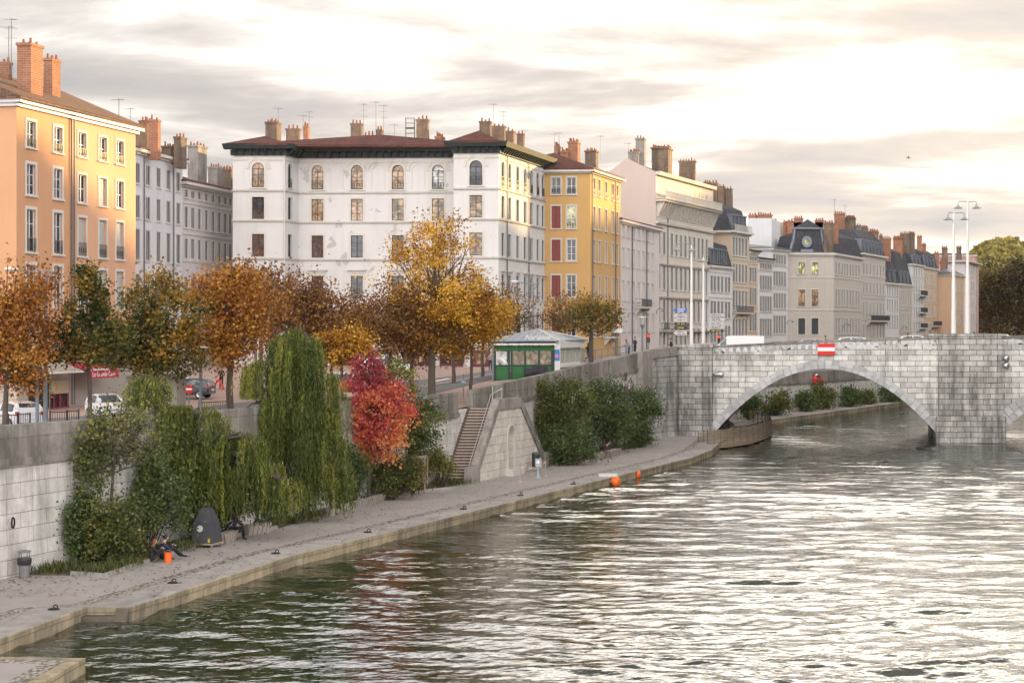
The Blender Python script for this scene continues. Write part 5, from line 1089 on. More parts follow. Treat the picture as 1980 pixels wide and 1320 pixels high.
# weeping willows
def willow(label, px, Y, domes, seed, nst=620, ln=60, lf=.165, sway=.12):
    """domes: (cx, cy, rx, ylow, weight): curtain hung from an arched limb top, px"""
    q = np.random.default_rng(seed); X = X_(px, Y); root = thing('weeping_willow', label, 'tree', (X, Y, .55)); s = Y/F; tb = MB()
    ctop = max(domes, key=lambda d: -d[1]); zf = Z_(ctop[1], Y)*.55+.5
    tb.tube([(X, Y, .4), (X+.1, Y, 1.6), (X-.05, Y, zf), (X_(ctop[0], Y), Y, Z_(ctop[1], Y)-.3)], [.28, .18, .05, .01], 9)
    Cs, Us, Vs, Ts = [], [], [], []
    wsum = sum(d[4] for d in domes)
    for (cx, cy, rx, yl, wt) in domes:
        c = np.array([X_(cx, Y), Y, Z_(cy, Y)]); R_ = rx*s; nb = max(10, int(150*wt/wsum*1.4)); per = int(nst*wt/wsum/nb)+1
        for b in range(nb):
            a = q.random()*2*math.pi; r = R_*(.12+.88*q.random()**.6); rim = c+np.array([math.cos(a)*r, math.sin(a)*r*.9, -.55*R_*(r/R_)**2*1.1])
            if b < 14: tb.tube([(X, Y, zf), tuple((np.array([X, Y, zf])+c)/2+np.array([0, 0, .4])), tuple(c*.5+rim*.5+np.array([0, 0, .15])), tuple(rim)], [.07, .05, .03, .01], 5, cap=False)
            zl = Z_(yl, Y); L0 = max(.6, (rim[2]-zl)*(.62+.42*q.random())); tb_ = q.random(); out = np.array([math.cos(a), math.sin(a), 0])
            for k in range(per):
                st_ = rim+q.normal(size=3)*np.array([.16, .16, .12]); L = L0*(.55+.5*q.random()); m_ = max(10, int(ln*L/4.0)); u = np.sort(q.random(m_)); 
                dr = q.normal(size=2)*sway*.55; p = np.empty((m_, 3)); bulge = .22*np.sin(np.minimum(u*3.2, 1.6))
                p[:, 0] = st_[0]+dr[0]*u*L*.5+out[0]*bulge+np.sin(u*7+a*3)*.03; p[:, 1] = st_[1]+dr[1]*u*L*.5+out[1]*bulge; p[:, 2] = st_[2]-u*L+.12*np.sin(np.minimum(u*6, 3.14))
                p[:, 2] = np.maximum(p[:, 2], .62); p += q.normal(size=p.shape)*.025
                d = unit(np.stack([q.normal(size=m_)*.35, q.normal(size=m_)*.35, -np.ones(m_)], 1)); e = unit(np.cross(d, q.normal(size=(m_, 3)))); ss = lf*(.6+.8*q.random(m_))[:, None]
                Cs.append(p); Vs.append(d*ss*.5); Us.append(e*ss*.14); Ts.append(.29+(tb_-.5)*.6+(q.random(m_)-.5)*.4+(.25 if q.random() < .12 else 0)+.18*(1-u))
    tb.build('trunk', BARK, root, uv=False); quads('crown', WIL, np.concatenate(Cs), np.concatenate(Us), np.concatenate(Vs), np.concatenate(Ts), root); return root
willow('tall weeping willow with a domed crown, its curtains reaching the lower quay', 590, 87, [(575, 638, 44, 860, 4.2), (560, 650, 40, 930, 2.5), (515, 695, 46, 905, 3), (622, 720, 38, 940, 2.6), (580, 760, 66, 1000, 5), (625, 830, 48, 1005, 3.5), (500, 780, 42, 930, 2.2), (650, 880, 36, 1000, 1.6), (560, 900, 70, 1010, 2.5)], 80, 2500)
willow('lower spreading weeping willow leaning over the recycling container', 370, 79, [(395, 790, 55, 930, 2.5), (440, 830, 62, 1000, 3.5), (380, 850, 55, 1000, 3), (490, 880, 52, 1010, 2.6), (540, 925, 42, 1020, 1.7), (330, 830, 50, 950, 2), (430, 900, 60, 1020, 2.5), (470, 840, 46, 980, 2)], 81, 2100)
willow('pale wispy willow top growing beside the flat concrete shelter', 288, 78, [(285, 728, 34, 880, 2), (270, 770, 42, 900, 1.5), (310, 780, 36, 900, 1.2)], 82, 300, lf=.17)
# grasses and ivy tufts
def tufts(label, spots, n, h, seed, nm='grass'):
    q = np.random.default_rng(seed); P = np.array(spots); k = q.integers(0, len(P), n); B_ = P[k]+q.normal(size=(n, 3))*np.array([.35, .35, .0]); root = thing(nm, None, None, tuple(P.mean(0)))
    d = unit(np.stack([q.normal(size=n)*.35, q.normal(size=n)*.35, np.ones(n)], 1)); hh = h*(.5+.9*q.random(n))[:, None]; e = unit(np.cross(d, q.normal(size=(n, 3))))
    o = quads(nm, GRS, B_+d*hh*.5, e*hh*.06, d*hh*.5, q.random(n), root); l = root.location.copy(); o.parent = None; o.location = l; bpy.data.objects.remove(root); tag(o, kind='stuff')
sp_ = [(*G_(x, y, .56), .56) for x, y in [(830, 935), (845, 938), (860, 936), (875, 938), (885, 935), (815, 945), (800, 948), (780, 950), (765, 955), (840, 930), (868, 930), (560, 1010), (600, 1000), (350, 1062), (370, 1055), (330, 1066), (100, 1105), (130, 1100), (160, 1104), (190, 1108), (220, 1100), (250, 1092), (120, 1085), (1090, 893), (1130, 886), (1215, 868), (1240, 860), (1255, 853)]]
tufts('', sp_, 6500, .35, 90)
sp_ = [(X_(x, Y), Y, Z_(y, Y)) for x, y, Y in []]

q = np.random.default_rng(77); n = 26000; yy = 760+260*q.random(n); pxx = 1840+260*q.random(n); xx = (pxx-CX)/F*yy; zz = np.array([far_h(a_, b_) for a_, b_ in zip(xx, yy)])+q.random(n)*3-2
t_ = thing('woodland', None, None, (400, 900, 20)); C = np.stack([xx, yy, zz], 1); cl_i = (np.floor(xx/9)*7+np.floor(yy/9)*13) % 17/17.0; U, V = randleaf(C, 2.6, q); o = quads('woodland', leafmat('woodland_leaves', [(0, (.12, .13, .04)), (.5, (.26, .23, .06)), (1, (.45, .32, .09))], .3), C, U, V, .3*cl_i+.5*q.random(n)+.1, t_); o.parent = None; o.location = t_.location; bpy.data.objects.remove(t_); tag(o, kind='stuff')  # leaf colours paled to carry part of the distance haze

# fallen leaves on the path
q = np.random.default_rng(99); n = 2600; yy = 62+80*q.random(n)**1.2; xx = np.array([lerp(wallx(y_)+.6, edge_at(y_)-.2, u) for y_, u in zip(yy, q.random(n)**1.7)])
t_ = thing('fallen_leaves', None, None, (0, 90, .5)); C = np.stack([xx, yy, np.full(n, .53)], 1); a_ = q.random(n)*6.28; U = np.stack([np.cos(a_), np.sin(a_), .1*q.normal(size=n)], 1)*.05; V = np.stack([-np.sin(a_), np.cos(a_), .1*q.normal(size=n)], 1)*.07
o = quads('fallen_leaves', BRN, C, U, V, q.random(n), t_); o.parent = None; o.location = t_.location; bpy.data.objects.remove(t_); tag(o, kind='stuff')
# ============================================================ STAIRCASE
sx = lambda Y: -2.5+.371*(Y-108.5)
st = thing('stone_staircase', 'double stone staircase with sloping copings and an arched niche, joining quay and promenade', 'staircase', (-1, 115, .5))
nv = Vector((1, -.371)).normalized()
def sp3(Y, t, z): return (sx(Y)+nv.x*t, Y+nv.y*t, z)
def outz(Y): return interp(Y, [(108.5, 1.25), (109.2, 1.3), (112.7, 5.3), (116.7, 5.3), (121.0, 1.35), (121.8, 1.3)])
fm = MB(sp3); cY, hw_, zsp = 115.0, .52, 3.3
def nz(Y): d = abs(Y-cY); return zsp+math.sqrt(max(0, hw_**2-d*d))
ysx = sorted(set([round(y, 3) for y in np.linspace(108.5, 121.8, 45)]+[cY+hw_*math.cos(math.pi*k/12) for k in range(13)]+[109.2, 112.7, 116.7, 121.0]))
for a, b in zip(ysx, ysx[1:]):
    inn = a >= cY-hw_-1e-6 and b <= cY+hw_+1e-6
    za, zb = (nz(a), nz(b)) if inn else (.3, .3)
    fm.add([(a, 0, za), (b, 0, zb), (b, 0, outz(b)), (a, 0, outz(a))], [(0, 1, 2, 3)])
    if inn: fm.add([(a, 0, za), (b, 0, zb), (b, -.8, zb), (a, -.8, za)], [(0, 3, 2, 1)]); fm.add([(a, 0, .3), (b, 0, .3), (b, -.8, .3), (a, -.8, .3)], [(0, 1, 2, 3)]); fm.add([(a, -.8, .3), (b, -.8, .3), (b, -.8, zb), (a, -.8, za)], [(0, 1, 2, 3)])
for y in (cY-hw_, cY+hw_): fm.add([(y, 0, .3), (y, 0, zsp), (y, -.8, zsp), (y, -.8, .3)], [(0, 1, 2, 3)])
fm.add([(108.5, 0, .3), (108.5, 0, 1.25), (108.5, -.4, 1.25), (108.5, -.4, .3)], [(3, 2, 1, 0)])
fm.build('face_wall', masonry('stair_stone', (.66, .62, .56), (.54, .50, .45), (.25, .22, .18), 1.5, .55, .45, .012, moss=.15, lim=.53), st)
nb = MB(sp3)
for sg in (-1, 1): nb.box(cY+sg*(hw_+.1)-.1, cY+sg*(hw_+.1)+.1, .002, .1, .95, zsp)
for k in range(12):
    a0, a1 = math.pi*k/12, math.pi*(k+1)/12; c = [(cY+r_*math.cos(t_), zsp+r_*math.sin(t_)) for r_, t_ in ((hw_, a0), (hw_+.2, a0), (hw_+.2, a1), (hw_, a1))]; nb.hexa([(x, .002, z) for x, z in c], [(x, .1, z) for x, z in c])
nb.box(cY-hw_-.35, cY+hw_+.9, .002, .5, .48, .95); nb.build('niche_surround', TRIM, st)
cp = MB(sp3)
for (a, b) in ((109.2, 112.7), (112.7, 116.7), (116.7, 121.0)):
    za, zb = outz(a), outz(b); cp.hexa([(a, -.42, za-.3), (a, .12, za-.3), (b, .12, zb-.3), (b, -.42, zb-.3)], [(a, -.42, za+.38), (a, .12, za+.38), (b, .12, zb+.38), (b, -.42, zb+.38)])
cp.box(108.3, 109.3, -.5, .18, .45, 1.55); cp.box(121.0, 121.9, -.5, .18, .45, 1.6); cp.build('coping', COPE, st)
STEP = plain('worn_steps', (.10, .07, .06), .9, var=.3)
sm = MB(); nm2 = MB()
for sgn in (1, -1):
    n = 25
    for k in range(n):
        z = .5+(k+1)*4.6/n; ya = 109.0+k*(4.0/n) if sgn == 1 else 121.2-k*(4.4/n)
        yb = 112.95 if sgn == 1 else 116.7
        y0, y1 = (ya, ya+4.0/n+.06) if sgn == 1 else (ya-4.4/n-.06, ya)
        sm.prism([(wallx(y0)-.1, y0), (sx(y0)-.35, y0), (sx(y1)-.35, y1), (wallx(y1)-.1, y1)], z-.35, z)
        if sgn == 1: nm2.prism([(wallx(y0)+.12, y0-.03), (sx(y0)-.36, y0-.03), (sx(y0+.1)-.36, y0+.1), (wallx(y0+.1)+.12, y0+.1)], z-.05, z+.012)
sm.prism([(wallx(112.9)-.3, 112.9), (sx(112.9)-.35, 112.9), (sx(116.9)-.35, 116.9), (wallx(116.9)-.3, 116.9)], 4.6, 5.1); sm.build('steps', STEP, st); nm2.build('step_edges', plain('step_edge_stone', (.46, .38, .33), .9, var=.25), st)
MET = plain('galvanised_rail', (.42, .41, .38), .4, .6)
rl = MB(); r0_, r1_ = (sx(109.1)-.45, 109.0, 1.7), (sx(112.7)-.45, 112.7, 6.0); rl.tube([(r0_[0], r0_[1], .6), r0_, r1_, (sx(114.6)-.45, 114.6, 6.35), (sx(114.6)-.45, 114.6, 5.2)], .03, 6)
rl.tube([(sx(112.9)-.45, 112.9, 5.7), (sx(114.6)-.45, 114.6, 5.75)], .025, 6); rl.tube([(sx(113)-.45, 113, 5.1), (sx(113)-.45, 113, 6.6)], .03, 6); rl.build('handrail', MET, st)
MB().prism([(wallx(111.2)-.9, 111.2), (wallx(111.2)-.1, 111.2), (wallx(113.6)-.1, 113.6), (wallx(113.6)-.9, 113.6)], -.5, 5.08).build('back_wall', STONE, st)
# ============================================================ WOODEN WALKWAY
WOODP = plain('weathered_wood', (.27, .21, .15), .8, var=.35); DKW = plain('dark_posts', (.05, .045, .04), .6)
wk = thing('timber_walkway', 'curved walkway with slatted timber railings passing under the left end of the arch', 'walkway', (18, 150, .2))
def spl(pts, n=40):
    P = [Vector(p) for p in pts]; P = [2*P[0]-P[1]]+P+[2*P[-1]-P[-2]]; out = []
    m_ = len(P)-3
    for i in range(n+1):
        u = i/n*m_; k = min(int(u), m_-1); t = u-k; a, b, c, d = P[k:k+4]
        out.append(.5*((2*b)+(c-a)*t+(2*a-5*b+4*c-d)*t*t+(3*b-a-3*c+d)*t**3))
    return out
outer = spl([(16.9, 146.6, 0), (19.0, 148.6, 0), (21.6, 153.5, 0), (24.2, 161.5, 0), (25.6, 168.5, 0), (26.0, 176, 0), (25.6, 184, 0)], 60)
inner = spl([(16.4, 149.5, 0), (18.2, 151.5, 0), (20.0, 156.5, 0), (21.2, 163, 0), (21.6, 170, 0), (22.2, 178, 0)], 50)
for k, (ln_, nm) in enumerate(((outer, 'outer_railing'), (inner, 'inner_railing'))):
    m_ = MB(); fl = .35
    for a, b in zip(ln_, ln_[1:]):
        for j in range(8 if k == 0 else 6): z = fl-.12+j*.19; m_.hexa([(a.x, a.y, z), (b.x, b.y, z), (b.x-.04, b.y+.03, z), (a.x-.04, a.y+.03, z)], [(a.x+.01, a.y, z+.11), (b.x+.01, b.y, z+.11), (b.x-.03, b.y+.03, z+.11), (a.x-.03, a.y+.03, z+.11)])
    for p in ln_[::3]: m_.beam((p.x-.06, p.y+.06, fl-.5), (p.x-.1, p.y+.06, fl+1.42-.3*k), .07, .07, 1)
    m_.build(nm, [WOODP, DKW], wk)
dk = MB()
for i in range(60):
    a, b = outer[i], outer[i+1]; c, d = inner[min(50, int(i*50/60))], inner[min(50, int((i+1)*50/60))]; dk.hexa([(c.x, c.y, .12), (a.x, a.y, .12), (b.x, b.y, .12), (d.x, d.y, .12)], [(c.x, c.y, .28), (a.x, a.y, .28), (b.x, b.y, .28), (d.x, d.y, .28)])
dk.build('deck', WOODP, wk)
# ============================================================ LAMPS, MASTS, SIGNS
LWH = plain('white_mast_paint', (.70, .69, .66), .45, var=.05); LGR = plain('grey_blue_post', (.16, .19, .22), .45, .3, var=.06); LMP = plain('lamp_shade_metal', (.30, .33, .30), .4, .4); DISC = plain('white_disc', (.72, .72, .72), .4, var=.04)
GLB = plain('lamp_lens', (.55, .58, .62), .15, var=.05)
def mast(label, px, Y, ytop, gz, r0, r1, arms, group='white lamp masts of the bridge'):
    x = X_(px, Y); t = thing('lamp_mast', label, 'street lamp', (x, Y, gz), group); zt = Z_(ytop, Y)
    m_ = MB(); m_.lathe([(r0*1.15, 0), (r0*1.15, .25), (r0, .35), (lerp(r0, r1, .45), (zt-gz)*.45), (lerp(r0, r1, .45)*.8, (zt-gz)*.47), (r1, zt-gz-.2), (r1*.6, zt-gz)], (x, Y, gz), 12); m_.build('mast', LWH, t)
    for (lx, ly) in arms:
        X2 = X_(lx, Y); z2 = Z_(ly, Y); a = MB(); s_ = 1 if X2 > x else -1
        a.tube([(x, Y, z2+.55), ((x+X2)/2, Y, z2+.62), (X2-s_*.1, Y, z2+.62), (X2, Y, z2+.5), (X2, Y, z2+.2)], .045, 6); arm = a.build('arm', LMP, t)
        l = MB(); l.lathe([(.06, .38), (.12, .28), (.18, .16), (.42, .04), (.46, 0), (.40, -.02)][::-1], (X2, Y, z2-.05), 12); l.build('lamp_head', LMP, t)
zb_ = 8.7
mast('left and shorter of the two tall white masts on the bridge pier', 1844, 160.2, 412, 9.6, .24, .12, [(1833, 424), (1864.5, 424)])
mast('right and taller of the two tall white masts on the bridge pier', 1871, 164.0, 388, 9.6, .27, .12, [(1852.5, 402), (1888, 402)])
mast('slim white mast standing left of its twin near the abutment', 1337, 172, 474, 7.9, .2, .09, [(1307, 483), (1339, 484)])
mast('slim white mast standing right of its twin near the abutment', 1360, 178, 497, 7.9, .2, .09, [(1356, 505)])
def armlamp(label, px, Y, gz, ytop, lx, ly, low=None):
    x = X_(px, Y); t = thing('street_lamp', label, 'street lamp', (x, Y, gz), 'grey street lamps with a long arm'); zt = Z_(ytop, Y)
    MB().lathe([(.16, 0), (.16, .3), (.12, .5), (.1, (zt-gz)*.6), (.06, zt-gz)], (x, Y, gz), 10).build('post', LGR, t)
    X2, z2 = X_(lx, Y), Z_(ly, Y); s_ = 1 if X2 > x else -1
    a = MB(); a.tube([(x-s_*.5, Y, zt-.02), (x, Y, zt-.15), (X2, Y, z2)], [.03, .05, .03], 6); a.tube([(x, Y, zt-.55), (x-s_*.5, Y, zt-.02)], .03, 6); a.tube([(x-s_*.5, Y, zt-.02), (X2, Y, z2)], .02, 5); a.build('arm', LGR, t)
    def head(X3, z3, sg):
        l = MB(); l.lathe([(.02, -.09), (.2, -.07), (.27, 0), (.2, .1), (.03, .14)], (X3+sg*.25, Y, z3), 12, sx=1.5); l.build('lamp_head', GLB, t)
    head(X2, z2, s_)
    if low:
        X3, z3 = X_(low[0], Y), Z_(low[1], Y); b = MB(); b.tube([(x, Y, z3-.15), (X3, Y, z3)], .04, 6); b.tube([(x, Y, z3-.3), (x, Y, z3+.25)], .13, 8); b.build('arm', LGR, t); head(X3, z3, 1)
armlamp('grey double lamp post at the left edge, in front of the shop awnings', 88, 84, 5.3, 524, 32, 521, (108, 675))
armlamp('grey lamp post whose arm crosses the gap left of the white building', 494, 116, gnd(494, 116), 553, 447, 549)
armlamp('grey lamp post with a long arm before the sunlit side of the white building', 1031, 155, gnd(1031, 155), 549, 1000, 545)
def disclamp(label, px, Y, gz, ytop):
    x = X_(px, Y); t = thing('street_lamp', label, 'street lamp', (x, Y, gz), 'low grey lamps with a flat white disc'); zt = Z_(ytop, Y); r = .45
    MB().lathe([(.09, 0), (.09, (zt-gz)-1.05), (.13, (zt-gz)-1.0), (.22, zt-gz-.72), (.22, zt-gz-.68)], (x, Y, gz), 10).build('post', LGR, t)
    a = MB(); [a.tube([(x+.16*math.cos(k), Y+.16*math.sin(k), zt-.7), (x+.36*math.cos(k), Y+.36*math.sin(k), zt-.02)], .012, 4) for k in (0, 2.1, 4.2)]; a.build('rods', LGR, t)
    MB().lathe([(r, 0), (r, .03), (.05, .08)], (x, Y, zt-.03), 18).build('disc', DISC, t)
disclamp('low disc lamp near the left edge, just left of the tall double post', 72, 82, 5.3, 667)
disclamp('low disc lamp beside the trunk of the golden tree', 388, 92, 5.2, 671)
disclamp('low disc lamp between the big willow and the red maple', 623, 102, 5.2, 673)
disclamp('low disc lamp standing behind the ramped parapet by the bridge', 1242, 156, 7.9, 613)
def walllamp(label, px, py, Y, s_=1):
    x, z = X_(px, Y), Z_(py, Y); t = thing('wall_lamp', label, 'wall lamp', (x, Y, z), 'curved lamps on the facades'); a = MB(); a.tube([(x, Y, z-.5), (x+.05*s_, Y, z-.05), (x+.35*s_, Y, z+.25), (x+.8*s_, Y, z+.2), (x+.85*s_, Y, z+.05)], .05, 6); a.build('bracket', LGR, t)
    MB().lathe([(.05, .12), (.12, .06), (.32, -.08), (.28, -.12)][::-1], (x+.9*s_, Y, z), 10).build('lamp_head', LGR, t)
walllamp('curved lamp fixed high on the corner of the apricot building', 257, 562, 129.2)
walllamp('curved lamp between the pink and the tall building', 1269, 600, 215); walllamp('curved lamp at the left corner of the domed building', 1522, 622, 272); walllamp('curved lamp on the long side of the domed building', 1631, 628, 281); walllamp('curved lamp before the arcaded narrow stone house', 1744, 633, 322)
SGB = plain('sign_blue', (.02, .09, .42), .4, var=.03); SGG = plain('sign_grey', (.45, .44, .45), .5, var=.05); SGK = plain('sign_black', (.02, .02, .02), .5); SGY = plain('sign_yellow', (.55, .45, .02), .5)
def panels(label, x0, x1, Y, gz, rows, side, postx):
    t = thing('direction_sign', label, 'road sign', (X_(postx, Y), Y, gz)); a, b = X_(x0, Y), X_(x1, Y)
    MB().tube([(X_(postx, Y), Y+.08, gz), (X_(postx, Y), Y+.08, Z_(rows[0][0], Y)+.1)], .07, 8).build('post', LGR, t)
    for (ya, yb, m1, kind) in rows:
        z1, z0 = Z_(ya, Y), Z_(yb, Y); zc2 = (z0+z1)/2; m_ = MB(); pts = [(a, z0), (b, z0), (b, z1), (a, z1)]
        if side < 0: pts = [(a, z0), (b, z0), (b, z1), (a, z1), (a-.25, zc2)]
        else: pts = [(a, z0), (b, z0), (b+.25, zc2), (b, z1), (a, z1)]
        n = len(pts); m_.add([(x, Y-.03, z) for x, z in pts]+[(x, Y+.02, z) for x, z in pts], [tuple(range(n)), tuple(range(2*n-1, n-1, -1))]+[(i, i+n, (i+1) % n+n, (i+1) % n) for i in range(n)]); p = m_.build('panel', m1, t)
        l = MB(); c = {'w': WHT, 'k': SGK, 'y': SGY}[kind[0]]
        for k in range(2 if z1-z0 > .35 else 1):
            zz = z0+(z1-z0)*(k+.5)/(2 if z1-z0 > .35 else 1); xx = a+.15
            while xx < b-.25: w_ = .06+.05*random.random(); l.box(xx, xx+w_, Y-.038, Y-.031, zz-.045, zz+.045); xx += w_+.035+(.1 if random.random() < .2 else 0)
        if l.v: l.build('lettering', c, t)
panels('stack of direction signs with a blue arrow panel on top, left of the slim masts', 1307, 1328, 165, 7.9, [(596, 603.5, SGB, 'w'), (606, 614, SGG, 'k'), (615, 622, SGG, 'k'), (623, 628, SGK, 'y'), (631, 636, SGK, 'y'), (639, 648, SGG, 'k')], -1, 1316)
panels('stack of grey direction signs right of the slim masts', 1373, 1397, 168, 8.0, [(606, 612, SGG, 'k'), (614, 621, SGG, 'k'), (622.5, 628, SGG, 'k'), (629, 636, SGG, 'k'), (637, 641.5, SGK, 'y')], 1, 1395)
def _em(t): t.n('ShaderNodeOutputMaterial', ins={0: t.n('ShaderNodeEmission', ins={0: (1, .03, .01, 1), 1: 2.2})})
REDL_ = mat('red_signal_light', _em)
def signal(label, px, py, Y, gz):
    x, z = X_(px, Y), Z_(py, Y); t = thing('traffic_light', label, 'traffic light', (x, Y, gz), 'traffic lights showing red'); MB().tube([(x, Y+.1, gz), (x, Y+.1, z+.1)], .05, 6).build('post', LGR, t)
    MB().box(x-.14, x+.14, Y-.08, Y+.08, z-.62, z+.2).build('housing', SGK, t); MB().lathe([(.11, -.02), (.11, .02)], (0, 0, 0), 12); l = MB(lambda a, b, c: (x+a, Y-.09-c, z+b)); l.lathe([(.12, 0), (.09, .03)], (0, 0, 0), 12); l.build('red_lens', REDL_, t)
signal('red traffic light beside the low disc lamp near the bridge', 1254, 649, 158, 7.9); signal('red traffic light below the grey direction signs', 1390, 651, 170, 8.0)
x, Y = X_(1194, 150), 150; t = thing('warning_sign', 'red edged triangular warning sign over a white plate, right of the yellow green tree', 'road sign', (x, Y, 7.9))
MB().tube([(x, Y+.06, 7.5), (x, Y+.06, Z_(622, Y))], .06, 8).build('post', LGR, t); za, zb2 = Z_(620, Y), Z_(631, Y); tri = MB(); hw2 = .42
for (p, q_) in (((-hw2, zb2), (hw2, zb2)), ((hw2, zb2), (0, za)), ((0, za), (-hw2, zb2))): tri.beam((x+p[0], Y-.02, p[1]), (x+q_[0], Y-.02, q_[1]), .07, .05, up=(0, 1, 0))
tri.build('red_border', RED, t); wt = MB(); wt.add([(x-hw2, Y, zb2), (x+hw2, Y, zb2), (x, Y, za)], [(0, 1, 2)]); wt.build('triangle', WHT, t); MB().box(x-.42, x+.42, Y-.02, Y+.02, Z_(643, Y), Z_(634, Y)).build('plate', WHT, t)
def text(s, name, mt, size, loc, rz, parent, rx=90, ext=.008, shear=0):
    cu = bpy.data.curves.new(name, 'FONT'); cu.body = s; cu.size = size; cu.extrude = ext; cu.align_x = 'CENTER'; cu.align_y = 'CENTER'; cu.shear = shear; tmp = bpy.data.objects.new('tmp', cu); COL.objects.link(tmp)
    me = bpy.data.meshes.new_from_object(tmp.evaluated_get(bpy.context.evaluated_depsgraph_get())); bpy.data.objects.remove(tmp); me.name = name; me.materials.clear(); me.materials.append(mt)
    o = bpy.data.objects.new(name, me); COL.objects.link(o); o.rotation_euler = (R(rx), 0, rz); pl = WL[parent.name]; o.location = [a-b for a, b in zip(loc, pl)]; o.parent = parent; return o
# ============================================================ KIOSK
KG = plain('kiosk_green', (.02, .13, .035), .5, var=.2); KD = plain('kiosk_dark_green', (.012, .045, .03), .45); KW = plain('kiosk_white', (.62, .62, .60), .5, var=.1); KR = plain('kiosk_zinc_roof', (.27, .31, .38), .45, .35)
A = P2(957, 131); B = P2(1070, 132.5); C = P2(1121, 143); kz = 6.15; kt = Z_(667, 131); k_ = thing('kiosk', 'green kiosk with a grey hipped roof behind the ramped parapet', 'kiosk', (A.x, A.y, kz)); back3 = A+(C-B)
P, L = Pf(A, B)
m_ = MB(); m_.prism([tuple(A), tuple(B), tuple(C), tuple(back3)], kz-.6, kz+.25); m_.build('plinth', plain('kiosk_plinth', (.16, .12, .10), .9), k_)
fr_ = MB(); segs = [col_s(A, B, p) for p in (957, 984, 989, 1015, 1042, 1067)]
for s in [0]+segs[1:]+[L]: fr_.hexa([P(s-.07, 0, kz+.2), P(s-.07, .08, kz+.2), P(s+.07, .08, kz+.2), P(s+.07, 0, kz+.2)], [P(s-.07, 0, kt), P(s-.07, .08, kt), P(s+.07, .08, kt), P(s+.07, 0, kt)])
for z in (kz+.2, Z_(707, 131)-.05, Z_(679, 131)): fr_.hexa([P(0, 0, z), P(0, .07, z), P(L, .07, z), P(L, 0, z)], [P(0, 0, z+.12), P(0, .07, z+.12), P(L, .07, z+.12), P(L, 0, z+.12)])
fr_.build('frame', KD, k_)
zm = Z_(707, 131)
def pan(nm, s0, s1, z0, z1, mt_, t0=-.02, t1=.03): m_ = MB(P); m_.hexa([(s0, t0, z0), (s0, t1, z0), (s1, t1, z0), (s1, t0, z0)], [(s0, t0, z1), (s0, t1, z1), (s1, t1, z1), (s1, t0, z1)]); return m_.build(nm, mt_, k_)
KGL = glass('kiosk_glass', (.12, .10, .08), .05, (1, .8, .6))
pan('door', .08, segs[1]-.08, kz+.3, zm, KG); pan('door_pane', .22, segs[1]-.2, zm, Z_(681, 131), GLP); pan('wall_panel', segs[2]+.07, L-.07, kz+.3, zm, KG)
for a, b in ((2, 3), (3, 4), (4, 5)): pan('pane', segs[a]+.08, segs[b]-.08, zm+.07, Z_(680, 131), KGL)
pan('fascia', -.1, L, Z_(678, 131), Z_(668, 131), KG, -.02, .1); pan('canopy', -.3, L+.05, Z_(667, 131), Z_(664, 131), KW, -.1, .55); pan('gutter', -.1, L+.1, Z_(663.5, 131), Z_(657.5, 131), KD, -.1, .2)
P2f, L2 = Pf(B, C); m_ = MB(P2f); m_.box(0, L2, -.02, .02, kz, kt); m_.build('side_wall', KW, k_); m_ = MB(P2f)
for k in range(5): m_.box(2.2+k*2.2, 4.1+k*2.2, .03, .06, kz+1.55, kt-.35)
m_.build('side_windows', plain('pale_green_glass', (.42, .47, .40), .15), k_)
m_ = MB(P2f); m_.box(.6, L2+.1, .03, .4, kt-.25, kt+.45); m_.build('side_fascia', KW, k_); m_ = MB(P2f); m_.box(1.2, L2, .03, .5, kz+1.2, kz+1.38); m_.build('counter', KW, k_)
m_ = MB(P); m_.box(L-.05, L+.55, -.3, .04, kz, kt); m_.build('corner_panel', KW, k_)
po = MB(P); po.box(L+.02, L+.5, .045, .06, zm+.35, Z_(676, 131)); po.build('poster', plain('poster_blue', (.05, .17, .45), .5), k_); po = MB(P); po.lathe([(.02, -.15), (.14, -.1), (.17, 0), (.1, .12), (.01, .15)], (L+.26, .06, zm+.72), 8, sy=.1); po.build('poster_picture', plain('poster_pink', (.6, .22, .25), .5), k_)
m_ = MB(P); m_.lathe([(.22, 0), (.22, .02)], (0, 0, 0), 4); 
rf = MB(); over = .35; z0 = Z_(657.5, 131); AP = Vector((X_(1040, 139), 139)); E = [A+Vector((-.35, -.45)), B+Vector((.2, -.45)), C+Vector((.75, .3)), back3+Vector((-.4, .4))]
a1 = (*AP, Z_(636.5, 139)); a2 = (X_(1066, 143), 142.5, Z_(641, 142.5)); rf.add([(*e_, z0) for e_ in E]+[a1, a2], [(0, 1, 4), (1, 2, 5, 4), (2, 3, 5), (3, 0, 4, 5)]); rf.prism([tuple(e_) for e_ in E], z0-.1, z0-.004); kr = rf.build('roof', KR, k_)
rb = MB(); E3 = [(*e_, z0) for e_ in E]
for p, q_ in ((0, a1), (1, a1), (2, a2)): rb.beam(E3[p], q_, .12, .1)
rb.beam(a1, a2, .12, .1); rb.build('ridge_trim', plain('pale_zinc', (.55, .54, .46), .4, .3), kr)
sm_ = MB()
for k in range(1, 9):
    f = k/9; p = Vector(E3[0]).lerp(Vector(E3[1]), f); tgt = Vector(E3[0]).lerp(Vector(a1), f*2) if f < .5 else Vector(E3[1]).lerp(Vector(a1), (1-f)*2); sm_.beam(p+Vector((0, 0, .02)), tgt+Vector((0, 0, .02)), .035, .05)
sm_.build('roof_seam', KR, kr)
text('Nardone', 'roof_lettering', KW, .55, (X_(1040, 130.2), 131.0, Z_(652, 131)), 0, k_, shear=.3)
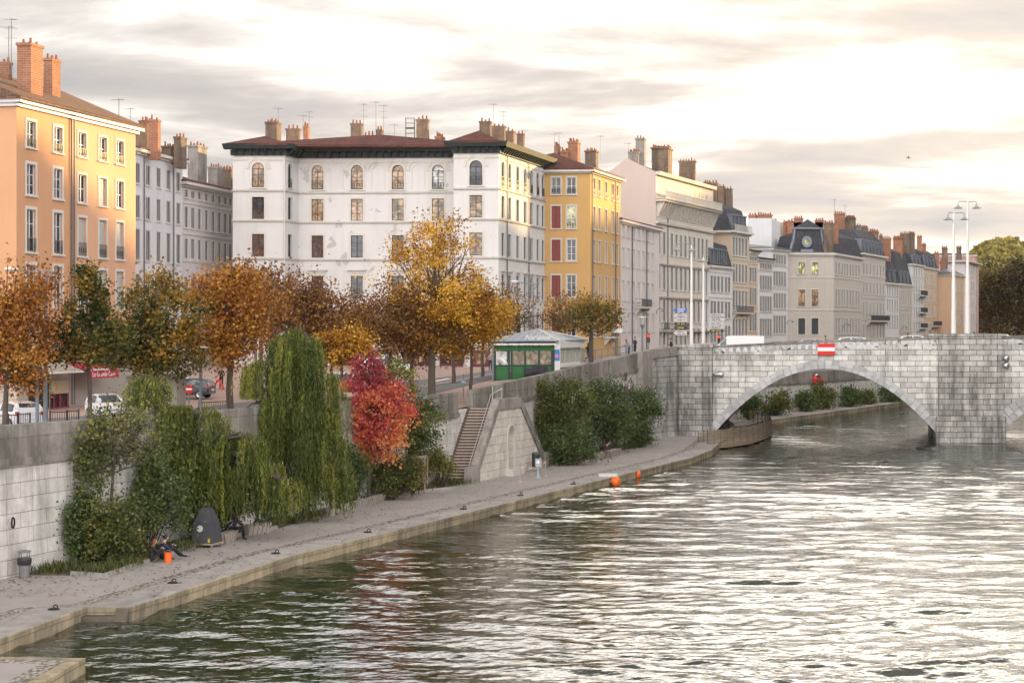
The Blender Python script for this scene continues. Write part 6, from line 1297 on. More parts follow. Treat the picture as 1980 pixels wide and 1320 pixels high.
MB().tube([(A.x-.15, A.y-.3, kz-.5), (A.x-.15, A.y-.3, kt)], .09, 8).build('post', LGR, k_); MB().box(A.x-1.3, A.x-.5, A.y-.2, A.y+.5, kz-.8, kz-.35).build('step', KG, k_)
# folded terrace chairs in front of the kiosk
CH = plain('dark_rattan', (.03, .025, .035), .8); ch = thing('terrace_chair', 'dark stacked terrace chairs leaning against the kiosk front, left stack', 'chair', (X_(1022, 129.5), 129.5, 6.2))
def chairparts(root, x, Y, z):
    m_ = MB(); 
    for k in range(3): m_.box(x-.27, x+.27, Y-.25, Y+.25, z+.42+k*.12, z+.47+k*.12)
    m_.build('seat', CH, root); b = MB(); b.hexa([(x-.27, Y+.22, z+.45), (x+.27, Y+.22, z+.45), (x+.27, Y+.28, z+.45), (x-.27, Y+.28, z+.45)], [(x-.22, Y+.32, z+1.15), (x+.22, Y+.32, z+1.15), (x+.22, Y+.37, z+1.15), (x-.22, Y+.37, z+1.15)]); b.build('backrest', CH, root)
    for sx_ in (-.24, .24):
        for sy_ in (-.22, .22): MB().tube([(x+sx_, Y+sy_, z), (x+sx_*.9, Y+sy_*.9, z+.45)], .02, 5).build('leg', CH, root)
chairparts(ch, X_(1022, 129.5), 129.5, 6.25)
for px, lb in ((1033, 'dark stacked terrace chairs in the middle of the kiosk front'), (1044, 'dark stacked terrace chairs at the right end of the kiosk front'), (1054, 'lower dark chairs next to the kiosk poster')):
    copytree(ch, (X_(px, 130), 130, 6.3), R(random.uniform(-20, 20)), lb)
# ============================================================ GROUND FLOOR SHOPS (left)
def front(root, P, s0, s1, z0, z1, t0, t1, mt_, nm): m_ = MB(P); m_.box(s0, s1, t0, t1, z0, z1); return m_.build(nm, mt_, root)
SHP = plaster('shop_beige', (.42, .36, .31)); Bo, Co, Do = P2(32, Yo(32)), P2(137, Yo(137)), P2(262, Yo(262)); Pb, Lb = Pf(Bo, Co); Pc, Lc = Pf(Co, Do); zc1 = Z_(694, Yo(32)); Pa, La = Pf(Vector((-52, Yo(32)+2.5)), Bo)
front(r0, Pb, -.1, Lb-.02, 4.2, zc1, .01, .12, SHP, 'ground_floor'); front(r0, Pa, 0, La+.12, 4.2, zc1, .01, .11, SHP, 'ground_floor'); front(r0, Pb, -.15, Lb, zc1, zc1+.22, .0, .35, WFR, 'string_course'); front(r0, Pa, 0, La+.2, zc1, zc1+.22, .0, .34, WFR, 'string_course')
front(r1, Pc, .02, Lc+.1, 4.2, zc1, .01, .13, plaster('shop_stone', (.36, .33, .30)), 'ground_floor'); front(r1, Pc, 0, Lc+.1, zc1, zc1+.22, .0, .36, WFR, 'string_course')
so_ = lambda px: col_s(Bo, Co, px)
DKG = plain('shop_glass', (.02, .016, .015), .25, var=.5, scale=1.5); MAR = plain('maroon_paint', (.25, .02, .06), .5); BAMB = plain('bamboo_blind', (.5, .42, .30), .8)
front(r0, Pb, so_(52), so_(90), 4.9, Z_(734, 114), .13, .2, DKG, 'shop_window'); front(r0, Pb, so_(94), so_(128), 4.9, Z_(762, 118), .13, .2, DKG, 'shop_window'); front(r0, Pb, so_(96), so_(127), Z_(761, 118), Z_(736, 118), .13, .24, BAMB, 'bamboo_blind')
for p in (98, 109, 111, 124.5): front(r0, Pb, so_(p)-.06, so_(p)+.06, 4.9, Z_(761, 118), .21, .27, MAR, 'shop_frame')
front(r0, Pb, so_(96), so_(127), 4.7, 4.95, .21, .3, MAR, 'shop_sill')
def awning(root, P, s0, s1, z1, z0, out, mt_, lip=.0, nm='awning'):
    m_ = MB(P); m_.hexa([(s0, 0, z1-.05), (s1, 0, z1-.05), (s1, out, z0-.04), (s0, out, z0-.04)], [(s0, 0, z1), (s1, 0, z1), (s1, out, z0), (s0, out, z0)]); o = m_.build(nm, mt_, root)
    m2_ = MB(P); m2_.box(s0, s1, out-.02, out+.05, z0-.12, z0); m2_.build('awning_edge', WFR, root)
    if lip: m3 = MB(P); m3.box(s0, s1, out-.01, out+.02, z0-.12-lip, z0-.12); m3.build('awning_valance', mt_, root)
    return o
def _aw(t):
    tc = t.n('ShaderNodeTexCoord'); w_ = t.n('ShaderNodeTexWave', ins={'Vector': (tc, 3), 'Scale': .9, 'Distortion': 0.3}); finish(t, t.mix(w_, (.26, .24, .19), (.36, .33, .27)), .9)
AWB = mat('striped_beige_canvas', _aw); AWR = plain('red_canvas', (.50, .02, .07), .8, var=.1)
awning(r0, Pb, so_(42)+.2, so_(112), Z_(698, 114), Z_(723, 109), 2.0, AWB); awning(r1, Pc, -1.2, 3.2, Z_(703, 118), Z_(716, 115), 2.0, AWR, .55)
rr_ = Pc(1.0, 2.06, Z_(716, 115)-.40); text('La Grande Cave', 'lettering', WHT, .5, rr_, math.atan2((Do-Co).y, (Do-Co).x), r1)
ne = Pa(La-1.25, .14, 0); t = thing('no_entry_sign', 'round red no entry sign on the beige wall at the far left', 'road sign', (ne[0], ne[1], Z_(735, 112)))
def roundsign(t, x, Y, z, r, mA=RED): 
    l = MB(lambda a, b, c: (x+a, Y-c, z+b)); l.lathe([(r, 0), (r, .03)], (0, 0, 0), 20); l.build('disc', mA, t); MB().box(x-r*.75, x+r*.75, Y-.05, Y-.035, z-r*.2, z+r*.2).build('white_bar', WHT, t)
roundsign(t, ne[0], ne[1]-.1, Z_(735, 112), .35)
for px, w_ in ((31, .95), (44, .5)):
    x = X_(px, 111.3); b = MB(); b.box(x-w_/2*.8, x+w_/2*.8, 111.1, 111.14, Z_(728, 111) if px < 40 else Z_(730, 111), Z_(721, 111)); o = b.build('street_name_plate', SGB); tag(o, 'wide blue street name plate above the no entry sign' if px < 40 else 'narrow blue street name plate on the building corner', 'sign')
ms = MB(); [ms.box(X_(p, 200), X_(p+q_, 200), 200, 200.1, Z_(712, 200), Z_(665, 200)) for p, q_ in ()]
# maroon shop fronts of the white building
for a, b, lst in ((RM, RE, ((640, 655), (700, 716), (735, 765), (780, 800), (812, 838), (850, 872))), (RWs, RC, ((895, 908), (912, 942),)), (FL, FM, ((470, 490), (505, 530)))):
    Pw, Lw = Pf(a, b)
    front(root, Pw, .02, Lw-.02, 6.2, 6.2, .01, .1, TRIM, 'x') if False else None
MARD = plain('maroon_shopfront', (.09, .015, .025), .5)
rootW = [o for o in bpy.data.objects if o.get('label', '').startswith('large white building')][0]
for a, b, lst in ((RM, RE, ((585, 632), (640, 690), (700, 765), (780, 838), (850, 873))), (RWs, RC, ((880, 896), (912, 948)))):
    Pw, Lw = Pf(a, b)
    for p, q_ in lst:
        s0, s1 = col_s(a, b, p), col_s(a, b, q_); front(rootW, Pw, s0, s1, 6.0, Z_(676, 175), .02, .12, MARD, 'shopfront'); n = max(1, int((s1-s0)/1.6))
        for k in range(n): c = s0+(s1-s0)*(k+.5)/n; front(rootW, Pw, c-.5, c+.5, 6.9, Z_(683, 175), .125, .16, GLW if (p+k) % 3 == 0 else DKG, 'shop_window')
Pw, Lw = Pf(RM, RE); front(rootW, Pw, .05, Lw-.05, Z_(671, 176), Z_(668, 176), .02, .3, TRIM, 'string_course'); Pw, Lw = Pf(RWs, RC); front(rootW, Pw, .0, Lw, Z_(671, 173), Z_(668, 173), .02, .3, TRIM, 'string_course')
# ============================================================ CARS
TYR = plain('tyre_rubber', (.02, .02, .02), .8); RIM = plain('alloy_rim', (.4, .4, .42), .3, .8); CGL = glass('car_glass', (.04, .05, .06)); HL = plain('headlight_lens', (.7, .7, .72), .15); TLR = plain('tail_light_red', (.5, .02, .02), .3)
def car(label, loc, rz, col, kind='hatch', group=None):
    nm_, pm = col; paint = mat('car_paint_'+nm_, lambda t: finish(t, (*pm, 1), .25, Coat_Weight=.6))
    t = thing('parked_car' if kind != 'van' else 'van', label, 'car' if kind != 'van' else 'van', (0, 0, 0), group)
    if kind == 'van': Lc_, W, prof = 4.9, .95, [(-2.45, .35, 1.1, 1.95), (-2.4, .3, 1.1, 2.0), (-1.0, .3, 1.1, 2.05), (.9, .3, 1.1, 2.03), (1.15, .3, 1.1, 1.95), (1.75, .3, 1.08, 1.3), (2.3, .32, .95, 1.0), (2.45, .4, .8, .82)]
    elif kind == 'estate': Lc_, W, prof = 4.5, .88, [(-2.25, .4, .9, .95), (-2.15, .32, .93, 1.25), (-1.9, .3, .95, 1.42), (-.9, .28, .95, 1.5), (.3, .28, .94, 1.45), (1.15, .28, .92, .98), (1.9, .3, .82, .86), (2.25, .38, .65, .68)]
    else: Lc_, W, prof = 3.9, .84, [(-1.95, .4, .9, .95), (-1.85, .32, .95, 1.2), (-1.55, .3, .96, 1.42), (-.6, .28, .95, 1.5), (.25, .28, .94, 1.45), (1.0, .28, .92, 1.0), (1.6, .3, .8, .84), (1.95, .4, .62, .66)]
    bd, gl = MB(), MB(); secs = []
    for i, (x, z0, zb3, zt3) in enumerate(prof):
        e = .82 if i in (0, len(prof)-1) else 1; w_ = W*e; cab = max(0, min(1, (zt3-zb3)/.45)); wr = W*e*(1-.2*cab) if kind != 'van' else W*e*(1-.06*cab)
        secs.append([(x, -w_*.94, z0), (x, -w_, z0+.22), (x, -w_, zb3-.08), (x, -w_*.97, zb3), (x, -wr, zt3-.06*cab-.001), (x, -wr*.8, zt3), (x, wr*.8, zt3), (x, wr, zt3-.06*cab-.001), (x, w_*.97, zb3), (x, w_, zb3-.08), (x, w_, z0+.22), (x, w_*.94, z0)])
    vs = [p for s in secs for p in s]; n = 12
    for i in range(len(secs)-1):
        for k in range(n): bd.add([], []); bd.f.append((i*n+k, i*n+(k+1) % n, (i+1)*n+(k+1) % n, (i+1)*n+k)); bd.m.append(0)
    bd.v = vs; bd.f += [tuple(range(n-1, -1, -1)), tuple((len(secs)-1)*n+k for k in range(n))]; bd.m += [0, 0]; bd.build('body', paint, t, smooth=False)
    def quadp(i, k, ins=.08, off=.012):
        a, b, c, d = [Vector(secs[q][r]) for q, r in ((i, k), (i, k+1), (i+1, k+1), (i+1, k))]; m = (a+b+c+d)/4; nn = (b-a).cross(d-a); nn = nn.normalized() if nn.length > 1e-6 else Vector((0, 0, 1))
        if nn.dot(m-Vector((m.x, 0, .7))) < 0: nn = -nn
        return [tuple(p+(m-p)*ins+nn*off) for p in (a, b, c, d)]
    side = [2, 3] if kind != 'van' else [4]; 
    for k in (3, 7):
        for i in side: m_ = MB(); m_.add(quadp(i, k, .1), [(0, 1, 2, 3)]); m_.build('side_window', CGL, t)
    ws = len(secs)-4 if kind != 'van' else 4; m_ = MB(); m_.add(quadp(ws, 5, .07), [(0, 1, 2, 3)]); m_.build('windscreen', CGL, t)
    m_ = MB(); m_.add(quadp(1 if kind != 'van' else 0, 5, .08), [(0, 1, 2, 3)]); m_.build('rear_window', CGL, t)
    for x in (-Lc_/2+.72, Lc_/2-.78):
        for s_ in (-1, 1):
            wm_ = MB(lambda a, b, c, x=x, s_=s_: (x+a, s_*(W-.1)+c*s_, .31+b)); wm_.lathe([(.2, .04), (.30, .04), (.31, 0), (.31, .12), (.29, .14), (.19, .13)], (0, 0, 0), 16); o = wm_.build('wheel', TYR, t)
            rm_ = MB(lambda a, b, c, x=x, s_=s_: (x+a, s_*(W-.1)+c*s_, .31+b)); rm_.lathe([(.19, .1), (.19, .145), (.06, .13), (.02, .13)], (0, 0, 0), 10); ro = rm_.build('rim', RIM, o); ro.location = (0, 0, 0)
    xf, xr = Lc_/2, -Lc_/2
    for s_ in (-1, 1):
        MB().box(xf-.22, xf-.02, s_*.62-.17, s_*.62+.17, .6, .72).build('headlight', HL, t); MB().box(xr-.01, xr+.14, s_*(W-.14)-.1, s_*(W-.14)+.1, .78, 1.0).build('tail_light', TLR, t)
    MB().box(xf-.06, xf+.03, -.7, .7, .38, .52).build('front_bumper', paint, t); MB().box(xr-.04, xr+.06, -.7, .7, .4, .56).build('rear_bumper', paint, t); MB().box(xr-.055, xr-.041, -.26, .26, .6, .71).build('number_plate', WHT, t)
    t.location = loc; t.rotation_euler = (0, 0, rz); return t
WC_, DC_, SC_ = ('white', (.62, .63, .65)), ('dark', (.035, .045, .06)), ('silver', (.35, .37, .40))
def cl_(px, Y, dz=0): return (X_(px, Y), Y, gnd(px, Y)+.04+dz)
car('white hatchback parked at the left edge behind the black railing', cl_(31, 93), R(128), WC_)
car('white car half hidden by the branching olive tree near the concrete shelter', cl_(207, 104), R(-60), WC_); car('dark car with tinted windows behind the flat concrete shelter', cl_(355, 128), R(170), DC_, 'estate'); car('silver car partly hidden behind the broad russet tree', cl_(315, 134), R(165), SC_)
car('cream white van parked behind the big willow', cl_(655, 124), R(-70), ('cream', (.6, .55, .45)), 'van'); car('white estate car parked before the shops, behind the red maple', cl_(752, 160), R(-10), WC_, 'estate'); car('white hatchback beside the grey posts in front of the maroon shops', cl_(735, 166), R(170), WC_)
bl_ = thing('x', None, None, (0, 0, 0)); bpy.data.objects.remove(bl_)
for px, v, col, kd, lb, rz in ((1427, 4.5, WC_, 'van', 'white van at the left end of the bridge', 180), (1556, 7.5, SC_, 'estate', 'silver blue car on the bridge left of the red and white board', 180), (1662, 4.5, WC_, 'estate', 'white car on the bridge right of the red and white board', 0), (1775, 4.5, WC_, 'hatch', 'pale car roof showing over the parapet left of the tall masts', 0), (1938, 4.5, WC_, 'estate', 'white car on the bridge at the right edge', 0)):
    Y = 158.5+v; x = X_(px, Y); u = (x-BO[0]-.19*v); Y = 158.5+v-.06*u; car(lb, (X_(px, Y), Y, ztop(u)-1.30+(.08 if kd == 'van' else 0)), R(rz-3.4), col, kd, 'vehicles crossing the bridge')
car('red and white car roof glimpsed over the far wall through the arch', (X_(1574, 214), 214, 3.35), R(65), ('red', (.5, .03, .03)))
# ============================================================ STREET THINGS
rl_ = MB()
def railing(label, a, b, zf, h=1.0, n=1, grp=None):
    t = thing('railing', label, 'railing', (a[0], a[1], zf), grp); m_ = MB(); A_, B_ = Vector((*a, zf)), Vector((*b, zf)); L = (B_-A_).length
    for z in (.12, h): m_.beam(A_+Vector((0, 0, z)), B_+Vector((0, 0, z)), .045)
    k = int(L/.14)
    for i in range(k+1): p = A_.lerp(B_, i/k); m_.beam(p+Vector((0, 0, .12)), p+Vector((0, 0, h)), .022)
    m_.build('bars', IRON, t)
    for i in range(2): p = A_.lerp(B_, i); MB().beam(p, p+Vector((0, 0, h+.08)), .07).build('post', IRON, t)
    return t
for i, (p0, y0, p1, y1, lb) in enumerate([(-10, 84, 14, 84.6, 'black railing section cut by the left edge'), (16, 84.6, 34, 85.0, 'black railing section in front of the white hatchback'), (36, 85, 58, 85.6, 'black railing section just right of the hatchback wheel'), (74, 86, 86, 86.4, 'short black railing between the two grey lamp posts'), (97, 86.8, 129, 87.6, 'black railing section under the bamboo blind'), (130, 87.7, 152, 88.4, 'black railing section beside the green pointed tree'), (385, 96, 440, 98, 'thin black railing left of the golden tree trunk'), (640, 104, 668, 106, 'black railing below the yellow trees')]):
    railing(lb, (X_(p0, y0), y0), (X_(p1, y1), y1), gnd(p0, y0), grp='black railings along the promenade')
t = thing('railing', 'long two rail railing between the kiosk and the bridge', 'railing', (X_(1128, 150), 150, 7.8)); m_ = MB(); a, b = Vector((X_(1126, 147), 147, 7.45)), Vector((X_(1222, 156), 156, 7.95))
for z in (.35, .95): m_.beam(a+Vector((0, 0, z)), b+Vector((0, 0, z)), .05)
m_.build('rails', LGR, t)
for i in range(9): p = a.lerp(b, i/8); MB().beam(p, p+Vector((0, 0, 1.0)), .12 if i % 2 else .08).build('post', LGR, t)
CONC = plaster('grey_concrete', (.40, .37, .33), amt=.5)
t = thing('concrete_shelter', 'flat roofed concrete shelter with thick pillars behind the willow top', 'shelter', (X_(290, 93), 93, 5)); z1 = Z_(722, 93)
MB().prism([(X_(234, 93), 92.6), (X_(347, 93), 92.6), (X_(347, 93)+.3, 95), (X_(234, 93)+.3, 95)], z1-.14, z1).build('roof', CONC, t); MB().prism([(X_(244, 93), 92.9), (X_(337, 93), 92.9), (X_(337, 93)+.3, 94.7), (X_(244, 93)+.3, 94.7)], z1-.45, z1-.141).build('beam', CONC, t)
for p0, p1 in ((318, 342), (240, 256)): MB().prism([(X_(p0, 93), 93.0), (X_(p1, 93), 93.0), (X_(p1, 93)+.2, 94.5), (X_(p0, 93)+.2, 94.5)], 4.9, z1-.45).build('pillar', CONC, t)
def bike(label, loc, rz, mc):
    t = thing('bicycle', label, 'bicycle', (0, 0, 0), 'hire bicycles parked in a row')
    for x in (-.52, .52):
        w_ = MB(); w_.tube([(x+.33*math.cos(a), 0, .34+.33*math.sin(a)) for a in np.linspace(0, 2*math.pi, 17)], .025, 5); w_.build('wheel', TYR, t)
    f_ = MB(); 
    for p, q_ in (((-.52, 0, .34), (-.1, 0, .3)), ((-.1, 0, .3), (-.25, 0, .85)), ((-.1, 0, .3), (.38, 0, .75)), ((-.52, 0, .34), (-.2, 0, .7)), ((.52, 0, .34), (.36, 0, .95))): f_.tube([p, q_], .025, 5)
    f_.build('frame', mc, t); MB().box(-.4, -.12, -.07, .07, .85, .92).build('saddle', TYR, t); h_ = MB(); h_.tube([(.3, -.28, 1.0), (.36, 0, .98), (.3, .28, 1.0)], .02, 5); h_.build('handlebar', TYR, t); g = MB(); g.box(-.8, -.45, -.03, .03, .55, .72); g.build('mudguard', RED, t)
    t.location = loc; t.rotation_euler = (0, 0, rz); return t
b0 = bike('hire bicycle nearest the concrete shelter in the row', cl_(350, 131), R(70), LGR)
for k, lb in enumerate(('second bicycle of the row, just right of the first', 'third bicycle of the row, above the round road sign', 'fourth bicycle of the row, left of the disc lamp post', 'fifth bicycle of the row, hidden partly by the disc lamp post', 'last bicycle of the row, right of the disc lamp post')): copytree(b0, cl_(357+k*8.2, 131+k*.4), R(66+k*3), lb)
t = thing('no_entry_sign', 'round red and white sign with a blue patch beside the concrete shelter', 'road sign', cl_(365, 100)); x, Y = X_(365, 100), 100; z = Z_(752, Y)
MB().tube([(x, Y+.05, gnd(365, 100)), (x, Y+.05, z)], .04, 6).build('post', LGR, t); roundsign(t, x, Y, z, .25)
t = thing('folding_barrier', 'red slatted folding barrier on the square beside the standing person', 'barrier', cl_(424, 138)); x, Y = X_(422, 138), 138; gz_ = gnd(422, 138)
for sgn, nm in ((-1, 'panel'), (1, 'panel')):
    m_ = MB(); 
    for k in range(5): m_.beam((x+sgn*.5, Y-.4+k*.2, gz_), (x, Y-.4+k*.2, gz_+.85), .1, .03)
    m_.build(nm, RED, t)
MB().box(x-.95, x-.5, Y-.2, Y+.1, gz_+.2, gz_+.75).build('box', SGB, t)
mt2 = thing('water_meter_post', 'short post with a small bluish device left of the slim orange tree', 'post', cl_(896, 117.5)); x, Y = X_(896, 117.5), 117.5; MB().tube([(x, Y, gnd(896, 117.5)), (x, Y, Z_(723, Y))], .035, 6).build('post', LGR, mt2); MB().lathe([(.02, -.14), (.14, -.1), (.16, 0), (.12, .12), (.02, .15)], (x, Y, Z_(739, Y)), 10).build('device', plain('pale_blue_paint', (.3, .38, .45), .4), mt2)
# ============================================================ LOWER QUAY THINGS
def Gq(px, py): return (*G_(px, py, QZ), QZ)
PB = plain('pale_blue_paint', (.3, .42, .58), .4); BLKP = plain('black_plastic', (.025, .025, .028), .45); ORP = plain('orange_plastic', (.75, .13, .015), .4, var=.06); GRYP = plain('grey_plastic', (.16, .165, .17), .6); DG = plain('bin_grey', (.06, .06, .07), .6)
x, Y, z = Gq(1040, 923); t = thing('life_buoy_station', 'pale blue pedestal with a small box near the stone staircase', 'rescue post', (x, Y, z)); MB().lathe([(.22, 0), (.22, .04), (.1, .09), (.07, .3), (.06, .75)], (x, Y, z), 12).build('pedestal', PB, t); MB().box(x-.17, x+.17, Y-.1, Y+.1, z+.75, z+1.25).build('box', PB, t); MB().box(x-.1, x+.1, Y-.115, Y-.1, z+.95, z+1.12).build('label_plate', WHT, t)
ps = []
for px, py, lb in ((1006, 931, 'steel barrier post left of the pale blue pedestal'), (1055, 920, 'steel barrier post right of the pale blue pedestal')):
    x, Y, z = Gq(px, py); t = thing('barrier_post', lb, 'post', (x, Y, z), 'barrier posts joined by a chain'); MB().lathe([(.17, 0), (.16, .03), (.03, .06), (.025, 1.0), (.035, 1.03)], (x, Y, z), 12).build('post', MET, t); ps.append((x, Y, z))
m_ = MB(); (xa, ya, za), (xb, yb, zb4) = ps; pts_ = [(lerp(xa, xb, u), lerp(ya, yb, u), 1.45-.9*u*(1-u)) for u in np.linspace(0, 1, 14)]
m_.tube(pts_, .022, 5); o = m_.build('barrier_chain', [WHT]); tag(o, 'sagging red and white chain between the two barrier posts', 'chain'); o.data.materials.append(RED); o.data.polygons.foreach_set('material_index', [int(i/10) % 2 for i in range(len(o.data.polygons))])
x, Y, z = Gq(1036, 912); t = thing('litter_bin', 'black litter bin behind the pale blue pedestal against the staircase wall', 'bin', (x, Y, z)); MB().lathe([(.2, .35), (.27, .4), (.28, 1.15), (.3, 1.2)], (x, Y, z), 14).build('body', BLKP, t); MB().lathe([(.31, 1.2), (.25, 1.33), (.02, 1.38)], (x, Y, z), 14).build('lid', plain('dark_green_lid', (.02, .06, .04), .5), t)
x, Y, z = Gq(47, 1116); t = thing('litter_bin', 'grey litter bin with a black bag against the wall at the far left', 'bin', (x, Y, z)); MB().lathe([(.19, 0), (.2, .05), (.24, .62), (.25, .66)], (x, Y, z), 14).build('body', GRYP, t); MB().lathe([(.25, .5), (.28, .56), (.3, .72), (.27, .78)], (x, Y, z), 12).build('bag', BLKP, t); m_ = MB(); [m_.tube([(x+.22*math.cos(k), Y+.22*math.sin(k), z+.6), (x+.22*math.cos(k), Y+.22*math.sin(k), z+1.0)], .018, 5) for k in (.8, 2.4, 3.9, 5.5)]; m_.build('lid_support', GRYP, t); MB().lathe([(.27, 1.0), (.27, 1.05), (.1, 1.08)], (x, Y, z), 14).build('lid', GRYP, t)
x, Y, z = Gq(400, 1056); t = thing('recycling_container', 'dark grey tapered recycling container on a wheeled trolley under the willow', 'container', (x, Y, z)); c_, s_ = math.cos(R(-18)), math.sin(R(-18))
rot = lambda a, b, c: (x+a*c_-b*s_, Y+a*s_+b*c_, z+c)
m_ = MB(rot); m_.hexa([(-.52, -.5, .2), (.52, -.5, .2), (.52, .5, .2), (-.52, .5, .2)], [(-.42, -.4, 1.15), (.42, -.4, 1.15), (.42, .4, 1.15), (-.42, .4, 1.15)]); m_.hexa([(-.42, -.4, 1.151), (.42, -.4, 1.151), (.42, .4, 1.151), (-.42, .4, 1.151)], [(-.2, -.18, 1.75), (.2, -.18, 1.75), (.2, .18, 1.75), (-.2, .18, 1.75)]); m_.build('body', DG, t)
MB(rot).box(-.58, .58, -.55, .55, .13, .2).build('trolley', plain('trolley_tan', (.32, .25, .18), .7), t)
for a in (-.48, .48):
    for b in (-.45, .45): w_ = MB(lambda p, q_, r, a=a, b=b: rot(a+p, b+r, .065+q_)); w_.lathe([(.065, -.02), (.065, .02)], (0, 0, 0), 10); w_.build('wheel', MET, t)
l = MB(lambda a, b, c: rot(-.1+a, -.47-c+b*.1, .85+b)); l.lathe([(.15, 0), (.15, .012)], (0, 0, 0), 16); l.build('round_emblem', plain('emblem_white', (.55, .58, .56), .6), t); MB(rot).box(.32, .42, -.515, -.5, .25, .42).build('yellow_sticker', SGY, t)
for px, py, r_, lb, ang in ((1190, 937.5, .34, 'orange mooring buoy nearer the camera beside the floating slab', 0), (1231, 923.5, .30, 'orange mooring buoy farther away, against the quay edge', 1)):
    Y = H*F/(py-HY); x = X_(px, Y); t = thing('mooring_buoy', lb, 'buoy', (x, Y, 0), 'orange buoys at the quay edge'); m_ = MB(); m_.sphere((x, Y, .24), r_, 12); m_.build('ball', ORP, t, smooth=True); MB().lathe([(.07, -.03), (.1, .03), (.05, .07)], (x-.28, Y-.15, .12), 8).build('eyelet', BLKP, t)
    rp = MB(); rp.tube([(x-.3, Y-.1, .12), (x-.36, Y, .3), (x-.42, Y+.1, .55)], .02, 5); rp.build('rope', plain('rope', (.6, .58, .5), .9), t)
x, Y, z = Gq(1176, 921); m_ = MB(); m_.box(x-.65, x+.6, Y-.35, Y+.35, z+.01, z+.2); tag(m_.build('float_block', plain('pale_grey_float', (.5, .52, .5), .6)), 'flat pale grey float block lying on the quay edge beside the buoys', 'float')
MR = plain('rusty_iron', (.035, .028, .025), .7, .5)
proto = None
for px, py, lb in ((104, 1178, 'mooring ring left of the landing steps'), (334, 1127, 'mooring ring nearest the landing steps, right of them'), (533, 1070, 'mooring ring below the stone bench ends'), (711, 1029, 'mooring ring level with the long low bench wall'), (896, 984, 'mooring ring in front of the small tree in its stakes'), (1006, 958, 'mooring ring below the left barrier post'), (1108, 936, 'mooring ring left of the float block')):
    x, Y, z = Gq(px, py); t = thing('mooring_ring', lb, 'mooring ring', (x, Y, z+.006), 'iron mooring rings on the quay edge'); MB().lathe([(.22, 0), (.2, .03), (.1, .06)], (x, Y, z+.006), 14).build('base_plate', MR, t); m_ = MB(); m_.tube([(x+.06+.07*math.cos(a), Y, z+.1+.07*math.sin(a)) for a in np.linspace(0, 6.28, 11)], .022, 5); m_.build('ring', MR, t)
for px, py, Y, r_, lb in ((22, 1010, 67.2, .2, 'black iron ring hanging on the quay wall at the far left'), (1022, 886, 118.2, .17, 'black iron ring on the staircase wall beside the bin')):
    x = X_(px, Y); 
    x = (wallx(Y) if px < 100 else sx(Y))+.08; Y = F*x/(px-CX); x = (wallx(Y) if px < 100 else sx(Y))+.1; z = Z_(py, Y); m_ = MB(); m_.tube([(x+.02, Y+r_*math.cos(a), z+r_*math.sin(a)) for a in np.linspace(0, 6.28, 17)], .035, 6); tag(m_.build('iron_ring', MR), lb, 'iron ring')
BST = masonry('bench_stone', (.42, .38, .33), (.36, .33, .29), (.14, .12, .1), .35, 3.0, .4, .03)
def sbench(label, a, b, h=.48, w=.5, grp='stone benches of the lower quay', n=True):
    t = thing('stone_bench', label, 'bench', (*a, QZ), grp if n else None); A_, B_ = Vector(a), Vector(b); d = (B_-A_).normalized(); nn = Vector((-d.y, d.x))*w; i = d*.14; k = nn*.2
    m_ = MB(); m_.hexa([(*(A_+i+k), QZ), (*(B_-i+k), QZ), (*(B_-i+nn-k), QZ), (*(A_+i+nn-k), QZ)], [(*A_, QZ+h), (*B_, QZ+h), (*(B_+nn), QZ+h), (*(A_+nn), QZ+h)]); m_.build('block', BST, t); return t
sbench('stone bench under the willow with a person lying on it', G_(480, 1036, QZ), G_(527, 1028, QZ)); sbench('stone bench half hidden behind the recycling container', G_(440, 1052, QZ), G_(462, 1044, QZ)); sbench('long low concrete bench wall between the big willow and the red maple', G_(640, 999, QZ), G_(748, 967, QZ), .42, .3)
sbench('stone bench with a seated person, in front of the right hand shrubs', G_(1163, 889, QZ), G_(1203, 879, QZ), .5, .6)
for px, py, lb in ((1543, 797, 'stone bench seen through the arch, left of the rounded shrub'), (1628, 787, 'stone bench seen through the arch near the middle'), (1708, 778, 'stone bench seen through the arch at the right')): a = G_(px-8, py, QZ); b = G_(px+9, py-2, QZ); sbench(lb, a, b, .5, .6, 'stone benches beyond the arch')
t = thing('tree_guard', 'square guard of pale wooden stakes around the small dark green tree', 'tree guard', (X_(812, 103.5), 103.5, .56)); WD = plain('pale_stake_wood', (.36, .29, .22), .85)
cs_ = [(X_(799, 103), 102.6), (X_(822, 103), 102.6), (X_(826, 104), 104.1), (X_(803, 104), 104.1)]
for p in cs_: MB().tube([(*p, .5), (*p, 2.75)], .045, 6).build('stake', WD, t)
for a, b in zip(cs_, cs_[1:]+cs_[:1]): MB().beam((*a, 2.65), (*b, 2.65), .04, .14).build('rail', WD, t)
# floodlights on the bridge
FLM = plain('floodlight_metal', (.45, .46, .48), .3, .8)
for px, py, lb in ((1392, 724, 'silver floodlight on the bridge left of the arch'), (1944, 692, 'upper silver floodlight right of the bridge pier'), (1944, 706, 'lower silver floodlight right of the bridge pier')):
    Y = 156.9; x, z = X_(px, Y), Z_(py, Y); t = thing('floodlight', lb, 'floodlight', (x, Y, z), 'silver floodlights of the bridge'); l = MB(lambda a, b, c: (x+c, Y+a, z+b)); l.lathe([(.12, -.5), (.16, -.45), (.2, -.2), (.33, -.05), (.34, .25), (.30, .28)], (0, 0, 0), 14); l.build('housing', FLM, t, smooth=True); MB().box(x-.45, x-.2, Y+.1, Y+2.1, z-.05, z+.05).build('bracket', MR, t)
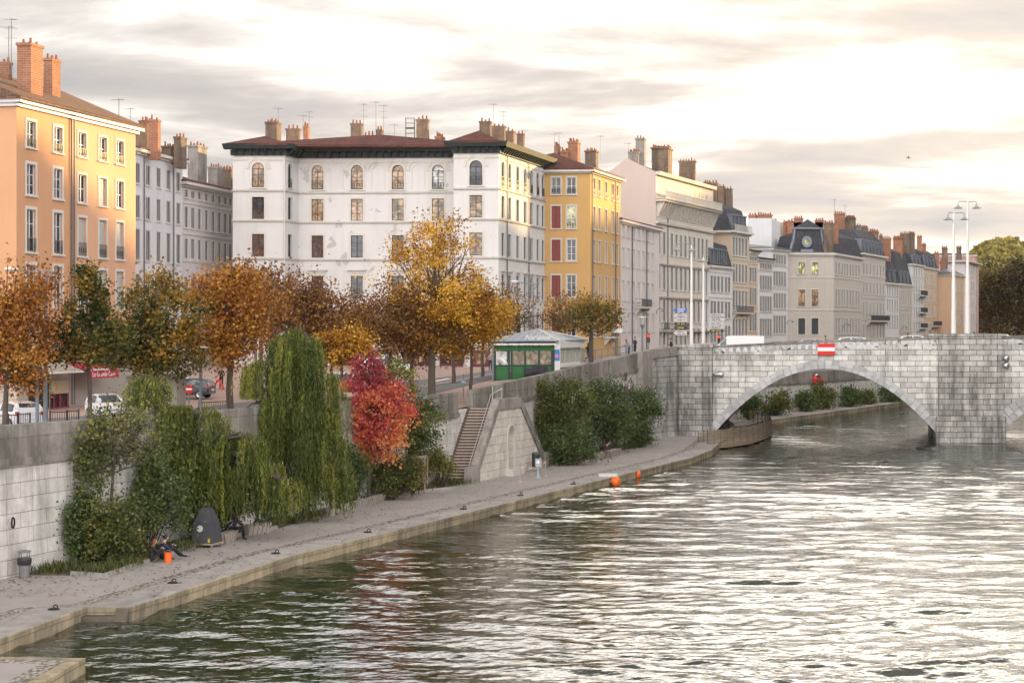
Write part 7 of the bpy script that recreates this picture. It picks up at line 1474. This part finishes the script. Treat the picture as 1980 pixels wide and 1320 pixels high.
# bird
bx, bY = X_(1757, 130), 130; m_ = MB(); zb5 = Z_(306, 130); m_.tube([(bx-.12, bY, zb5), (bx, bY, zb5+.02), (bx+.14, bY, zb5-.01)], [.01, .04, .01], 6)
for s_ in (-1, 1): m_.hexa([(bx-.04, bY, zb5), (bx+.04, bY, zb5), (bx+.04, bY, zb5+.015), (bx-.04, bY, zb5+.015)], [(bx-.14, bY+s_*.33, zb5+.12), (bx-.08, bY+s_*.33, zb5+.12), (bx-.08, bY+s_*.33, zb5+.125), (bx-.14, bY+s_*.33, zb5+.125)])
tag(m_.build('bird', plain('bird_dark', (.05, .05, .05))), 'small dark bird flying high over the right part of the row', 'bird')
# ============================================================ PEOPLE
SKIN = plain('skin', (.50, .30, .22), .6, var=.05)
def clothc(n, c): return plain('cloth_'+n, c, .85, var=.15)
BLK, NAVY, GREYC, JEAN, RUST, WHTC, PURP, KHA = (clothc(*a) for a in (('black', (.015, .015, .018)), ('navy', (.02, .03, .07)), ('grey', (.22, .22, .25)), ('jean', (.05, .08, .16)), ('rust', (.22, .09, .03)), ('white', (.6, .62, .62)), ('plum', (.07, .03, .07)), ('khaki', (.14, .13, .08))))
HAIRB, HAIRR = plain('dark_hair', (.02, .014, .01), .7), plain('reddish_hair', (.18, .06, .025), .7)
POSES = {
 'stand': dict(pelvis=(0, 0, .93), chest=(0, .02, 1.32), neck=(0, .03, 1.47), head=(0, .06, 1.62), kneeL=(-.1, .03, .5), kneeR=(.1, .03, .5), ankL=(-.11, -.02, .09), ankR=(.11, -.02, .09), toeL=(-.12, .16, .04), toeR=(.12, .16, .04), elbL=(-.27, -.02, 1.12), elbR=(.27, -.02, 1.12), hanL=(-.12, .2, 1.05), hanR=(.12, .2, 1.05)),
 'walk': dict(pelvis=(0, 0, .9), chest=(0, .06, 1.29), neck=(0, .09, 1.44), head=(0, .13, 1.59), kneeL=(-.09, .22, .52), kneeR=(.09, -.04, .48), ankL=(-.09, .32, .1), ankR=(.09, -.40, .2), toeL=(-.09, .5, .06), toeR=(.09, -.27, .06), elbL=(-.25, -.12, 1.1), elbR=(.25, .12, 1.1), hanL=(-.24, -.08, .87), hanR=(.24, .32, 1.0)),
 'lean': dict(pelvis=(0, -.1, .9), chest=(0, .08, 1.24), neck=(0, .16, 1.37), head=(0, .24, 1.5), kneeL=(-.1, .0, .49), kneeR=(.1, .0, .49), ankL=(-.11, -.08, .09), ankR=(.11, -.08, .09), toeL=(-.12, .1, .04), toeR=(.12, .1, .04), elbL=(-.24, .25, 1.02), elbR=(.24, .25, 1.02), hanL=(-.16, .5, 1.04), hanR=(.16, .5, 1.04)),
 'ground': dict(pelvis=(0, 0, .13), chest=(0, .05, .52), neck=(0, .1, .67), head=(0, .17, .81), kneeL=(-.11, .42, .48), kneeR=(.12, .46, .42), ankL=(-.1, .72, .1), ankR=(.12, .82, .1), toeL=(-.1, .9, .05), toeR=(.12, 1.0, .06), elbL=(-.28, .22, .38), elbR=(.28, .24, .4), hanL=(-.1, .44, .53), hanR=(.12, .48, .52)),
 'bench': dict(pelvis=(0, 0, .6), chest=(0, .12, .97), neck=(0, .22, 1.1), head=(0, .32, 1.22), kneeL=(-.11, .43, .56), kneeR=(.11, .45, .56), ankL=(-.11, .42, .1), ankR=(.11, .46, .1), toeL=(-.11, .6, .05), toeR=(.11, .64, .05), elbL=(-.24, .26, .78), elbR=(.24, .26, .78), hanL=(-.06, .46, .72), hanR=(.06, .48, .72)),
 'recline': dict(pelvis=(0, 0, .58), chest=(0, -.32, .72), neck=(0, -.46, .8), head=(0, -.56, .9), kneeL=(-.11, .38, .72), kneeR=(.11, .40, .62), ankL=(-.11, .52, .28), ankR=(.11, .55, .2), toeL=(-.11, .68, .2), toeR=(.11, .72, .12), elbL=(-.26, -.12, .72), elbR=(.26, -.12, .72), hanL=(-.13, .1, .95), hanR=(.13, .1, .95))}
def person(label, px, Y, gz, pose, rz, top, leg, hair=HAIRB, longhair=False, h=1.0, shoes=None, group=None):
    p = {k: Vector(v) for k, v in POSES[pose].items()}; ch = p['chest']; ne = p['neck']; hd = p['head']; up = (ne-p['pelvis']).normalized()
    V, E, Rr, cat = [], [], [], []
    def v(co, r, c, par=None):
        V.append(co); Rr.append(r if isinstance(r, tuple) else (r, r)); cat.append(c)
        if par is not None: E.append((par, len(V)-1))
        return len(V)-1
    pel = v(p['pelvis'], (.155, .12), 1); wa = v(p['pelvis'].lerp(ch, .45), (.135, .1), 0, pel); cc = v(ch, (.165, .115), 0, wa); nk = v(ne, .055, 2, cc); h0 = v(ne.lerp(hd, .45), .06, 2, nk); h1 = v(hd, (.078, .092), 2, h0); h2 = v(hd+up*.10, (.07, .08), 2, h1)
    v(hd+Vector((0, .095, -.015)), .014, 2, h1)                       # nose
    for s, sd in (('L', -1), ('R', 1)):
        v(hd+Vector((sd*.088, -.005, 0)), .015, 2, h1)                # ear
        sh = v(ch+Vector((sd*.17, 0, .07)), .062, 0, cc); el = v(p['elb'+s], .045, 0, sh); ha = p['han'+s]; wr = v(p['elb'+s].lerp(ha, .85), .028, 0, el); pm = v(ha, (.03, .022), 2, wr); dr = (ha-p['elb'+s]).normalized(); sid = dr.cross(Vector((0, 0, 1))).normalized() if abs(dr.z) < .95 else Vector((1, 0, 0))
        for k in range(4):
            off = sid*(k-1.5)*.021; L = (.045, .052, .05, .04)[k]; f1 = v(ha+dr*(.045+L*.4)+off, .0095, 2, pm); v(ha+dr*(.05+L)+off+Vector((0, 0, -.025)), .0085, 2, f1)
        th = v(ha+sid*.04*sd+dr*.02, .011, 2, pm); v(ha+sid*.05*sd+dr*.055, .009, 2, th)
        hp = v(p['pelvis']+Vector((sd*.09, 0, -.05)), .1, 1, pel); kn = v(p['knee'+s], .062, 1, hp); an = v(p['ank'+s], .042, 1, kn); v(p['toe'+s], .036, 3, an)
    me = bpy.data.meshes.new('body'); me.from_pydata([tuple(c) for c in V], E, []); ob = bpy.data.objects.new('tmp', me); COL.objects.link(ob)
    md = ob.modifiers.new('s', 'SKIN'); sv = me.skin_vertices[0].data
    for i, r in enumerate(Rr): sv[i].radius = r; sv[i].use_root = (i == 0)
    sb = ob.modifiers.new('u', 'SUBSURF'); sb.levels = 1; sb.render_levels = 1
    dg = bpy.context.evaluated_depsgraph_get(); dg.update(); m2 = bpy.data.meshes.new_from_object(ob.evaluated_get(dg)); bpy.data.objects.remove(ob); m2.name = 'body'
    m2.materials.clear(); [m2.materials.append(x_) for x_ in (top, leg, SKIN, shoes or BLK)]
    Vn = np.array([tuple(c) for c in V]); cen = np.array([tuple(pl.center) for pl in m2.polygons]); near = np.argmin(((cen[:, None, :]-Vn[None])**2).sum(-1), 1); m2.polygons.foreach_set('material_index', [cat[i] for i in near]); m2.polygons.foreach_set('use_smooth', [True]*len(m2.polygons))
    t = thing('person', label, 'person', (0, 0, 0), group); b = bpy.data.objects.new('body', m2); COL.objects.link(b); b.parent = t
    hm_ = MB(); c = hd+Vector((0, -.018, .035)); hm_.lathe([(.03, -.1), (.085, -.06), (.098, 0), (.09, .06), (.05, .095), (.005, .105)], tuple(c), 12)
    hm_.v = [(a, y_ if y_ < c.y+.045 or z_ > c.z+.02 else c.y+.045, z_) for a, y_, z_ in hm_.v]
    if longhair: hm_.hexa([(c.x-.09, c.y-.1, c.z-.3), (c.x+.09, c.y-.1, c.z-.3), (c.x+.08, c.y-.03, c.z-.3), (c.x-.08, c.y-.03, c.z-.3)], [(c.x-.09, c.y-.09, c.z), (c.x+.09, c.y-.09, c.z), (c.x+.09, c.y+.01, c.z), (c.x-.09, c.y+.01, c.z)])
    hm_.build('hair', hair, t, smooth=True)
    ey = MB(); [ey.sphere((hd.x+s*.032, hd.y+.086, hd.z+.015), .011, 5) for s in (-1, 1)]; ey.build('eyes', BLKP, t); mo = MB(); mo.box(hd.x-.024, hd.x+.024, hd.y+.078, hd.y+.088, hd.z-.052, hd.z-.044); mo.build('mouth', plain('lips', (.35, .1, .09)), t)
    t.location = (X_(px, Y), Y, gz); t.rotation_euler = (0, 0, rz); t.scale = (h, h, h); return t
x1_, Y1_, _ = Gq(298, 1086); x2_, Y2_, _ = Gq(308, 1079)
person('person in black with reddish hair sitting on the bed kerb, knees drawn up', 292, 71.6, QZ+.06, 'ground', R(-70), BLK, BLK, HAIRR, True, shoes=RUST)
person('dark haired person in a navy jacket sitting on the ground behind the orange bucket', 313, 72.4, QZ+.04, 'ground', R(-62), NAVY, BLK, h=1.08)
x, Y, z = Gq(325, 1087); t = thing('orange_bucket', 'bright orange bucket on the path at the seated pair\'s feet', 'bucket', (x, Y, z)); MB().lathe([(.14, 0), (.15, .02), (.17, .42), (.18, .43)], (x, Y, z), 14).build('body', ORP, t); m_ = MB(); m_.tube([(x+.17*math.cos(a), Y, z+.42+.1*math.sin(a)) for a in np.linspace(0, 3.14, 9)], .008, 4); m_.build('handle', MET, t)
xb_, Yb_, _ = Gq(505, 1030); person('person in dark clothes and jeans lying back on the stone bench under the willow', 510, Yb_+.3, QZ-.03, 'recline', R(105), BLK, JEAN)
m_ = MB(); xx, yy = X_(502, Yb_), Yb_+.1; m_.hexa([(xx-.2, yy, 1.25), (xx+.2, yy, 1.15), (xx+.2, yy+.015, 1.15), (xx-.2, yy+.015, 1.25)], [(xx-.12, yy+.1, 1.6), (xx+.28, yy+.1, 1.5), (xx+.28, yy+.115, 1.5), (xx-.12, yy+.115, 1.6)]); tag(m_.build('newspaper', WHTC), 'open white newspaper held by the person lying on the bench', 'newspaper')
xb_, Yb_, _ = Gq(452, 1043); person('person in dark clothes sitting on the bench right of the recycling container', 452, Yb_+.2, QZ-.05, 'bench', R(-80), PURP, BLK)
person('person in a plum jacket sitting hunched on the stone bench by the right hand shrubs', 1169, G_(1169, 887, QZ)[1]-.1, QZ, 'bench', R(-105), PURP, KHA, h=.98, shoes=RUST)
person('person in black striding past the kiosk towards the bridge', 1136, 146.5, 7.5, 'walk', R(-65), BLK, JEAN, longhair=True); person('person with long reddish hair leaning over the railing by the warning sign', 1215, 153, 7.85, 'lean', R(60), GREYC, JEAN, HAIRR, True)
person('person in dark blue behind the end of the ramped parapet', 1228, 156, 7.95, 'stand', R(120), NAVY, BLK); person('person dressed all in black standing on the square near the bicycles', 428, 139, gnd(428, 139), 'stand', R(170), BLK, BLK, h=1.04)
person('person in a grey jacket standing left of the kiosk before the maroon shops', 948, 166, gnd(948, 166), 'stand', R(200), GREYC, BLK, longhair=True)
for px, Y, tp_, lb in ((808, 172, BLK, 'person in black walking before the shops, nearest the thick trunk'), (822, 172, BLK, 'person walking just right of the thick trunk before the shops'), (897, 173, GREYC, 'person in grey near the slim orange tree before the shops'), (912, 173, RUST, 'person in rust colours right of the slim orange tree before the shops')):
    person(lb, px, Y, gnd(px, Y), 'walk', R(90), tp_, BLK)
for px, v, lb, tp_ in ((1298, 6, 'dark figure left of the direction signs behind the wall', BLK), (1598, 1.2, 'head and shoulders above the parapet right of the silver blue car', NAVY), (1757, 1.3, 'dark haired walker on the bridge left of the tall masts', BLK), (1885, 1.4, 'walker on the bridge just right of the tall masts', NAVY)):
    Y = 158.5+v; u = X_(px, Y)-BO[0]; person(lb, px, Y-.06*max(u, 0), (ztop(u)-1.31) if u > 0 else 7.8, 'walk', R(90), tp_, BLK, group='pedestrians on the bridge')

# ============================================================ HAZE
hz = MB(); hz.box(-700, 900, -40, 1700, -3, 75)
def _hz(t):
    v = t.n('ShaderNodeVolumePrincipled', ins={'Color': (.95, .9, .82, 1), 'Density': 0.00003, 'Anisotropy': 0.35}); o_ = t.n('ShaderNodeOutputMaterial'); t.t.links.new(v.outputs[0], o_.inputs['Volume'])
tag(hz.build('haze', mat('haze', _hz), uv=False), kind='stuff')
